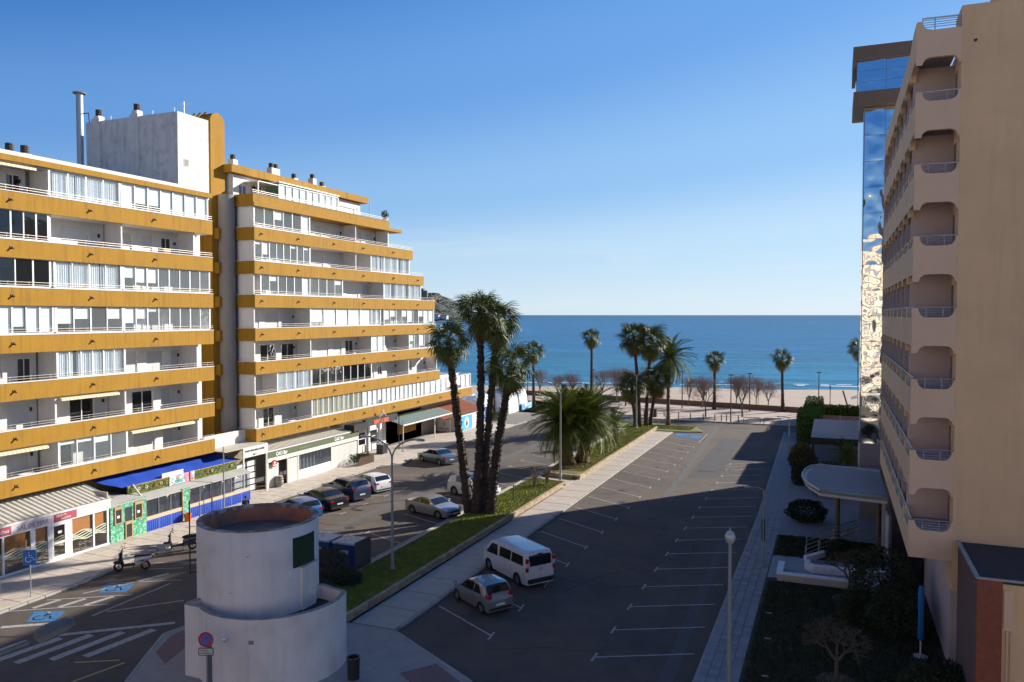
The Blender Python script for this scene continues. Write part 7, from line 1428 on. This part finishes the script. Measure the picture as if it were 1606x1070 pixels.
def date_palm(label, base, top, r0, r1, seed, nf=90, sc=1., group=None, low=-48):
    t = thing('date_palm', label, 'palm tree', base, 0, group); r_ = random.Random(seed); palm_trunk(t, base, top, r0, r1, seed, DTR, 520 if r0 > .3 else 250, .10); T = Vector(top) - Vector(base)
    for i in range(nf):
        f_ = i / nf; el = R(84 - (84 - low) * f_ ** .9 + r_.uniform(-7, 7)); az = i * 2.39996 + r_.uniform(-.2, .2)
        inst(None, t, (T.x + .12 * math.cos(az), T.y + .12 * math.sin(az), T.z + .2), (r_.uniform(-.35, .35), -el, az), sc * r_.uniform(.88, 1.1), 'frond', r_.choice(PF))
    return t
date_palm('left thick trunked date palm of the twin pair in the planter', (-24.1, 73.2, .42), (-24.3, 73.1, 4.4), .62, .52, 3, 135, 1.18, 'twin date palms in the planter')
date_palm('right thick trunked date palm of the twin pair in the planter', (-23.1, 74.8, .42), (-22.6, 75.0, 4.6), .56, .48, 5, 125, 1.12, 'twin date palms in the planter')
date_palm('slender date palm with drooping fronds at the right of the far palm group', (-20.7, 106.2, .16), (-20.6, 106.3, 9.0), .22, .20, 8, 62, 1.15, None, -62)
date_palm('small drooping date palm on the strip behind the twin pair', (-23.0, 87.6, .42), (-23.3, 87.8, 2.6), .18, .16, 9, 34, .62)
date_palm('low dark palm in front of the sunlit gap under the shelter', (1.2, 80.5, .1), (1.2, 80.5, 1.5), .2, .18, 12, 36, .6)
# bare trees
BARK = mat('grey_bark', (.20, .155, .13), .95, var=.25, scale=5); TWIG = mat('reddish_twig', (.36, .27, .23), .95, var=.25, scale=1)
def bare_mesh(seed, H_=6.0, spread=2.6, depth=6, th=.12):
    r_ = random.Random(seed); tr = MB(); tw_ = MB()
    def br(p_, d, L_, r0, lv):
        p2 = p_ + d * L_ * .5 + Vector((r_.uniform(-.06, .06), r_.uniform(-.06, .06), 0)) * L_; p3 = p2 + (d + Vector((r_.uniform(-.15, .15), r_.uniform(-.15, .15), .08))).normalized() * L_ * .5
        if lv <= 2: tr.tube([p_, p2, p3], [r0, r0 * .85, r0 * .68], 6 if lv == 0 else 5, False)
        else:
            e = d.orthogonal().normalized() * max(r0, .0062); g = d.cross(e); tw_.add([p_ - e, p_ + e, p3], [(0, 1, 2)]); tw_.add([p_ - g, p_ + g, p3], [(0, 1, 2)])
        if lv >= depth: return
        n_ = 4 if lv == 0 else 3
        for k in range(n_):
            a = 6.283 * (k + r_.random() * .6) / n_; o = d.orthogonal().normalized(); o2 = d.cross(o); sp = r_.uniform(.45, .85) if lv < 2 else r_.uniform(.35, .8)
            nd = (d + (o * math.cos(a) + o2 * math.sin(a)) * sp * (.62 if lv < 2 else 1.15) + Vector((0, 0, .32 if lv < 2 else .05))).normalized(); br(p3, nd, L_ * (r_.uniform(.66, .88) if lv else .85), r0 * .6, lv + 1)
        if lv >= 1: br(p2, (d + Vector((r_.gauss(0, .6), r_.gauss(0, .6), r_.gauss(.2, .4)))).normalized(), L_ * .6, r0 * .5, lv + 1)
    br(Vector((0, 0, 0)), Vector((r_.uniform(-.06, .06), r_.uniform(-.06, .06), 1)).normalized(), H_ * .25, th, 0); return tr, tw_
bares = []
for s in range(3):
    tr, tw_ = bare_mesh(s + 1); t = thing('bare_tree', 'x', 'tree', (0, 0, 0), 0, 'bare winter trees on the promenade'); tr.build('trunk', BARK, t); tw_.build('crown', TWIG, t, fix=False); bares.append(t)
blist = [(-17.4, 117.3, 6.6, 'bare tree standing on the open promenade left of the lamp pole'), (-22.0, 130.0, 5.4, 'bare tree by the beach wall just right of the date palm'), (-12.4, 119.3, 7.0, 'largest bare tree in the middle of the right promenade'), (-11.8, 134.3, 5.0, 'small thin bare tree leaning on the sand side of the wall'), (-37.8, 134.0, 6.0, 'bare tree behind the wall left of the slender palm'), (-31.6, 126.5, 7.0, 'large bare tree immediately right of the slender palm'), (-49.3, 134.0, 5.6, 'leftmost bare tree near the white tents'), (-41.4, 128.4, 5.6, 'bare tree between the lone sea palm and slender palm'), (-45.0, 131.2, 5.0, 'small bare tree behind the near lamp post arm'), (-34.2, 130.8, 6.4, 'bare tree overlapping the trunk of the slender palm'), (-19.6, 128.7, 5.2, 'bare tree between the date palm and the brown skirted palm'), (-14.6, 131.0, 5.6, 'bare tree behind the largest promenade tree'), (-27.6, 128.0, 6.4, 'bare tree directly left of the far palm group'), (-9.6, 130.0, 5.2, 'bare tree at the right end of the promenade row')]
for i, (x, y, h, lab) in enumerate(blist):
    if i < 3: o = bares[i]; o.location = (x, y, .1); o['label'] = lab
    else: o = dup(bares[i % 3], (x, y, .1), i * 1.3, lab)
    s_ = h / 6.3; o.scale = (s_ * 1.12, s_ * 1.12, s_)
# small pruned saplings on the near lawn and bare trees in the hotel garden
for i, (x, y, h, lab) in enumerate(((-23.4, 62.2, 1.7, 'pruned sapling stumps at the far end of the near lawn, left of the pair'), (-22.8, 63.6, 1.5, 'pruned sapling stumps at the far end of the near lawn, right of the pair'), (-23.3, 57.3, 1.3, 'single short stump standing on the sunlit near lawn'))):
    t = thing('pruned_sapling', lab, 'sapling', (x, y, .44)); r_ = random.Random(i + 3)
    for k in range(5 if i < 2 else 1): a = r_.random() * 6.28; MB().tube([(x, y, .44), (x + .25 * math.cos(a) * (i < 2), y + .25 * math.sin(a) * (i < 2), .44 + h * .6), (x + .3 * math.cos(a) * (i < 2) + .1, y + .3 * math.sin(a), .44 + h * r_.uniform(.8, 1.05))], [.07, .055, .04], 6).build('stem', BARK, t)
    if i < 2:
        q = MB()
        for k in range(60): c = Vector((x + r_.gauss(0, .25), y + r_.gauss(0, .25), .44 + h * r_.uniform(.4, 1))); d = Vector((r_.gauss(0, 1), r_.gauss(0, 1), 1)).normalized(); e = d.orthogonal().normalized(); q.quad(c, c + d * .1 + e * .03, c + d * .2, c + d * .1 - e * .03)
        q.build('leaves', mat('sapling_leaf', (.12, .10, .03), .8, var=.3), t, fix=False)
def frangi(label, x, y, h, seed):
    t = thing('bare_garden_tree', label, 'tree', (x, y, .12)); r_ = random.Random(seed); tr = MB(); lf = MB()
    def br(p_, d, L_, r0, lv):
        p2 = p_ + d * L_; tr.tube([p_, p_.lerp(p2, .5) + Vector((0, 0, -.04)), p2], [r0, r0 * .9, r0 * .8], 7)
        if lv == 4:
            for k in range(7): e = (d + Vector((r_.gauss(0, .8), r_.gauss(0, .8), r_.gauss(.2, .5)))).normalized(); g = e.orthogonal().normalized() * .03; lf.quad(p2, p2 + e * .12 + g, p2 + e * .26, p2 + e * .12 - g)
            return
        for k in range(3 if lv else 3):
            a = 6.283 * (k + .5 * r_.random()) / 3; o = d.orthogonal().normalized(); o2 = d.cross(o); br(p2, (d * .8 + (o * math.cos(a) + o2 * math.sin(a)) * r_.uniform(.55, .9) + Vector((0, 0, .2))).normalized(), L_ * r_.uniform(.6, .8), r0 * .68, lv + 1)
    br(Vector((x, y, .12)), Vector((r_.uniform(-.1, .1), 0, 1)).normalized(), h * .32, .09, 0); tr.build('trunk', mat('pale_bark', (.11, .09, .075), .9, var=.2), t); lf.build('crown', mat('dull_leaf', (.09, .08, .05), .9, var=.3), t, fix=False)
    MB().lathe([(.001, .02), (.75, .01), (.8, -.03)], (x, y, .14), 18).build('earth_ring', MATS['soil'], t)
frangi('bare garden tree with an earth ring below the hotel ramp', .8, 44.6, 2.9, 2); frangi('bare forked garden tree nearest the bottom edge of the picture', .2, 34.3, 2.6, 5)
# ================================================================== PERSON walking behind the tower
def person(label, x, y, rz):
    t = thing('person', label, 'person', (x, y, .13), rz)
    J = {'pelvis': (0, 0, .92), 'waist': (0, 0, 1.08), 'chest': (0, 0, 1.32), 'neck': (.02, 0, 1.47), 'shL': (0, .19, 1.40), 'shR': (0, -.19, 1.40), 'elL': (-.05, .27, 1.12), 'elR': (.02, -.26, 1.12), 'haL': (.10, .30, .90), 'haR': (.16, -.26, .92), 'hipL': (0, .09, .88), 'hipR': (0, -.09, .88), 'knL': (.12, .10, .50), 'knR': (-.05, -.10, .50), 'anL': (.10, .10, .09), 'anR': (-.22, -.10, .12), 'toL': (.26, .11, .03), 'toR': (-.08, -.10, .03), 'head': (.04, 0, 1.55)}
    rad = {'pelvis': .14, 'waist': .13, 'chest': .16, 'neck': .055, 'shL': .075, 'shR': .075, 'elL': .05, 'elR': .05, 'haL': .035, 'haR': .035, 'hipL': .10, 'hipR': .10, 'knL': .06, 'knR': .06, 'anL': .045, 'anR': .045, 'toL': .035, 'toR': .035, 'head': .06}
    E_ = [('pelvis', 'waist'), ('waist', 'chest'), ('chest', 'neck'), ('neck', 'head'), ('chest', 'shL'), ('chest', 'shR'), ('shL', 'elL'), ('elL', 'haL'), ('shR', 'elR'), ('elR', 'haR'), ('pelvis', 'hipL'), ('pelvis', 'hipR'), ('hipL', 'knL'), ('knL', 'anL'), ('hipR', 'knR'), ('knR', 'anR'), ('anL', 'toL'), ('anR', 'toR')]
    ks = list(J); me = bpy.data.meshes.new('body'); me.from_pydata([J[k] for k in ks], [(ks.index(a), ks.index(b_)) for a, b_ in E_], []); o = bpy.data.objects.new('body', me); C.objects.link(o)
    md = o.modifiers.new('s', 'SKIN'); 
    for i, k in enumerate(ks): me.skin_vertices[0].data[i].radius = (rad[k], rad[k]); me.skin_vertices[0].data[i].use_root = (k == 'pelvis')
    sb_ = o.modifiers.new('u', 'SUBSURF'); sb_.levels = 2; bpy.context.view_layer.update(); dg = bpy.context.evaluated_depsgraph_get(); me2 = bpy.data.meshes.new_from_object(o.evaluated_get(dg)); bpy.data.objects.remove(o)
    me2.materials.clear(); me2.materials.append(mat('dark_clothing', (.015, .015, .02), .9)); me2.materials.append(mat('skin', (.38, .22, .15), .6)); 
    for p_ in me2.polygons:
        p_.use_smooth = True
        if p_.center.z > 1.50 or (.84 < p_.center.z < .97 and abs(p_.center.y) > .2): p_.material_index = 1
    b = bpy.data.objects.new('body', me2); C.objects.link(b); b.parent = t
    h = MB().lathe([(.001, -.12), (.055, -.10), (.075, -.04), (.082, .03), (.07, .09), (.04, .12), (.001, .13)], (.05, 0, 1.64), 14); h.v = [(.05 + (v_[0] - .05) * 1.15, v_[1], v_[2]) for v_ in h.v]; o = h.build('head', MATS['skin'], None, smooth=True); o.parent = t
    h = MB().lathe([(.088, -.03), (.092, .04), (.078, .10), (.045, .135), (.001, .145)], (.035, 0, 1.645), 14); o = h.build('hair', mat('dark_hair', (.012, .01, .01), .8), None, smooth=True); o.parent = t
    for s_ in (1, -1): q = MB().lathe([(.001, -.012), (.012, 0), (.001, .012)], (.135, .03 * s_, 1.655), 6).build('eye', DARKM, None); q.parent = t; q = MB().lathe([(.001, -.025), (.015, 0), (.001, .025)], (.05, .085 * s_, 1.64), 6).build('ear', MATS['skin'], None); q.parent = t
    q = MB().lathe([(.001, -.02), (.014, -.01), (.001, .02)], (.148, 0, 1.625), 6).build('nose', MATS['skin'], None); q.parent = t
    return t
person('person in dark clothes walking on the pavement behind the tower rim', -39.35, 45.3, 2.6)
# buildings behind the camera that the mirrored column and the glass reflect
tb_ = thing('apartment_house', 'sunlit beige apartment house behind the camera seen only in reflections', 'apartment block', (0, -40, 0))
MB().box(-55, 40, -54, -40, 0, 27.5).build('wall', mat('sand_render', (.66, .50, .33), .9, var=.08, scale=.5), tb_); MB().box(-55.3, 40.3, -54, -39.7, 27.5, 27.9).build('roof', mat('terracotta', (.36, .13, .07), .9), tb_)
pm_ = MB().box(-.7, .7, 0, .08, 0, 1.5).build('window', DGL, tb_); pmm = pm_.data; bpy.data.objects.remove(pm_); pmm.materials.clear(); pmm.materials.append(INT)
for k in range(8):
    MB().box(-54, 39, -39.99, -38.8, 2.9 + k * 2.95, 3.6 + k * 2.95).build('balcony', WHT, tb_)
    for j in range(24): o = bpy.data.objects.new('window', pmm); C.objects.link(o); o.parent = tb_; o.location = (-52 + j * 3.9, .01, 1.2 + k * 2.95)
